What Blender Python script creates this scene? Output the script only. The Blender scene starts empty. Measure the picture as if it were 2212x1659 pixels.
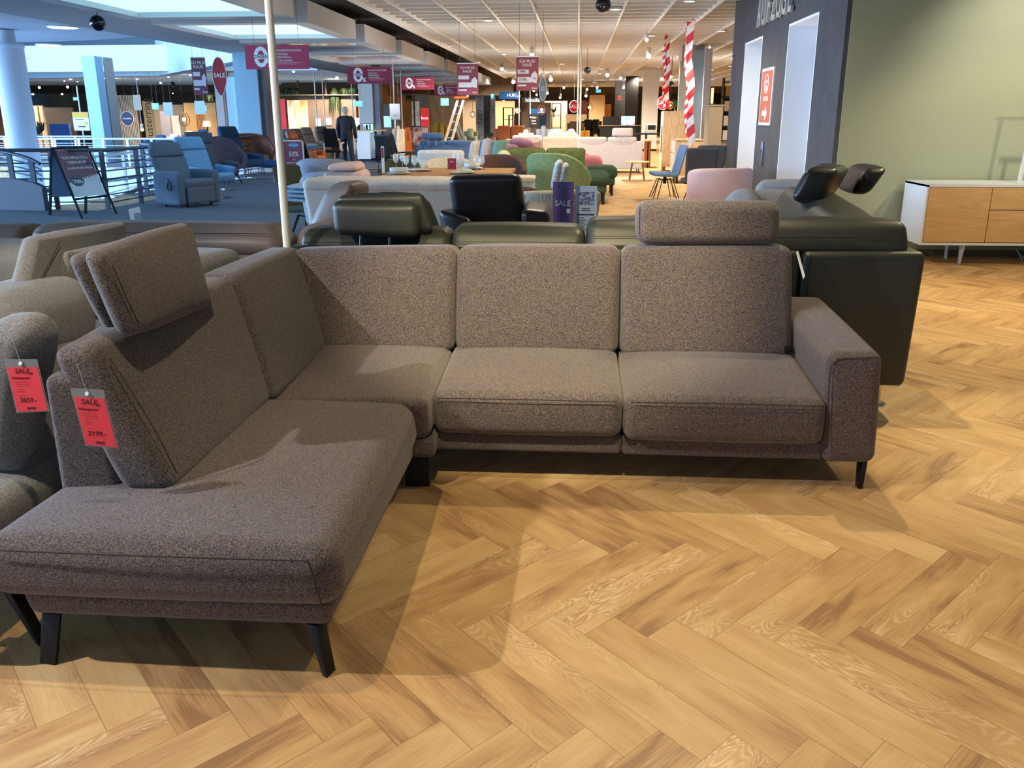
import bpy, math, random
from mathutils import Vector, Matrix, noise
random.seed(7)
PI = math.pi
SC = bpy.context.scene
COL = SC.collection
R = math.radians

# ------------------------------------------------------------------ camera
F_PX, PITCH, YAW, ROLL, EYE = 1900.0, 17.0, 4.2, -0.1, 1.5
cd = bpy.data.cameras.new('camera')
cd.sensor_fit = 'HORIZONTAL'; cd.sensor_width = 36.0
cd.lens = 36.0 * F_PX / 2212.0
cd.clip_end = 400
cam = bpy.data.objects.new('camera', cd); COL.objects.link(cam)
_p, _y, _r = R(PITCH), R(YAW), R(ROLL)
FW = Vector((-math.sin(_y) * math.cos(_p), math.cos(_y) * math.cos(_p), -math.sin(_p)))
_R = Vector((math.cos(_y), math.sin(_y), 0)); _U = _R.cross(FW)
RT = _R * math.cos(_r) + _U * math.sin(_r); UP = -_R * math.sin(_r) + _U * math.cos(_r)
mw = Matrix.Identity(4)
for i in range(3):
    mw[i][0] = RT[i]; mw[i][1] = UP[i]; mw[i][2] = -FW[i]; mw[i][3] = (0, 0, EYE)[i]
cam.matrix_world = mw
SC.camera = cam

def _ray(px, py): return FW * F_PX + RT * (px - 1106) - UP * (py - 829.5)
def at_z(px, py, z=0.0):
    d = _ray(px, py); t = (z - EYE) / d.z; return Vector((0, 0, EYE)) + d * t
def at_x(px, py, X):
    d = _ray(px, py); t = X / d.x; return Vector((0, 0, EYE)) + d * t
def at_y(px, py, Y):
    d = _ray(px, py); t = Y / d.y; return Vector((0, 0, EYE)) + d * t

# ------------------------------------------------------------------ world, exposure
W = bpy.data.worlds.new('world'); SC.world = W; W.use_nodes = True
bg = W.node_tree.nodes['Background']
bg.inputs[0].default_value = (0.40, 0.62, 1.0, 1); bg.inputs[1].default_value = 0.5
SC.view_settings.view_transform = 'Standard'
SC.view_settings.look = 'None'
SC.view_settings.gamma = 1.0
SC.view_settings.use_curve_mapping = False
SC.view_settings.exposure = 0.0

# ------------------------------------------------------------------ lights of the store
def spot(loc, target, power, color, size=70, blend=.35, rad=.035):
    l = bpy.data.lights.new('spot_lamp', 'SPOT'); l.energy = power; l.color = color
    l.spot_size = R(size); l.spot_blend = blend; l.shadow_soft_size = rad
    o = bpy.data.objects.new('spot_lamp', l); COL.objects.link(o)
    o.location = loc
    o.rotation_euler = (Vector(target) - Vector(loc)).to_track_quat('-Z', 'Y').to_euler()
    return o
WARM = (1.0, .82, .49); WARM2 = (1.0, .84, .62); NEUT = (1.0, .9, .78); DAY = (.36, .63, 1.0)
def area(loc, target, sx, sy, power, color):
    l = bpy.data.lights.new('daylight', 'AREA'); l.shape = 'RECTANGLE'; l.size = sx; l.size_y = sy
    l.energy = power; l.color = color
    o = bpy.data.objects.new('daylight', l); COL.objects.link(o); o.location = loc
    o.rotation_euler = (Vector(target) - Vector(loc)).to_track_quat('-Z', 'Y').to_euler()
    o.visible_camera = False if False else True
    return o
# spots over the brown sofa (their shadows fall on the parquet)
spot((-3.9, 1.35, 3.25), (-.3, 2.6, .2), 520, (1.0, .93, .90), 85)
spot((-1.3, 2.3, 3.25), (-.4, 2.6, .3), 130, WARM, 95)
spot((.9, 5.0, 3.25), (1.1, 3.0, .0), 185, WARM, 78)
spot((.7, 3.3, 3.25), (.9, 2.7, .0), 60, WARM, 85)
spot((-.2, 1.5, 3.25), (-.15, 4.2, .6), 700, WARM, 34, .7)
spot((2.6, 1.8, 3.25), (2.4, 1.5, 0), 85, WARM, 88)
spot((3.2, 6.4, 3.25), (3.0, 6.2, 0), 400, WARM, 90)
spot((4.6, 8.5, 3.3), (4.5, 10.1, 1.7), 210, NEUT, 75, .9)
spot((5.4, 6.6, 3.25), (5.0, 8.6, 0), 240, WARM, 90)
# track spots deeper in the store
for x, y, e in ((0, 9, 300), (.5, 14, 500), (3.2, 20, 800), (-1.2, 22.5, 700), (1.5, 27, 1200), (-3, 27, 1000), (4, 34, 1300), (-1, 38, 1500), (-4, 46, 1700), (3, 48, 1700), (7, 60, 2000), (-1, 62, 2300), (8, 42, 1200)):
    spot((x, y, 3.3), (x, y + .5, 0), e, WARM2, 155, .5, .12)
for x, y, e in ((-7, 38, 1100), (-12, 44, 1700), (-17, 38, 1300), (-22, 42, 1600), (-12, 34, 700), (-28, 42, 1400), (-6, 30, 500)):
    spot((x, y, 3.2), (x, y + .5, 0), e, (1, .8, .58), 155, .5, .12)
# daylight: the glazed atrium roof and the glass facade on the left
area((-16, 24, 12), (-12, 19, 0), 16, 16, 4200, DAY)
area((-19, 14, 7.5), (-4, 14, 0), 12, 5, 2200, DAY)
area((-29.5, 12, 2.8), (0, 12, 1.6), 30, 4.5, 14500, DAY)
area((-8.5, 3.0, 3.3), (-1.5, 3.2, .5), 4, 2.0, 800, DAY)  # local area light added under the ceiling, strengthens cool daylight on the sofas
# added upward spots without visible lamps, they brighten the louvre ceiling
for x, y, e in ((-2.2, 13, 120), (1.0, 13, 110), (-2.2, 20, 200), (1.2, 20, 110), (-1, 28, 200), (4, 32, 240), (-2, 42, 380), (4, 52, 420), (-5.8, 17, 70), (-5.8, 26, 130)):
    o = spot((x, y, 1.3), (x, y, 4), e, (1, .95, .88), 165, .6, .4)


# ------------------------------------------------------------------ materials
MATS = {}
def lin(c):
    return tuple(((x / 255) / 12.92 if x / 255 <= .04045 else ((x / 255 + .055) / 1.055) ** 2.4) for x in c)
def mat(name, rgb, rough=.6, metal=0, kind=None, rgb2=None, scale=80, bump=0., emit=0, alpha=1, trans=0, lo=.42, hi=.58, spec=.5, stretch=(1, 1, 1)):
    """rgb in sRGB 0-255; kind None | 'noise' two-tone | 'fabric' speckle | 'wood' grain"""
    if name in MATS: return MATS[name]
    m = bpy.data.materials.new(name); m.use_nodes = True; N = m.node_tree.nodes; L = m.node_tree.links
    b = N['Principled BSDF']; c = lin(rgb) + (1,)
    b.inputs['Base Color'].default_value = c
    b.inputs['Roughness'].default_value = rough; b.inputs['Metallic'].default_value = metal
    b.inputs['Specular IOR Level'].default_value = spec
    if emit:
        b.inputs['Emission Color'].default_value = c; b.inputs['Emission Strength'].default_value = emit
    if trans: b.inputs['Transmission Weight'].default_value = trans
    if alpha < 1: b.inputs['Alpha'].default_value = alpha
    if kind or bump:
        tc = N.new('ShaderNodeTexCoord'); mp = N.new('ShaderNodeMapping'); mp.inputs['Scale'].default_value = stretch
        L.new(tc.outputs['Object'], mp.inputs['Vector'])
        n = N.new('ShaderNodeTexNoise'); n.inputs['Scale'].default_value = scale
        n.inputs['Detail'].default_value = 3 if kind != 'fabric' else 2; n.inputs['Roughness'].default_value = .6
        if kind == 'wood': n.inputs['Distortion'].default_value = 1.2
        L.new(mp.outputs[0], n.inputs['Vector'])
        if kind:
            r = N.new('ShaderNodeValToRGB'); e = r.color_ramp.elements
            e[0].position = lo; e[1].position = hi; e[0].color = c
            e[1].color = lin(rgb2 or rgb) + (1,)
            L.new(n.outputs['Fac'], r.inputs[0]); L.new(r.outputs[0], b.inputs['Base Color'])
            if emit: L.new(r.outputs[0], b.inputs['Emission Color'])
        if bump:
            bp = N.new('ShaderNodeBump'); bp.inputs['Strength'].default_value = bump; bp.inputs['Distance'].default_value = .004
            L.new(n.outputs['Fac'], bp.inputs['Height']); L.new(bp.outputs[0], b.inputs['Normal'])
    MATS[name] = m; return m

def sofa_fabric(name, dark, mid, light, extra, sc=330):
    """tweed: dark / mid / light threads plus sparse coloured ones"""
    m = bpy.data.materials.new(name); m.use_nodes = True; N = m.node_tree.nodes; L = m.node_tree.links
    b = N['Principled BSDF']; b.inputs['Roughness'].default_value = .95; b.inputs['Specular IOR Level'].default_value = .15
    b.inputs['Sheen Weight'].default_value = .25; b.inputs['Sheen Roughness'].default_value = .5
    tc = N.new('ShaderNodeTexCoord')
    n = N.new('ShaderNodeTexNoise'); n.inputs['Scale'].default_value = sc; n.inputs['Detail'].default_value = 2.5; n.inputs['Roughness'].default_value = .7
    L.new(tc.outputs['Object'], n.inputs['Vector'])
    r = N.new('ShaderNodeValToRGB'); r.color_ramp.elements[0].position = .36; r.color_ramp.elements[1].position = .66
    r.color_ramp.elements[0].color = lin(dark) + (1,); r.color_ramp.elements[1].color = lin(light) + (1,)
    e = r.color_ramp.elements.new(.5); e.color = lin(mid) + (1,)
    L.new(n.outputs['Fac'], r.inputs[0])
    v = N.new('ShaderNodeTexVoronoi'); v.inputs['Scale'].default_value = sc * .7; L.new(tc.outputs['Object'], v.inputs['Vector'])
    sp = N.new('ShaderNodeSeparateColor'); L.new(v.outputs['Color'], sp.inputs[0])
    g = N.new('ShaderNodeMath'); g.operation = 'GREATER_THAN'; g.inputs[1].default_value = .86; L.new(sp.outputs[0], g.inputs[0])
    mx = N.new('ShaderNodeMix'); mx.data_type = 'RGBA'; L.new(g.outputs[0], mx.inputs[0]); L.new(r.outputs[0], mx.inputs[6])
    mx.inputs[7].default_value = lin(extra) + (1,)
    L.new(mx.outputs[2], b.inputs['Base Color'])
    bp = N.new('ShaderNodeBump'); bp.inputs['Strength'].default_value = .55; bp.inputs['Distance'].default_value = .003
    L.new(n.outputs['Fac'], bp.inputs['Height']); L.new(bp.outputs[0], b.inputs['Normal'])
    MATS[name] = m; return m

BROWN = sofa_fabric('brown_tweed', (34, 29, 32), (84, 75, 77), (142, 131, 130), (112, 98, 80))
GREYT = sofa_fabric('grey_tweed', (80, 80, 82), (120, 119, 118), (156, 154, 152), (138, 132, 122), 300)
SEAM = mat('seam_thread', (52, 42, 38), .9)
BLACKM = mat('black_metal', (22, 22, 24), .45, .3)
CHROME = mat('chrome', (215, 215, 220), .12, 1)
LEATHER = mat('dark_green_leather', (44, 47, 41), .42, 0, None, scale=220, bump=.12)
TAN = mat('taupe_leather', (138, 118, 104), .42, 0, None, scale=160, bump=.15)
BLKL = mat('black_leather', (30, 30, 29), .38, 0, None, scale=220, bump=.1)
WHITE = mat('white_paint', (225, 224, 220), .6)
OFFW = mat('offwhite_paint', (205, 202, 194), .7)
OAK = mat('oak_front', (208, 170, 114), .5, 0, 'wood', (192, 152, 98), 3.5, 0, lo=.3, hi=.7, stretch=(.8, 1, 7))
OAKP = mat('pale_oak', (205, 180, 146), .55, 0, 'wood', (184, 156, 120), 4, stretch=(6, 6, 1))

# ------------------------------------------------------------------ mesh collector
class MB:
    def __init__(s): s.v = []; s.f = []; s.sm = []; s.mi = []; s.cur = 0
    def add(s, vs, fs, smooth=True):
        o = len(s.v); s.v += [Vector(x) for x in vs]
        s.f += [tuple(i + o for i in f) for f in fs]; s.sm += [smooth] * len(fs); s.mi += [s.cur] * len(fs); return s
    def xf(s, M):
        s.v = [M @ v for v in s.v]; return s
    def join(s, o, M=None):
        k = len(s.v); s.v += [(M @ v) if M else v for v in o.v]
        s.f += [tuple(i + k for i in f) for f in o.f]; s.sm += o.sm; s.mi += o.mi; return s
    # axis-aligned box
    def box(s, x0, x1, y0, y1, z0, z1):
        s.add([(x0, y0, z0), (x1, y0, z0), (x1, y1, z0), (x0, y1, z0), (x0, y0, z1), (x1, y0, z1), (x1, y1, z1), (x0, y1, z1)],
              [(0, 3, 2, 1), (4, 5, 6, 7), (0, 1, 5, 4), (1, 2, 6, 5), (2, 3, 7, 6), (3, 0, 4, 7)], False); return s
    def hexa(s, b, t, r=.03, puff=(0, 0, 0), n=3, m=5, wob=0, seed=0):
        """rounded, puffed cushion through 8 corners; b/t: 4 corners (x,y,z) ccw from near-left, bottom and top"""
        b = [Vector(x) for x in b]; t = [Vector(x) for x in t]
        hx = ((b[1] - b[0]).length + (b[2] - b[3]).length + (t[1] - t[0]).length + (t[2] - t[3]).length) / 8
        hy = ((b[3] - b[0]).length + (b[2] - b[1]).length + (t[3] - t[0]).length + (t[2] - t[1]).length) / 8
        hz = sum((t[i] - b[i]).length for i in range(4)) / 8
        H = (hx, hy, hz); r = min(r, min(H) * .98)
        ax = []
        for h in H:
            a = [-(h - r) - r * math.tan(PI / 4 * k / n) for k in range(n, -1, -1)]
            c = [-(h - r) + 2 * (h - r) * k / m for k in range(1, m)] if h - r > 1e-6 else []
            ax.append(a + c + [-x for x in reversed(a)] if h - r > 1e-6 else a + [-x for x in reversed(a)][1:])
        def pt(p):
            q = [max(-(H[i] - r), min(H[i] - r, p[i])) for i in range(3)]
            d = Vector([p[i] - q[i] for i in range(3)])
            if d.length > 0: d = d.normalized() * r
            o = [q[i] + d[i] for i in range(3)]
            u = [max(-1, min(1, o[i] / H[i])) for i in range(3)]
            for i in range(3):
                if puff[i]:
                    j, k = (i + 1) % 3, (i + 2) % 3
                    o[i] += (1 if u[i] > 0 else -1) * puff[i] * abs(u[i]) ** 3 * (1 - u[j] ** 2) ** .7 * (1 - u[k] ** 2) ** .7
            if wob:
                nv = noise.noise_vector(Vector(o) * 6 + Vector((seed * 7.1, seed * 3.3, 0)))
                o = [o[i] + nv[i] * wob for i in range(3)]
            u = [.5 + .5 * o[i] / H[i] for i in range(3)]
            B = b[0] * (1 - u[0]) * (1 - u[1]) + b[1] * u[0] * (1 - u[1]) + b[2] * u[0] * u[1] + b[3] * (1 - u[0]) * u[1]
            T = t[0] * (1 - u[0]) * (1 - u[1]) + t[1] * u[0] * (1 - u[1]) + t[2] * u[0] * u[1] + t[3] * (1 - u[0]) * u[1]
            return B * (1 - u[2]) + T * u[2]
        idx = {}; vs = []; fs = []
        def vid(i, j, k):
            if (i, j, k) not in idx:
                idx[(i, j, k)] = len(vs); vs.append(pt((ax[0][i], ax[1][j], ax[2][k])))
            return idx[(i, j, k)]
        nx, ny, nz = len(ax[0]) - 1, len(ax[1]) - 1, len(ax[2]) - 1
        for i in range(nx):
            for j in range(ny):
                fs.append((vid(i, j, 0), vid(i, j + 1, 0), vid(i + 1, j + 1, 0), vid(i + 1, j, 0)))
                fs.append((vid(i, j, nz), vid(i + 1, j, nz), vid(i + 1, j + 1, nz), vid(i, j + 1, nz)))
        for i in range(nx):
            for k in range(nz):
                fs.append((vid(i, 0, k), vid(i + 1, 0, k), vid(i + 1, 0, k + 1), vid(i, 0, k + 1)))
                fs.append((vid(i, ny, k), vid(i, ny, k + 1), vid(i + 1, ny, k + 1), vid(i + 1, ny, k)))
        for j in range(ny):
            for k in range(nz):
                fs.append((vid(0, j, k), vid(0, j, k + 1), vid(0, j + 1, k + 1), vid(0, j + 1, k)))
                fs.append((vid(nx, j, k), vid(nx, j + 1, k), vid(nx, j + 1, k + 1), vid(nx, j, k + 1)))
        return s.add(vs, fs, True)
    def rbox(s, x0, x1, y0, y1, z0, z1, r=.02, puff=(0, 0, 0), n=3, m=4, wob=0, seed=0):
        return s.hexa([(x0, y0, z0), (x1, y0, z0), (x1, y1, z0), (x0, y1, z0)], [(x0, y0, z1), (x1, y0, z1), (x1, y1, z1), (x0, y1, z1)], r, puff, n, m, wob, seed)
    def tube(s, pts, r, n=8, closed=False, cap=True):
        pts = [Vector(p) for p in pts]; rs = r if isinstance(r, (list, tuple)) else [r] * len(pts)
        vs = []; N = len(pts); prev = None
        for i, p in enumerate(pts):
            if closed: d = pts[(i + 1) % N] - pts[i - 1]
            else: d = pts[min(i + 1, N - 1)] - pts[max(i - 1, 0)]
            d.normalize()
            u = prev - d * prev.dot(d) if prev is not None else d.cross(Vector((0, 0, 1)) if abs(d.z) < .9 else Vector((1, 0, 0)))
            if u.length < 1e-5: u = d.cross(Vector((.3, .5, .8)))
            u.normalize(); prev = u; w = d.cross(u)
            for k in range(n):
                a = 2 * PI * k / n; vs.append(p + (u * math.cos(a) + w * math.sin(a)) * rs[i])
        fs = []
        for i in range(N if closed else N - 1):
            for k in range(n):
                a = i * n + k; b = i * n + (k + 1) % n; c = ((i + 1) % N) * n + (k + 1) % n; d = ((i + 1) % N) * n + k
                fs.append((a, b, c, d))
        s.add(vs, fs, True)
        if cap and not closed:
            s.add(vs[:n], [tuple(reversed(range(n)))], False); s.add(vs[-n:], [tuple(range(n))], False)
        return s
    def bar(s, a, b, w, h, up=(0, 0, 1)):
        """square bar a->b, w across, h in 'up'"""
        a = Vector(a); b = Vector(b); d = (b - a).normalized(); u = Vector(up)
        x = d.cross(u)
        if x.length < 1e-4: x = Vector((1, 0, 0))
        x.normalize(); y = x.cross(d)
        vs = [p + x * sx * w / 2 + y * sy * h / 2 for p in (a, b) for sx, sy in ((-1, -1), (1, -1), (1, 1), (-1, 1))]
        return s.add(vs, [(0, 1, 2, 3), (7, 6, 5, 4), (0, 4, 5, 1), (1, 5, 6, 2), (2, 6, 7, 3), (3, 7, 4, 0)], False)
    def lathe(s, prof, c=(0, 0, 0), n=24, sx=1, sy=1):
        vs = []; c = Vector(c)
        for r, z in prof:
            for k in range(n):
                a = 2 * PI * k / n; vs.append(c + Vector((r * math.cos(a) * sx, r * math.sin(a) * sy, z)))
        fs = []
        for i in range(len(prof) - 1):
            for k in range(n):
                fs.append((i * n + k, i * n + (k + 1) % n, (i + 1) * n + (k + 1) % n, (i + 1) * n + k))
        s.add(vs, fs, True)
        if prof[0][0] > 1e-5: s.add(vs[:n], [tuple(reversed(range(n)))], False)
        if prof[-1][0] > 1e-5: s.add(vs[-n:], [tuple(range(n))], False)
        return s
    def prism(s, poly, d0, d1, plane='xz', smooth=False):
        """extrude a 2-D polygon; plane xz along y, yz along x, xy along z"""
        def P(u, v, w):
            return {'xz': (u, w, v), 'yz': (w, u, v), 'xy': (u, v, w)}[plane]
        n = len(poly); vs = [P(u, v, d0) for u, v in poly] + [P(u, v, d1) for u, v in poly]
        s.add(vs, [tuple(range(n)), tuple(reversed(range(n, 2 * n)))], False)
        s.add(vs, [(i, i + n, (i + 1) % n + n, (i + 1) % n) for i in range(n)], smooth)
        return s
    def quad(s, a, b, c, d):
        return s.add([a, b, c, d], [(0, 1, 2, 3)], False)
    def shell(s, prof, a0, a1, r, th, n=24, lean=0, sy=1, ztop=None, round_=True):
        """curved upholstered wall: prof unused; arc a0..a1 (radians), radius r, thickness th; ztop(t), zbot"""
        return s
    def obj(s, name, m, parent=None, off=None):
        me = bpy.data.meshes.new(name)
        o = Vector(off) if off is not None else Vector((0, 0, 0))
        me.from_pydata([tuple(v - o) for v in s.v], [], s.f)
        ms = m if isinstance(m, (list, tuple)) else [m]
        for x in ms: me.materials.append(x)
        me.polygons.foreach_set('use_smooth', s.sm)
        if len(ms) > 1: me.polygons.foreach_set('material_index', s.mi)
        me.update()
        ob = bpy.data.objects.new(name, me); COL.objects.link(ob)
        if parent is not None: ob.parent = parent
        return ob

def fix_normals(me):
    import bmesh
    b = bmesh.new(); b.from_mesh(me); bmesh.ops.recalc_face_normals(b, faces=b.faces); b.to_mesh(me); b.free()

class Thing:
    """a top-level Empty at the thing's base; parts are given in world coordinates (or local=True)"""
    def __init__(s, name, label, cat, loc=(0, 0, 0), rz=0, group=None, local=False):
        o = bpy.data.objects.new(name, None); COL.objects.link(o); s.o = o
        o.empty_display_size = .1
        o.location = loc; o.rotation_euler = (0, 0, rz); s.off = None if local else Vector(loc)
        tag(o, label, cat, group)
    def part(s, name, mb, m, label=None, parent=None):
        ob = mb.obj(name, m, parent or s.o, s.off)
        if label: ob['label'] = label
        return ob
def tag(o, label, cat, group=None):
    o['label'] = label; o['category'] = cat
    if group: o['group'] = group
    return o
def single(name, mb, m, label, cat, group=None, off=None):
    if off is None:
        xs = [v.x for v in mb.v]; ys = [v.y for v in mb.v]; zs = [v.z for v in mb.v]
        off = ((min(xs) + max(xs)) / 2, (min(ys) + max(ys)) / 2, min(zs))
    ob = mb.obj(name, m, None, off); ob.location = off
    return tag(ob, label, cat, group)
def struct(name, mb, m):
    ob = mb.obj(name, m); ob['kind'] = 'structure'; return ob
def copy_tree(o, parent=None):
    c = o.copy(); COL.objects.link(c)
    if parent is not None: c.parent = parent
    for ch in list(o.children): copy_tree(ch, c)
    return c
def clone(t, label, loc, rz=0, group=None, scale=1):
    o = t.o if isinstance(t, Thing) else t
    c = copy_tree(o); c.location = loc; c.rotation_euler = (0, 0, rz); c['label'] = label
    if scale != 1: c.scale = (scale,) * 3
    if group: c['group'] = group
    return c

def text_mb(txt, size, M, ext=.002, align='CENTER', bold=0., sx=1):
    cu = bpy.data.curves.new('t', 'FONT'); cu.body = txt; cu.size = size; cu.extrude = ext; cu.align_x = align; cu.align_y = 'CENTER'
    cu.offset = bold; cu.resolution_u = 3; cu.space_line = .85
    ob = bpy.data.objects.new('t', cu); COL.objects.link(ob)
    me = ob.to_mesh(); mb = MB()
    S = Matrix.Diagonal((sx, 1, 1, 1))
    mb.add([M @ (S @ v.co) for v in me.vertices], [tuple(p.vertices) for p in me.polygons], False)
    ob.to_mesh_clear(); bpy.data.objects.remove(ob); bpy.data.curves.remove(cu)
    return mb
def frame(o, n, up=(0, 0, 1)):
    """matrix whose local XY plane faces direction n at o"""
    n = Vector(n).normalized(); u = Vector(up); x = u.cross(n).normalized(); y = n.cross(x)
    M = Matrix.Identity(4)
    for i in range(3): M[i][0] = x[i]; M[i][1] = y[i]; M[i][2] = n[i]; M[i][3] = o[i]
    return M

# ================================================================== floor
def herringbone():
    L_, w = .661, .1322; q = math.sqrt(.5); qy = q * 1.12
    y0 = 2.955 - (w - L_) * qy; x0 = .795 - (L_ + w) * q
    vs = []; fs = []; uv = []; rn = []
    def plank(a0, a1, b0, b1, horiz):
        cx = ((a0 + a1) / 2 + (b0 + b1) / 2) * q + x0; cy = ((b0 + b1) / 2 - (a0 + a1) / 2) * qy + y0
        if not (-9 < cx < 12 and -1 < cy < 30): return
        if cy > 11 and cx > 3.6: return
        k = len(vs)
        for a, b in ((a0, b0), (a1, b0), (a1, b1), (a0, b1)):
            vs.append(((a + b) * q + x0, (b - a) * qy + y0, 0))
        fs.append((k, k + 1, k + 2, k + 3))
        uv.extend([(0, 0), (L_, 0), (L_, w), (0, w)] if horiz else [(0, w), (0, 0), (L_, 0), (L_, w)])
        r = random.random(); rn.extend([r] * 4)
    for n in range(-38, 6):
        for k in range(-140, 140):
            o = n * L_
            plank(k * w + o, k * w + L_ + o, k * w - o, k * w + w - o, True)
            plank(k * w + L_ + o, k * w + L_ + w + o, k * w + w - L_ - o, k * w + w - o, False)
    me = bpy.data.meshes.new('floor'); me.from_pydata(vs, [], fs)
    ul = me.uv_layers.new(name='plank')
    for i, c in enumerate(uv): ul.data[i].uv = c
    u2 = me.uv_layers.new(name='rnd')
    for i, c in enumerate(rn): u2.data[i].uv = (c, (c * 977.0) % 1)
    ob = bpy.data.objects.new('floor', me); COL.objects.link(ob); ob['kind'] = 'structure'
    m = bpy.data.materials.new('oak_herringbone'); m.use_nodes = True; N = m.node_tree.nodes; K = m.node_tree.links
    b = N['Principled BSDF']; b.inputs['Roughness'].default_value = .42; b.inputs['Specular IOR Level'].default_value = .35
    ua = N.new('ShaderNodeUVMap'); ua.uv_map = 'plank'; ub = N.new('ShaderNodeUVMap'); ub.uv_map = 'rnd'
    sa = N.new('ShaderNodeSeparateXYZ'); K.new(ua.outputs[0], sa.inputs[0])
    sb = N.new('ShaderNodeSeparateXYZ'); K.new(ub.outputs[0], sb.inputs[0])
    def math_(op, a, bb=None, c=None):
        x = N.new('ShaderNodeMath'); x.operation = op
        for i, y in enumerate((a, bb, c)):
            if y is None: continue
            if isinstance(y, (int, float)): x.inputs[i].default_value = y
            else: K.new(y, x.inputs[i])
        return x.outputs[0]
    # grain coordinates
    cb = N.new('ShaderNodeCombineXYZ')
    K.new(math_('MULTIPLY', sa.outputs[0], 1.0), cb.inputs[0]); K.new(math_('MULTIPLY', sa.outputs[1], 4.5), cb.inputs[1])
    K.new(math_('MULTIPLY', sb.outputs[1], 37.0), cb.inputs[2])
    n1 = N.new('ShaderNodeTexNoise'); n1.inputs['Scale'].default_value = 2.6; n1.inputs['Detail'].default_value = 2; n1.inputs['Distortion'].default_value = .6
    K.new(cb.outputs[0], n1.inputs['Vector'])
    # contour lines (cathedral grain) from the slow noise
    ct = math_('SINE', math_('MULTIPLY', n1.outputs['Fac'], 75.0))
    ct = math_('POWER', math_('ABSOLUTE', ct), 4.0)
    cb2 = N.new('ShaderNodeCombineXYZ')
    K.new(math_('MULTIPLY', sa.outputs[0], 6.0), cb2.inputs[0]); K.new(math_('MULTIPLY', sa.outputs[1], 170.0), cb2.inputs[1]); K.new(math_('MULTIPLY', sb.outputs[1], 91.0), cb2.inputs[2])
    n2 = N.new('ShaderNodeTexNoise'); n2.inputs['Scale'].default_value = 1.6; n2.inputs['Detail'].default_value = 3
    K.new(cb2.outputs[0], n2.inputs['Vector'])
    # strong figure only on some planks
    fig = N.new('ShaderNodeMapRange'); fig.inputs[1].default_value = .3; fig.inputs[2].default_value = .9; fig.inputs[3].default_value = .0; fig.inputs[4].default_value = .75
    K.new(sb.outputs[1], fig.inputs[0])
    n3 = N.new('ShaderNodeTexNoise'); n3.inputs['Scale'].default_value = 1.5; K.new(cb.outputs[0], n3.inputs['Vector'])
    figm = N.new('ShaderNodeMapRange'); figm.inputs[1].default_value = .45; figm.inputs[2].default_value = .6; K.new(n3.outputs['Fac'], figm.inputs[0])
    figs = math_('MULTIPLY', math_('MULTIPLY', fig.outputs[0], ct), figm.outputs[0])
    base = N.new('ShaderNodeValToRGB'); e = base.color_ramp.elements
    e[0].position = 0; e[0].color = lin((156, 118, 80)) + (1,); e[1].position = 1; e[1].color = lin((220, 184, 132)) + (1,)
    z = base.color_ramp.elements.new(.22); z.color = lin((188, 147, 100)) + (1,); z = base.color_ramp.elements.new(.6); z.color = lin((206, 168, 115)) + (1,)
    tone = math_('ADD', math_('MULTIPLY_ADD', sb.outputs[0], .55, .14), math_('MULTIPLY_ADD', n1.outputs['Fac'], 1.7, -.8))
    tone = math_('ADD', tone, math_('MULTIPLY_ADD', n2.outputs['Fac'], .7, -.35))
    K.new(tone, base.inputs[0])
    mx = N.new('ShaderNodeMix'); mx.data_type = 'RGBA'; K.new(figs, mx.inputs[0]); K.new(base.outputs[0], mx.inputs[6]); mx.inputs[7].default_value = lin((238, 208, 164)) + (1,)
    # joints
    ev = math_('MINIMUM', sa.outputs[1], math_('SUBTRACT', w, sa.outputs[1])); eu = math_('MINIMUM', sa.outputs[0], math_('SUBTRACT', L_, sa.outputs[0]))
    ed = math_('LESS_THAN', math_('MINIMUM', ev, eu), .0009)
    mj = N.new('ShaderNodeMix'); mj.data_type = 'RGBA'; K.new(math_('MULTIPLY', ed, .6), mj.inputs[0]); K.new(mx.outputs[2], mj.inputs[6]); mj.inputs[7].default_value = lin((96, 66, 40)) + (1,)
    K.new(mj.outputs[2], b.inputs['Base Color'])
    bp = N.new('ShaderNodeBump'); bp.inputs['Strength'].default_value = .08; bp.inputs['Distance'].default_value = .002; K.new(n2.outputs['Fac'], bp.inputs['Height']); K.new(bp.outputs[0], b.inputs['Normal'])
    me.materials.append(m)
herringbone()
FARW = mat('far_parquet', (206, 168, 120), .45, 0, 'wood', (176, 138, 96), 3, stretch=(5, 1, 1))
CARPET = mat('grey_carpet', (84, 98, 116), .95, 0, 'noise', (64, 76, 94), 60, .2)
mb = MB(); mb.quad((-34, -1, -.012), (14, -1, -.012), (14, 95, -.012), (-34, 95, -.012)); 
# sub floor slab: leaves the atrium void open
mb = MB()
for x0, x1, y0, y1 in ((-7.9, 14, -1, 95), (-34, -7.9, -1, 14.2), (-34, -7.9, 27, 95), (-8.9, -7.9, 17, 27)):
    mb.box(x0, x1, y0, y1, -.35, -.012)
struct('floor', mb, FARW)
mb = MB()
for x0, x1, y0, y1 in ((-7.9, -3.0, 5.6, 46), (-34, -7.9, -1, 14.2), (-34, -7.9, 27, 60), (-8.9, -7.9, 17, 27)):
    mb.box(x0, x1, y0, y1, -.01, .004)
struct('floor', mb, CARPET)

# ================================================================== main sofa
SOFA = (-.2, 3.6, 0)
t = Thing('corner_sofa', 'large brown tweed corner sofa with chaise, in the foreground on the parquet', 'sofa', SOFA)
def seam(t, pts, parent, r=.0022, m=SEAM):
    # smooth the polyline
    P = [Vector(p) for p in pts]
    return t.part('seam', MB().tube(P, r, 6), m, None, parent)
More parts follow.
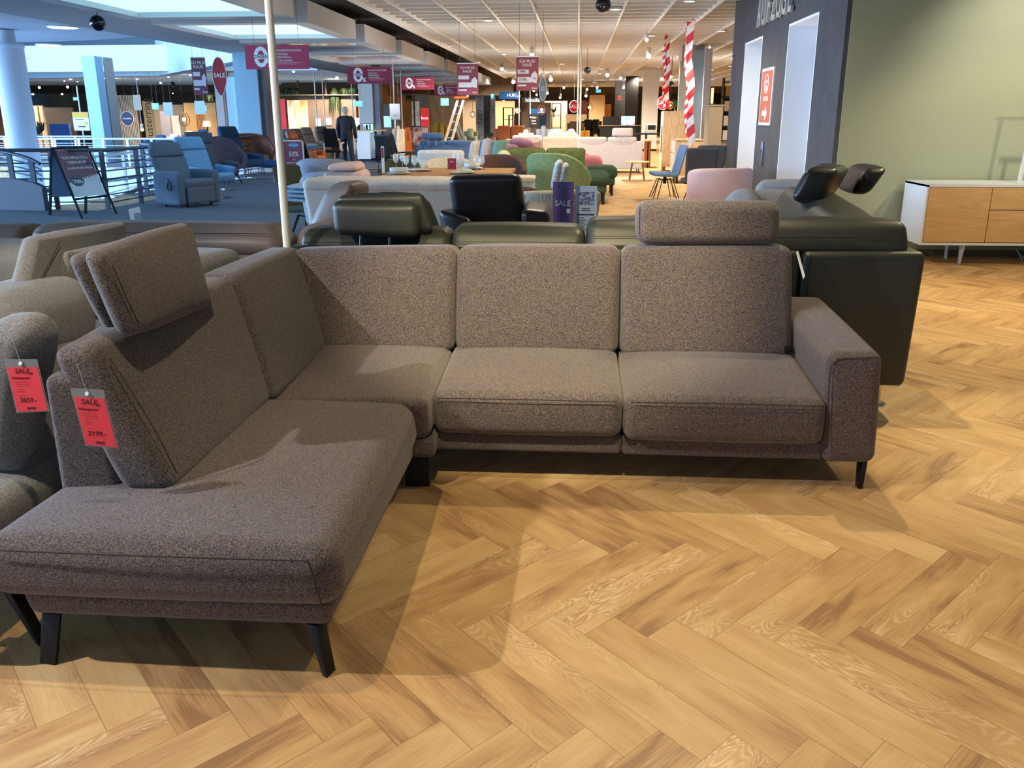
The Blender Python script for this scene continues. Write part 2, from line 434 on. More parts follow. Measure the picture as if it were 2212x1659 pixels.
# plinths
t.part('plinth', MB().rbox(-.585, .203, 3.47, 4.3, .135, .222, .018), BROWN)
t.part('plinth', MB().rbox(.207, 1.03, 3.475, 4.3, .13, .215, .018), BROWN)
t.part('plinth', MB().hexa([(-1.535, 2.10, .135), (-.665, 2.10, .135), (-.655, 3.34, .14), (-1.47, 3.34, .14)],
                           [(-1.545, 2.08, .225), (-.65, 2.08, .225), (-.645, 3.36, .225), (-1.49, 3.36, .225)], .03), BROWN)
t.part('plinth', MB().rbox(-1.47, -.57, 3.36, 4.3, .14, .225, .02), BROWN)
# seats
def seat(x0, x1, yf, yb, zf, zb, zbot, puff=.022, r=.045):
    return MB().hexa([(x0, yf + .005, zbot), (x1, yf + .005, zbot), (x1, yb, zbot), (x0, yb, zbot)],
                     [(x0, yf, zf), (x1, yf, zf), (x1, yb, zb), (x0, yb, zb)], r, (.004, .012, puff), 4, 8)
s1 = t.part('seat_cushion', seat(-.58, .2, 3.42, 4.1, .405, .455, .222), BROWN)
s2 = t.part('seat_cushion', seat(.209, 1.018, 3.42, 4.1, .40, .455, .21), BROWN)
for (x0, x1), s in (((-.555, .175), s1), ((.235, .995), s2)):
    seam(t, [(x0 + (x1 - x0) * k / 12, 3.4065 - .011 * math.sin(PI * k / 12), .388 + .006 * math.sin(PI * k / 12)) for k in range(13)], s)
# corner seat with its small inner front
s3 = t.part('seat_cushion', MB().hexa([(-1.25, 3.26, .225), (-.585, 3.36, .225), (-.585, 4.1, .225), (-1.25, 4.1, .225)],
                                      [(-1.25, 3.2, .42), (-.585, 3.31, .41), (-.585, 4.1, .455), (-1.25, 4.1, .455)], .04, (.002, .005, .02), 4, 8), BROWN)
# chaise seat
s4 = t.part('chaise_seat', MB().hexa([(-1.62, 2.035, .218), (-.61, 2.035, .222), (-.62, 3.33, .225), (-1.5, 3.27, .225)],
                                     [(-1.62, 2.03, .405), (-.615, 2.03, .408), (-.63, 3.27, .425), (-1.5, 3.23, .44)], .07, (.015, .012, .03), 5, 12), BROWN)
seam(t, [(-1.55 + .87 * k / 14, 2.016 - .011 * math.sin(PI * k / 14), .388 + .004 * math.sin(PI * k / 14)) for k in range(15)], s4)
seam(t, [(-.682 + .0025 * k, 2.0165 + .0005 * k, .388 - .0135 * k) for k in range(12)], s4)
# right arm
ar = t.part('armrest', MB().hexa([(1.025, 3.45, .125), (1.245, 3.45, .125), (1.25, 4.42, .14), (1.03, 4.42, .14)],
                                 [(1.0, 3.43, .60), (1.215, 3.43, .60), (1.22, 4.4, .64), (1.0, 4.4, .64)], .045, (.004, .008, .01), 5, 8), BROWN)
seam(t, [(1.026, 3.432, .2), (1.02, 3.431, .35), (1.012, 3.430, .5), (1.014, 3.430, .545), (1.03, 3.429, .570), (1.055, 3.429, .581), (1.2, 3.429, .588)], ar)
# back cushions: right section (three) and left section (two)
def back(x0b, x1b, x0t, x1t, zt0, zt1, yb=3.97, yt=4.13, r=.045):
    return MB().hexa([(x0b, yb, .425), (x1b, yb, .425), (x1b, 4.33, .425), (x0b, 4.33, .425)],
                     [(x0t, yt, zt0), (x1t, yt, zt1), (x1t, yt + .17, zt1 - .01), (x0t, yt + .17, zt0 - .01)], r, (.003, .014, .006), 4, 8)
b1 = t.part('back_cushion', back(-1.19, -.568, -1.375, -.568, .885, .905), BROWN)
b2 = t.part('back_cushion', back(-.562, .204, -.562, .204, .905, .912), BROWN)
b3 = t.part('back_cushion', back(.212, .998, .212, .985, .915, .925, 3.955, 4.1), BROWN)
for x in (-.565, .208):
    seam(t, [(x, 3.975, .46), (x, 4.03, .62), (x, 4.09, .78), (x, 4.125, .87)], b2, .0015)
a1 = t.part('back_cushion', MB().hexa([(-1.34, 2.33, .42), (-1.175, 2.33, .42), (-1.165, 3.2, .42), (-1.4, 3.2, .42)],
                                      [(-1.53, 2.36, .845), (-1.41, 2.40, .86), (-1.37, 3.40, .89), (-1.52, 3.40, .89)], .045, (.02, .012, .006), 5, 9, .004, 3), BROWN)
a2 = t.part('back_cushion', MB().hexa([(-1.4, 3.205, .42), (-1.165, 3.205, .42), (-1.16, 3.97, .42), (-1.4, 3.97, .42)],
                                      [(-1.52, 3.405, .89), (-1.37, 3.405, .89), (-1.345, 4.2, .89), (-1.49, 4.2, .89)], .04, (.012, .004, .006), 5, 8), BROWN)
seam(t, [(-1.185, 2.372, .47), (-1.24, 2.382, .6), (-1.305, 2.395, .72), (-1.37, 2.415, .815)], a1)
# outer back boards
t.part('back_board', MB().hexa([(-1.56, 2.36, .2), (-1.33, 2.36, .2), (-1.33, 4.35, .2), (-1.56, 4.35, .2)],
                               [(-1.545, 2.345, .775), (-1.40, 2.36, .775), (-1.40, 4.35, .775), (-1.545, 4.35, .775)], .03, (.003, .003, 0), 4, 6), BROWN)
t.part('back_board', MB().rbox(-1.5, .97, 4.26, 4.37, .14, .8, .03), BROWN)
# headrests
h1 = t.part('headrest', MB().hexa([(.278, 4.09, .925), (.922, 4.09, .93), (.922, 4.23, .93), (.278, 4.23, .925)],
                                  [(.274, 4.125, 1.122), (.918, 4.125, 1.122), (.918, 4.24, 1.118), (.274, 4.24, 1.118)], .05, (.006, .012, .004), 5, 8), BROWN)
seam(t, [(.290, 4.10, .965), (.286, 4.093, 1.0), (.284, 4.098, 1.06), (.286, 4.115, 1.1)], h1, .002)
for x in (.45, .75):
    t.part('headrest_post', MB().tube([(x, 4.2, .8), (x, 4.19, .96)], .006), CHROME, None, h1)
def lefthr(dx, tl, tr, br, bl, th=.07):
    f = [at_x(*tl, -1.40 + dx), at_x(*tr, -1.40 + dx), at_x(*br, -1.325 + dx), at_x(*bl, -1.325 + dx)]
    o = Vector((-th, .02, 0))
    return t.part('headrest', MB().hexa([f[3] + o, f[3], f[2], f[2] + o], [f[0] + o, f[0], f[1], f[1] + o], .034, (.022, .012, .01), 5, 8, .003, 5), BROWN)
lh = lefthr(0, (212, 548), (418, 482), (462, 660), (288, 728)); lh2 = lefthr(-.11, (172, 556), (330, 510), (400, 690), (250, 716), .06)
seam(t, [at_x(232, 575, -1.385) + Vector((.016, 0, 0)), at_x(262, 650, -1.36) + Vector((.02, 0, 0)), at_x(292, 700, -1.33) + Vector((.012, 0, 0))], lh)
# legs
def blade(a, b, w, th, d):
    return MB().bar(a, b, w, th, d)
t.part('leg', MB().hexa([(-1.51, 2.07, 0), (-1.46, 2.065, 0), (-1.46, 2.08, 0), (-1.51, 2.085, 0)], [(-1.505, 2.11, .14), (-1.45, 2.11, .14), (-1.45, 2.122, .14), (-1.505, 2.122, .14)], .002, (0, 0, 0), 1, 1), BLACKM)
t.part('leg', MB().hexa([(-.685, 2.07, 0), (-.67, 2.06, 0), (-.655, 2.10, 0), (-.67, 2.11, 0)], [(-.735, 2.11, .14), (-.70, 2.10, .14), (-.69, 2.15, .14), (-.725, 2.155, .14)], .002, (0, 0, 0), 1, 1), BLACKM)
t.part('leg', MB().box(-.7, -.6, 3.39, 3.41, 0, .14), BLACKM)
t.part('leg', MB().hexa([(1.195, 3.49, 0), (1.215, 3.49, 0), (1.215, 3.53, 0), (1.195, 3.53, 0)], [(1.195, 3.47, .13), (1.215, 3.47, .13), (1.215, 3.55, .13), (1.195, 3.55, .13)], .002, (0, 0, 0), 1, 1), BLACKM)
t.part('leg', MB().box(1.19, 1.21, 4.25, 4.3, 0, .14), BLACKM)
t.part('leg', MB().box(-1.45, -1.4, 4.25, 4.27, 0, .14), BLACKM)
t.part('control_clip', MB().rbox(.955, .992, 3.955, 3.985, .462, .488, .004, n=2, m=2), BLACKM, 'small black plastic clip between seat and arm')
t.part('care_tag', MB().add([(1.0, 4.1, .90), (1.012, 4.11, .905), (1.038, 4.05, .80), (1.03, 4.045, .785)], [(0, 1, 2, 3)], False).add([(1.0, 4.101, .90), (1.012, 4.111, .905), (1.038, 4.051, .80), (1.03, 4.046, .785)], [(0, 1, 2, 3)], False), WHITE, 'small white care tag')
# ================================================================== room shell
GREEN = mat('sage_wall_paint', (158, 164, 136), .85)
ANTH = mat('anthracite_wall', (74, 74, 78), .8, 0, 'noise', (68, 68, 72), 3)
LOUV = mat('ceiling_louvre_white', (232, 230, 224), .8)
CEILB = mat('ceiling_backing', (138, 136, 131), .9)
EX = 2.745
# louvre ceiling: long blades along y, cross slats along x
mb = MB()
xs = [-.04 + .83 * k for k in range(-4, 14)]
for x in xs:
    mb.box(x - .014, x + .014, -3, 88, 3.38, 3.54)
for k in range(152):
    y = -3 + .6 * k
    if y > 88: break
    mb.box(-3.9, 11, y - .02, y + .02, 3.40, 3.54)
mb.box(-3.95, -3.78, .5, 88, 3.36, 3.55)
struct('ceiling', mb, LOUV)
struct('ceiling', MB().box(-9.0, 12, -3.2, 88, 3.86, 3.9).box(-3.9, 12, -3.2, 88, 3.55, 3.6), CEILB)
# left part: dark gap, upper slab
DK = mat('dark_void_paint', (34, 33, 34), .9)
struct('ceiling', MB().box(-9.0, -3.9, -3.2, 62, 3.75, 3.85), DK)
GREYB = mat('grey_soffit_paint', (150, 150, 152), .8)
struct('trim_1', MB().box(-9.5, -7.6, 0, 62, 3.12, 3.74), GREYB)
# suspended light boxes along the aisle
LUM = mat('skylight_panel', (168, 228, 255), .5, emit=1.7)
MIR = mat('mirror_painted_reflection', (120, 62, 66), .15, .6, 'noise', (190, 200, 215), 2.2, lo=.56, hi=.62)  # red and pale blotches paint reflections into the mirrored panels
for i in range(9):
    yf = 14.95 + 4.13 * i; yn = yf - 3.35
    t = Thing('ceiling_light_box', ('suspended pale grey ceiling box with glowing blue panel, %s' % ('nearest and cut by the top edge' if i == 0 else 'second from the top left')) if i < 2 else
              'suspended grey ceiling box with dark mirrored panel, %s of the row over the aisle' % ['', '', 'third', 'fourth', 'fifth', 'sixth', 'seventh', 'eighth', 'farthest'][i], 'ceiling light', (-6.0, (yf + yn) / 2, 3.0), group='ceiling boxes over the aisle')
    f = MB()
    f.box(-7.35, -4.6, yn, yn + .3, 3.0, 3.36); f.box(-7.35, -4.6, yf - .28, yf, 3.0, 3.36)
    f.box(-7.35, -7.05, yn + .3, yf - .28, 3.0, 3.36); f.box(-4.9, -4.6, yn + .3, yf - .28, 3.0, 3.36)
    t.part('frame', f, mat('light_box_paint', (196, 196, 194), .6))
    t.part('panel', MB().box(-7.05, -4.9, yn + .3, yf - .28, 3.08, 3.1), LUM if i < 2 else MIR)
    for x in (-6.9, -5.1):
        t.part('hanger', MB().tube([(x, (yn + yf) / 2, 3.36), (x, (yn + yf) / 2, 3.75)], .01, 6), BLACKM)
# elevator block: left face with two openings, front face painted sage green
mb = MB()
def wall_x(mb, x0, x1, y0, y1, z0, z1, holes):
    ys = sorted(holes); c = y0
    for a, b, h in ys:
        mb.box(x0, x1, c, a, z0, z1); mb.box(x0, x1, a, b, h, z1); c = b
    mb.box(x0, x1, c, y1, z0, z1)
wall_x(mb, EX, EX + .3, 10.12, 17.1, 0, 3.5, [(11.2, 12.73, 2.64), (14.47, 15.95, 2.64)])
struct('wall_elevator', mb, ANTH)
struct('wall_right', MB().box(EX + .05, 12, 10.05, 10.12, 0, 3.5), GREEN)
struct('baseboard_right', MB().box(EX + .05, 12, 10.03, 10.05, 0, .07), mat('skirting_grey', (90, 88, 80), .7))
struct('trim_2', MB().box(EX, EX + .05, 10.06, 10.118, 0, 3.5), ANTH)
struct('wall_elevator_back', MB().box(EX, 12, 17.1, 17.2, 0, 3.5), ANTH)
LINER = mat('lift_frame_white', (236, 242, 248), .5)
STEEL = mat('lift_door_steel', (150, 160, 175), .3, .8)
for n, (a, b) in enumerate(((11.2, 12.73), (14.47, 15.95))):
    mb = MB(); mb.box(EX + .0, EX + .55, a, a + .03, 0, 2.64); mb.box(EX, EX + .55, b - .03, b, 0, 2.64); mb.box(EX, EX + .55, a + .03, b - .03, 2.61, 2.64)
    o = struct('door_%d' % (n + 1), mb, LINER)
    f = MB(); f.box(EX + .45, EX + .5, a + .03, a + .23, 0, 2.4); f.box(EX + .45, EX + .5, b - .23, b - .03, 0, 2.4); f.box(EX + .45, EX + .5, a + .03, b - .03, 2.2, 2.6)
    f.obj('door_frame', LINER, o)
    MB().box(EX + .5, EX + .53, a + .2, b - .2, 0, 2.25).obj('door_leaf', STEEL, o)
SIGNR = mat('copper_sign_face', (176, 98, 78), .5); WH = mat('white_print', (240, 240, 240), .6)
t = Thing('evacuation_sign', 'framed copper-red fire notice with white arrow between the lift doors', 'sign', (EX, 13.8, 1.36))
t.part('frame', MB().box(EX - .02, EX, 13.38, 14.2, 1.35, 2.15), WHITE)
t.part('sign_face', MB().box(EX - .024, EX - .02, 13.42, 14.16, 1.39, 2.11), SIGNR)
fr = frame((EX - .0245, 13.79, 1.52), (-1, 0, 0))
g = MB(); g.add([fr @ Vector(p) for p in ((-.18, -.035, 0), (.02, -.035, 0), (.02, .035, 0), (-.18, .035, 0))], [(0, 1, 2, 3)], False)
g.add([fr @ Vector(p) for p in ((.02, -.11, 0), (.17, 0, 0), (.02, .11, 0))], [(0, 1, 2)], False)
t.part('arrow', g, WH)
fr = frame((EX - .0245, 13.79, 1.93), (-1, 0, 0))
t.part('pictogram', MB().tube([fr @ Vector((.13 * math.cos(a), .13 * math.sin(a), 0)) for a in [k * PI / 12 for k in range(24)]], .006, 6, True)
       .tube([fr @ Vector(p) for p in ((-.03, -.09, 0), (-.01, -.02, 0), (.03, -.05, 0), (.05, -.1, 0))], .008, 6).tube([fr @ Vector(p) for p in ((-.06, .0, 0), (0, .05, 0), (.06, .02, 0))], .008, 6), WH)
t.part('lettering', text_mb('AUFZUG', .09, frame((EX - .025, 13.79, 1.72), (-1, 0, 0)), .001), WH)
t = Thing('call_button_panel', 'slim steel lift call panel on the dark wall between lift doors', 'panel', (EX, 13.3, .75))
t.part('plate', MB().rbox(EX - .03, EX, 13.72, 13.86, .78, 1.12, .006, n=2, m=2), STEEL)
t.part('button', MB().lathe([(.02, 0), (.02, .006)], (0, 0, 0), 12).xf(frame((EX - .03, 13.79, .98), (-1, 0, 0))), BLACKM)
LET = mat('sign_letters_grey', (175, 175, 170), .5)
t = Thing('elevator_lettering', 'raised pale AUFZÜGE letters high on the dark lift wall', 'sign', (EX, 12.4, 2.8))
wrd = 'AUFZÜGE'
y = 14.6
for k, ch in enumerate(wrd):
    wdt = .24
    t.part('letter', text_mb(ch, .62, frame((EX - .04, y, 2.97), (-1, 0, 0)), .02, 'CENTER', .006, .72), LET)
    y -= .34
# far walls
WARMW = mat('warm_wall', (176, 152, 124), .9, 0, 'noise', (160, 138, 112), .6)
DARKW = mat('dark_brown_wall', (70, 60, 52), .9)
WOODW = mat('oak_panel_wall', (170, 128, 78), .7, 0, 'wood', (146, 106, 62), 1.2, stretch=(1, 1, .2))
struct('wall_behind', MB().box(-9, 12, -3.3, -3.1, 0, 3.9), OFFW)
struct('wall_right_side', MB().box(9, 9.2, -3.1, 10.05, 0, 3.6), GREEN)
struct('wall_back', MB().box(-20, 14, 80, 80.3, 0, 3.6), WARMW)
struct('wall_back_left', MB().box(-50, -14.5, 60, 60.3, 0, 3.6), WARMW)
struct('wall_oak', MB().box(-22, -9.5, 52, 52.3, 0, 3.0), WOODW)
struct('wall_return', MB().box(-9.7, -9.5, 44, 52, 0, 3.0), WOODW)
struct('wall_far_right', MB().box(11.2, 11.4, 18, 80, 0, 3.6), DARKW)
struct('wall_far_left', MB().box(-50, -49.7, -1, 60, -4, 8), OFFW)
# atrium: lower floor, far ceiling, ring beams
struct('floor', MB().box(-34, -7.9, 14.2, 27, -4.2, -4.0), mat('atrium_pale_stone', (205, 215, 225), .5))
struct('ceiling', MB().box(-50, -9.5, 34, 60, 3.3, 3.5), LOUV)
struct('trim_3', MB().box(-50, -9.6, 33.6, 34.0, 3.08, 4.0), WHITE)
mb = MB()
for k in range(26): mb.box(-50, -9.6, 34.5 + k, 34.58 + k, 3.18, 3.3)
struct('ceiling', mb, LOUV)
# ================================================================== furniture builders
def fabric(name, rgb, rgb2=None, scale=120, bump=.15, rough=.9, spec=.25):
    return mat(name, rgb, rough, 0, 'noise' if rgb2 else None, rgb2, scale, bump, spec=spec)
def leg_round(x, y, z0, z1, x2=None, y2=None, r=.015, r2=None):
    return MB().tube([(x if x2 is None else x2, y if y2 is None else y2, z0), (x, y, z1)], [r2 or r, r], 8)
def bgsofa(label, loc, rz, w, m, depth=.95, ztop=.85, zs=.45, n=2, arms=(1, 1), arm_h=.62, aw=.2, head=(), hm=.2, cat='sofa', group=None,
           legm=None, z0=.1, bt=.2, puff=.03, name='sofa', wob=0, cm=None, lean=.08):
    """local frame: back along y=0, seat towards +y"""
    t = Thing(name, label, cat, loc, rz, group, True); legm = legm or BLACKM; cm = cm or m
    h = w / 2; i0 = -h + (aw if arms[0] else 0); i1 = h - (aw if arms[1] else 0)
    t.part('base', MB().rbox(i0, i1, .02, depth, z0, zs - .17, .03), m)
    t.part('back_panel', MB().hexa([(-h, 0, z0), (h, 0, z0), (h, .12, z0), (-h, .12, z0)], [(-h, -lean * .5, ztop - .1), (h, -lean * .5, ztop - .1), (h, .1, ztop - .1), (-h, .1, ztop - .1)], .03), m)
    for k in range(n):
        a = i0 + (i1 - i0) * k / n; b = i0 + (i1 - i0) * (k + 1) / n
        t.part('seat_cushion', MB().rbox(a + .004, b - .004, .15, depth + .02, zs - .17, zs, .045, (0, .005, .02), wob=wob, seed=k), cm)
        t.part('back_cushion', MB().hexa([(a + .004, .1, zs - .03), (b - .004, .1, zs - .03), (b - .004, .1 + bt + .06, zs - .03), (a + .004, .1 + bt + .06, zs - .03)],
                                         [(a + .004, -lean, ztop), (b - .004, -lean, ztop), (b - .004, bt - lean + .03, ztop), (a + .004, bt - lean + .03, ztop)], .06, (0, puff, .012), wob=wob, seed=k + 5), cm)
        if k in head:
            c = (a + b) / 2
            hp = t.part('headrest', MB().hexa([(c - .28, -lean - .02, ztop + .02), (c + .28, -lean - .02, ztop + .02), (c + .28, .1 - lean, ztop + .02), (c - .28, .1 - lean, ztop + .02)],
                                              [(c - .27, -lean - .04, ztop + hm), (c + .27, -lean - .04, ztop + hm), (c + .27, .07 - lean, ztop + hm), (c - .27, .07 - lean, ztop + hm)], .05, (0, .01, 0)), cm)
            for x in (c - .1, c + .1): t.part('headrest_post', MB().tube([(x, .02 - lean, ztop - .14), (x, .02 - lean, ztop + .04)], .008, 6).xf(Matrix.Translation((0, -.06, 0))), CHROME, None, hp)
    for s, on in zip((-1, 1), arms):
        if on:
            x0, x1 = (-h, -h + aw) if s < 0 else (h - aw, h)
            t.part('armrest', MB().rbox(x0, x1, .05, depth, z0, arm_h, .05, (.005, .005, .012)), m)
    for sx in (-1, 1):
        for y in (.08, depth - .08):
            t.part('leg', MB().bar((sx * (h - .08), y, 0), (sx * (h - .08), y, z0 + .01), .03, .03, (0, 1, 0)), legm)
    return t
def arc_shell(r, th, a, hb, ha, z0, flare=.0, sy=1.0, n=28, pw=2.0, rb=None):
    """upholstered horse-shoe wall opening towards -y; half angle a around +y; height hb at the back, ha at the ends"""
    mb = MB(); vs = []; m = 0
    for i in range(n + 1):
        q = -1 + 2 * i / n; ang = PI / 2 + q * a; zt = ha + (hb - ha) * (1 - abs(q) ** pw)
        zt = ha + (hb - ha) * (.5 + .5 * math.cos(PI * min(1, abs(q) ** pw)))
        cs = [(r - .02, z0), (r, z0 + .04), (r + flare, zt - th * .5), (r + flare - th * .15, zt - th * .15), (r + flare - th * .5, zt), (r + flare - th * .85, zt - th * .15), (r + flare - th, zt - th * .5), (r - th, z0 + .04), (r - th, z0)]
        m = len(cs)
        for rr, z in cs: vs.append((rr * math.cos(ang), rr * math.sin(ang) * sy, z))
    fs = []
    for i in range(n):
        for k in range(m):
            fs.append((i * m + k, i * m + (k + 1) % m, (i + 1) * m + (k + 1) % m, (i + 1) * m + k))
    mb.add(vs, fs, True); mb.add(vs[:m], [tuple(range(m))], False); mb.add(vs[-m:], [tuple(reversed(range(m)))], False)
    return mb
def tub_chair(label, loc, rz, m, r=.36, hb=.75, ha=.6, a=2.3, th=.09, zs=.44, z0=.1, legs='feet', cat='armchair', group=None, flare=.03, sy=1, name='tub_chair', legm=None, sm=None, pw=1.6):
    t = Thing(name, label, cat, loc, rz, group, True); legm = legm or BLACKM
    t.part('shell', arc_shell(r, th, a, hb, ha, z0 if legs == 'feet' else zs - .14, flare, sy, pw=pw), m)
    t.part('seat_cushion', MB().lathe([(0, zs - .15), (r - th - .02, zs - .15), (r - th, zs - .12), (r - th, zs - .03), (r - th - .03, zs), (0, zs + .01)], sy=sy), sm or m)
    if legs == 'feet':
        for sx in (-1, 1):
            for s in (-1, 1): t.part('leg', leg_round(sx * r * .6, s * r * .6, 0, z0 + .02), legm)
    elif legs == 'four':
        for sx in (-1, 1):
            for s in (-1, 1): t.part('leg', leg_round(sx * r * .45, s * r * .45, 0, zs - .13, sx * r * .85, s * r * .85, .012, .01), legm)
    elif legs == 'spider':
        t.part('swivel_post', MB().tube([(0, 0, zs - .3), (0, 0, zs - .13)], .03, 10), legm)
        for k in range(4):
            an = PI / 4 + k * PI / 2
            for d in (-.12, .12):
                t.part('leg', MB().tube([(0, 0, zs - .17), (.16 * math.cos(an + d * 2), .16 * math.sin(an + d * 2), zs - .17), (.3 * math.cos(an + d), .3 * math.sin(an + d), 0.01)], .009, 6), legm)
    return t
def side_chair(label, loc, rz, m, legs='spider', hb=.88, w=.46, group=None, name='dining_chair', legm=None, wing=.05):
    """upholstered chair, front towards -y"""
    t = Thing(name, label, 'chair', loc, rz, group, True); legm = legm or BLACKM; h = w / 2
    t.part('seat', MB().hexa([(-h, -.24, .42), (h, -.24, .42), (h, .2, .40), (-h, .2, .40)], [(-h, -.26, .49), (h, -.26, .49), (h, .22, .47), (-h, .22, .47)], .03, (.01, .01, .01)), m)
    t.part('backrest', MB().hexa([(-h * .9, .16, .44), (h * .9, .16, .44), (h * .9, .23, .44), (-h * .9, .23, .44)], [(-h, .30, hb), (h, .30, hb), (h * .96, .35, hb), (-h * .96, .35, hb)], .025, (.01, -wing * .3, .01)), m)
    if legs == 'spider':
        t.part('swivel_post', MB().tube([(0, 0, .27), (0, 0, .42)], .03, 10), legm)
        for k in range(4):
            an = PI / 4 + k * PI / 2
            for d in (-.14, .14):
                t.part('leg', MB().tube([(0.02 * math.cos(an), 0.02 * math.sin(an), .33), (.15 * math.cos(an + d * 2), .15 * math.sin(an + d * 2), .36), (.3 * math.cos(an + d), .3 * math.sin(an + d), 0.01)], .009, 6), legm)
    else:
        for sx in (-1, 1):
            for y in (-.2, .18): t.part('leg', leg_round(sx * (h - .05), y, 0, .43, sx * (h - .01), y * 1.25, .014, .011), legm)
    return t
def recliner(label, loc, rz, m, style='box', hb=1.08, w=.74, group='recliner chairs along the atrium railing', legm=None):
    """relax armchair, front towards -y"""
    t = Thing('recliner_chair', label, 'armchair', loc, rz, group, True); h = w / 2
    st = style == 'star'
    if style == 'box':
        t.part('base', MB().rbox(-h + .1, h - .1, -.3, .3, .06, .3, .03), m)
        for s in (-1, 1):
            x0, x1 = (-h, -h + .14) if s < 0 else (h - .14, h)
            t.part('armrest', MB().rbox(x0, x1, -.36, .32, .05, .60, .05, (.005, .01, .01)), m)
        t.part('footrest', MB().rbox(-h + .15, h - .15, -.40, -.31, .07, .34, .03), m)
        for sx in (-1, 1):
            for y in (-.28, .28): t.part('caster', MB().lathe([(.03, 0), (.03, .05)], (sx * .25, y, 0), 10), BLACKM)
    else:
        for s in (-1, 1):
            x0, x1 = (-h, -h + .09) if s < 0 else (h - .09, h)
            t.part('armrest', MB().hexa([(x0, -.25, .4), (x1, -.25, .4), (x1, .2, .42), (x0, .2, .42)], [(x0, -.3, .57), (x1, -.3, .57), (x1, .24, .6), (x0, .24, .6)], .04, (.01, .01, .01)), m)
        t.part('foot_ring', MB().lathe([(.27, 0), (.29, .012), (.27, .024), (.2, .024), (.18, .012)], (0, 0, 0), 24) if st else MB().bar((-.3, 0, .012), (.3, 0, .012), .05, .02).bar((0, -.3, .012), (0, .3, .012), .05, .02, (0, 0, 1)), legm or CHROME)
        t.part('swivel_post', MB().tube([(0, 0, .02), (0, 0, .36)], .03, 10), legm or CHROME)
    t.part('seat_cushion', MB().hexa([(-h + .1, -.38, .3), (h - .1, -.38, .3), (h - .1, .22, .28), (-h + .1, .22, .28)], [(-h + .1, -.4, .47), (h - .1, -.4, .47), (h - .1, .2, .42), (-h + .1, .2, .42)], .06, (0, .01, .02)), m)
    t.part('backrest', MB().hexa([(-h + .12, .14, .38), (h - .12, .14, .38), (h - .12, .3, .36), (-h + .12, .3, .36)], [(-h + .1, .36, hb - .22), (h - .1, .36, hb - .22), (h - .1, .5, hb - .24), (-h + .1, .5, hb - .24)], .06, (.01, .02, 0)), m)
    t.part('headrest', MB().hexa([(-h + .1, .34, hb - .25), (h - .1, .34, hb - .25), (h - .1, .5, hb - .25), (-h + .1, .5, hb - .25)], [(-h + .14, .44, hb), (h - .14, .44, hb), (h - .14, .54, hb), (-h + .14, .54, hb)], .05, (.01, .025, 0)), m)
    return t
def column(label, x0, x1, y0, y1, z1, m, m2=None, name='column'):
    t = Thing(name, label, 'column', ((x0 + x1) / 2, (y0 + y1) / 2, 0))
    t.part('shaft', MB().box(x0, x1, y0, y1, 0, z1), m)
    if m2: t.part('side_cladding', MB().box(x1, x1 + .03, y0 + .01, y1, 0, z1), m2)
    t.part('skirting', MB().box(x0 - .015, x1 + .035, y0 - .015, y1 + .01, 0, .08), m2 or m)
    return t
def ctop(x, y):
    if x > -3.95: return 3.56
    if x > -9: return 3.76
    return 3.32 if y < 60 else 3.6
def pxbox(px0, py0, px1, py1, Y, th):
    ym = (py0 + py1) / 2
    return at_y(px0, ym, Y).x, at_y(px1, ym, Y).x, Y, Y + th, at_y(px0, py1, Y).z, at_y(px1, py0, Y).z
def panel(name, label, cat, px0, py0, px1, py1, Y, m, texts=(), hang=None, th=.02, extra=None, group=None, frame_m=None, skew=0):
    """flat sign facing the camera side (-y); texts: (string, u, v, height_fraction, material, sx)"""
    x0, x1, y0, y1, z0, z1 = pxbox(px0, py0, px1, py1, Y, th)
    t = Thing(name, label, cat, ((x0 + x1) / 2, Y + th / 2, z0), 0, group)
    w = x1 - x0; h = z1 - z0
    t.part('board', MB().box(x0, x1, y0, y1, z0, z1), m)
    if frame_m:
        f = MB(); e = .035 * w
        f.box(x0 - e, x0, y0 - .005, y1, z0 - e, z1 + e); f.box(x1, x1 + e, y0 - .005, y1, z0 - e, z1 + e)
        f.box(x0, x1, y0 - .005, y1, z0 - e, z0); f.box(x0, x1, y0 - .005, y1, z1, z1 + e)
        t.part('frame', f, frame_m)
    for s, u, v, hf, mm, sx in texts:
        t.part('lettering', text_mb(s, h * hf, frame((x0 + w * u, y0 - .004, z0 + h * v), (0, -1, 0)), .002, 'CENTER', .0, sx), mm)
    if extra: extra(t, x0, x1, y0, z0, z1)
    if hang:
        for k in (.15, .85): t.part('cord', MB().tube([(x0 + w * k, Y + th / 2, z1), (x0 + w * k, Y + th / 2, ctop(x0, Y))], .004, 5), mat('thin_wire', (120, 120, 120), .5))
    return t
def rings(t, cx, y, cz, rx, rz, th, m, name='numeral'):
    n = 40; o = []; i = []
    for k in range(n):
        a = 2 * PI * k / n; o.append((cx + rx * math.cos(a), y, cz + rz * math.sin(a))); i.append((cx + (rx - th) * math.cos(a), y, cz + (rz - th) * math.sin(a)))
    t.part(name, MB().add(o + i, [(k, (k + 1) % n, n + (k + 1) % n, n + k) for k in range(n)], False), m)
def disc(cx, y, cz, rx, rz, n=32):
    return MB().add([(cx + rx * math.cos(2 * PI * k / n), y, cz + rz * math.sin(2 * PI * k / n)) for k in range(n)], [tuple(range(n))], False)
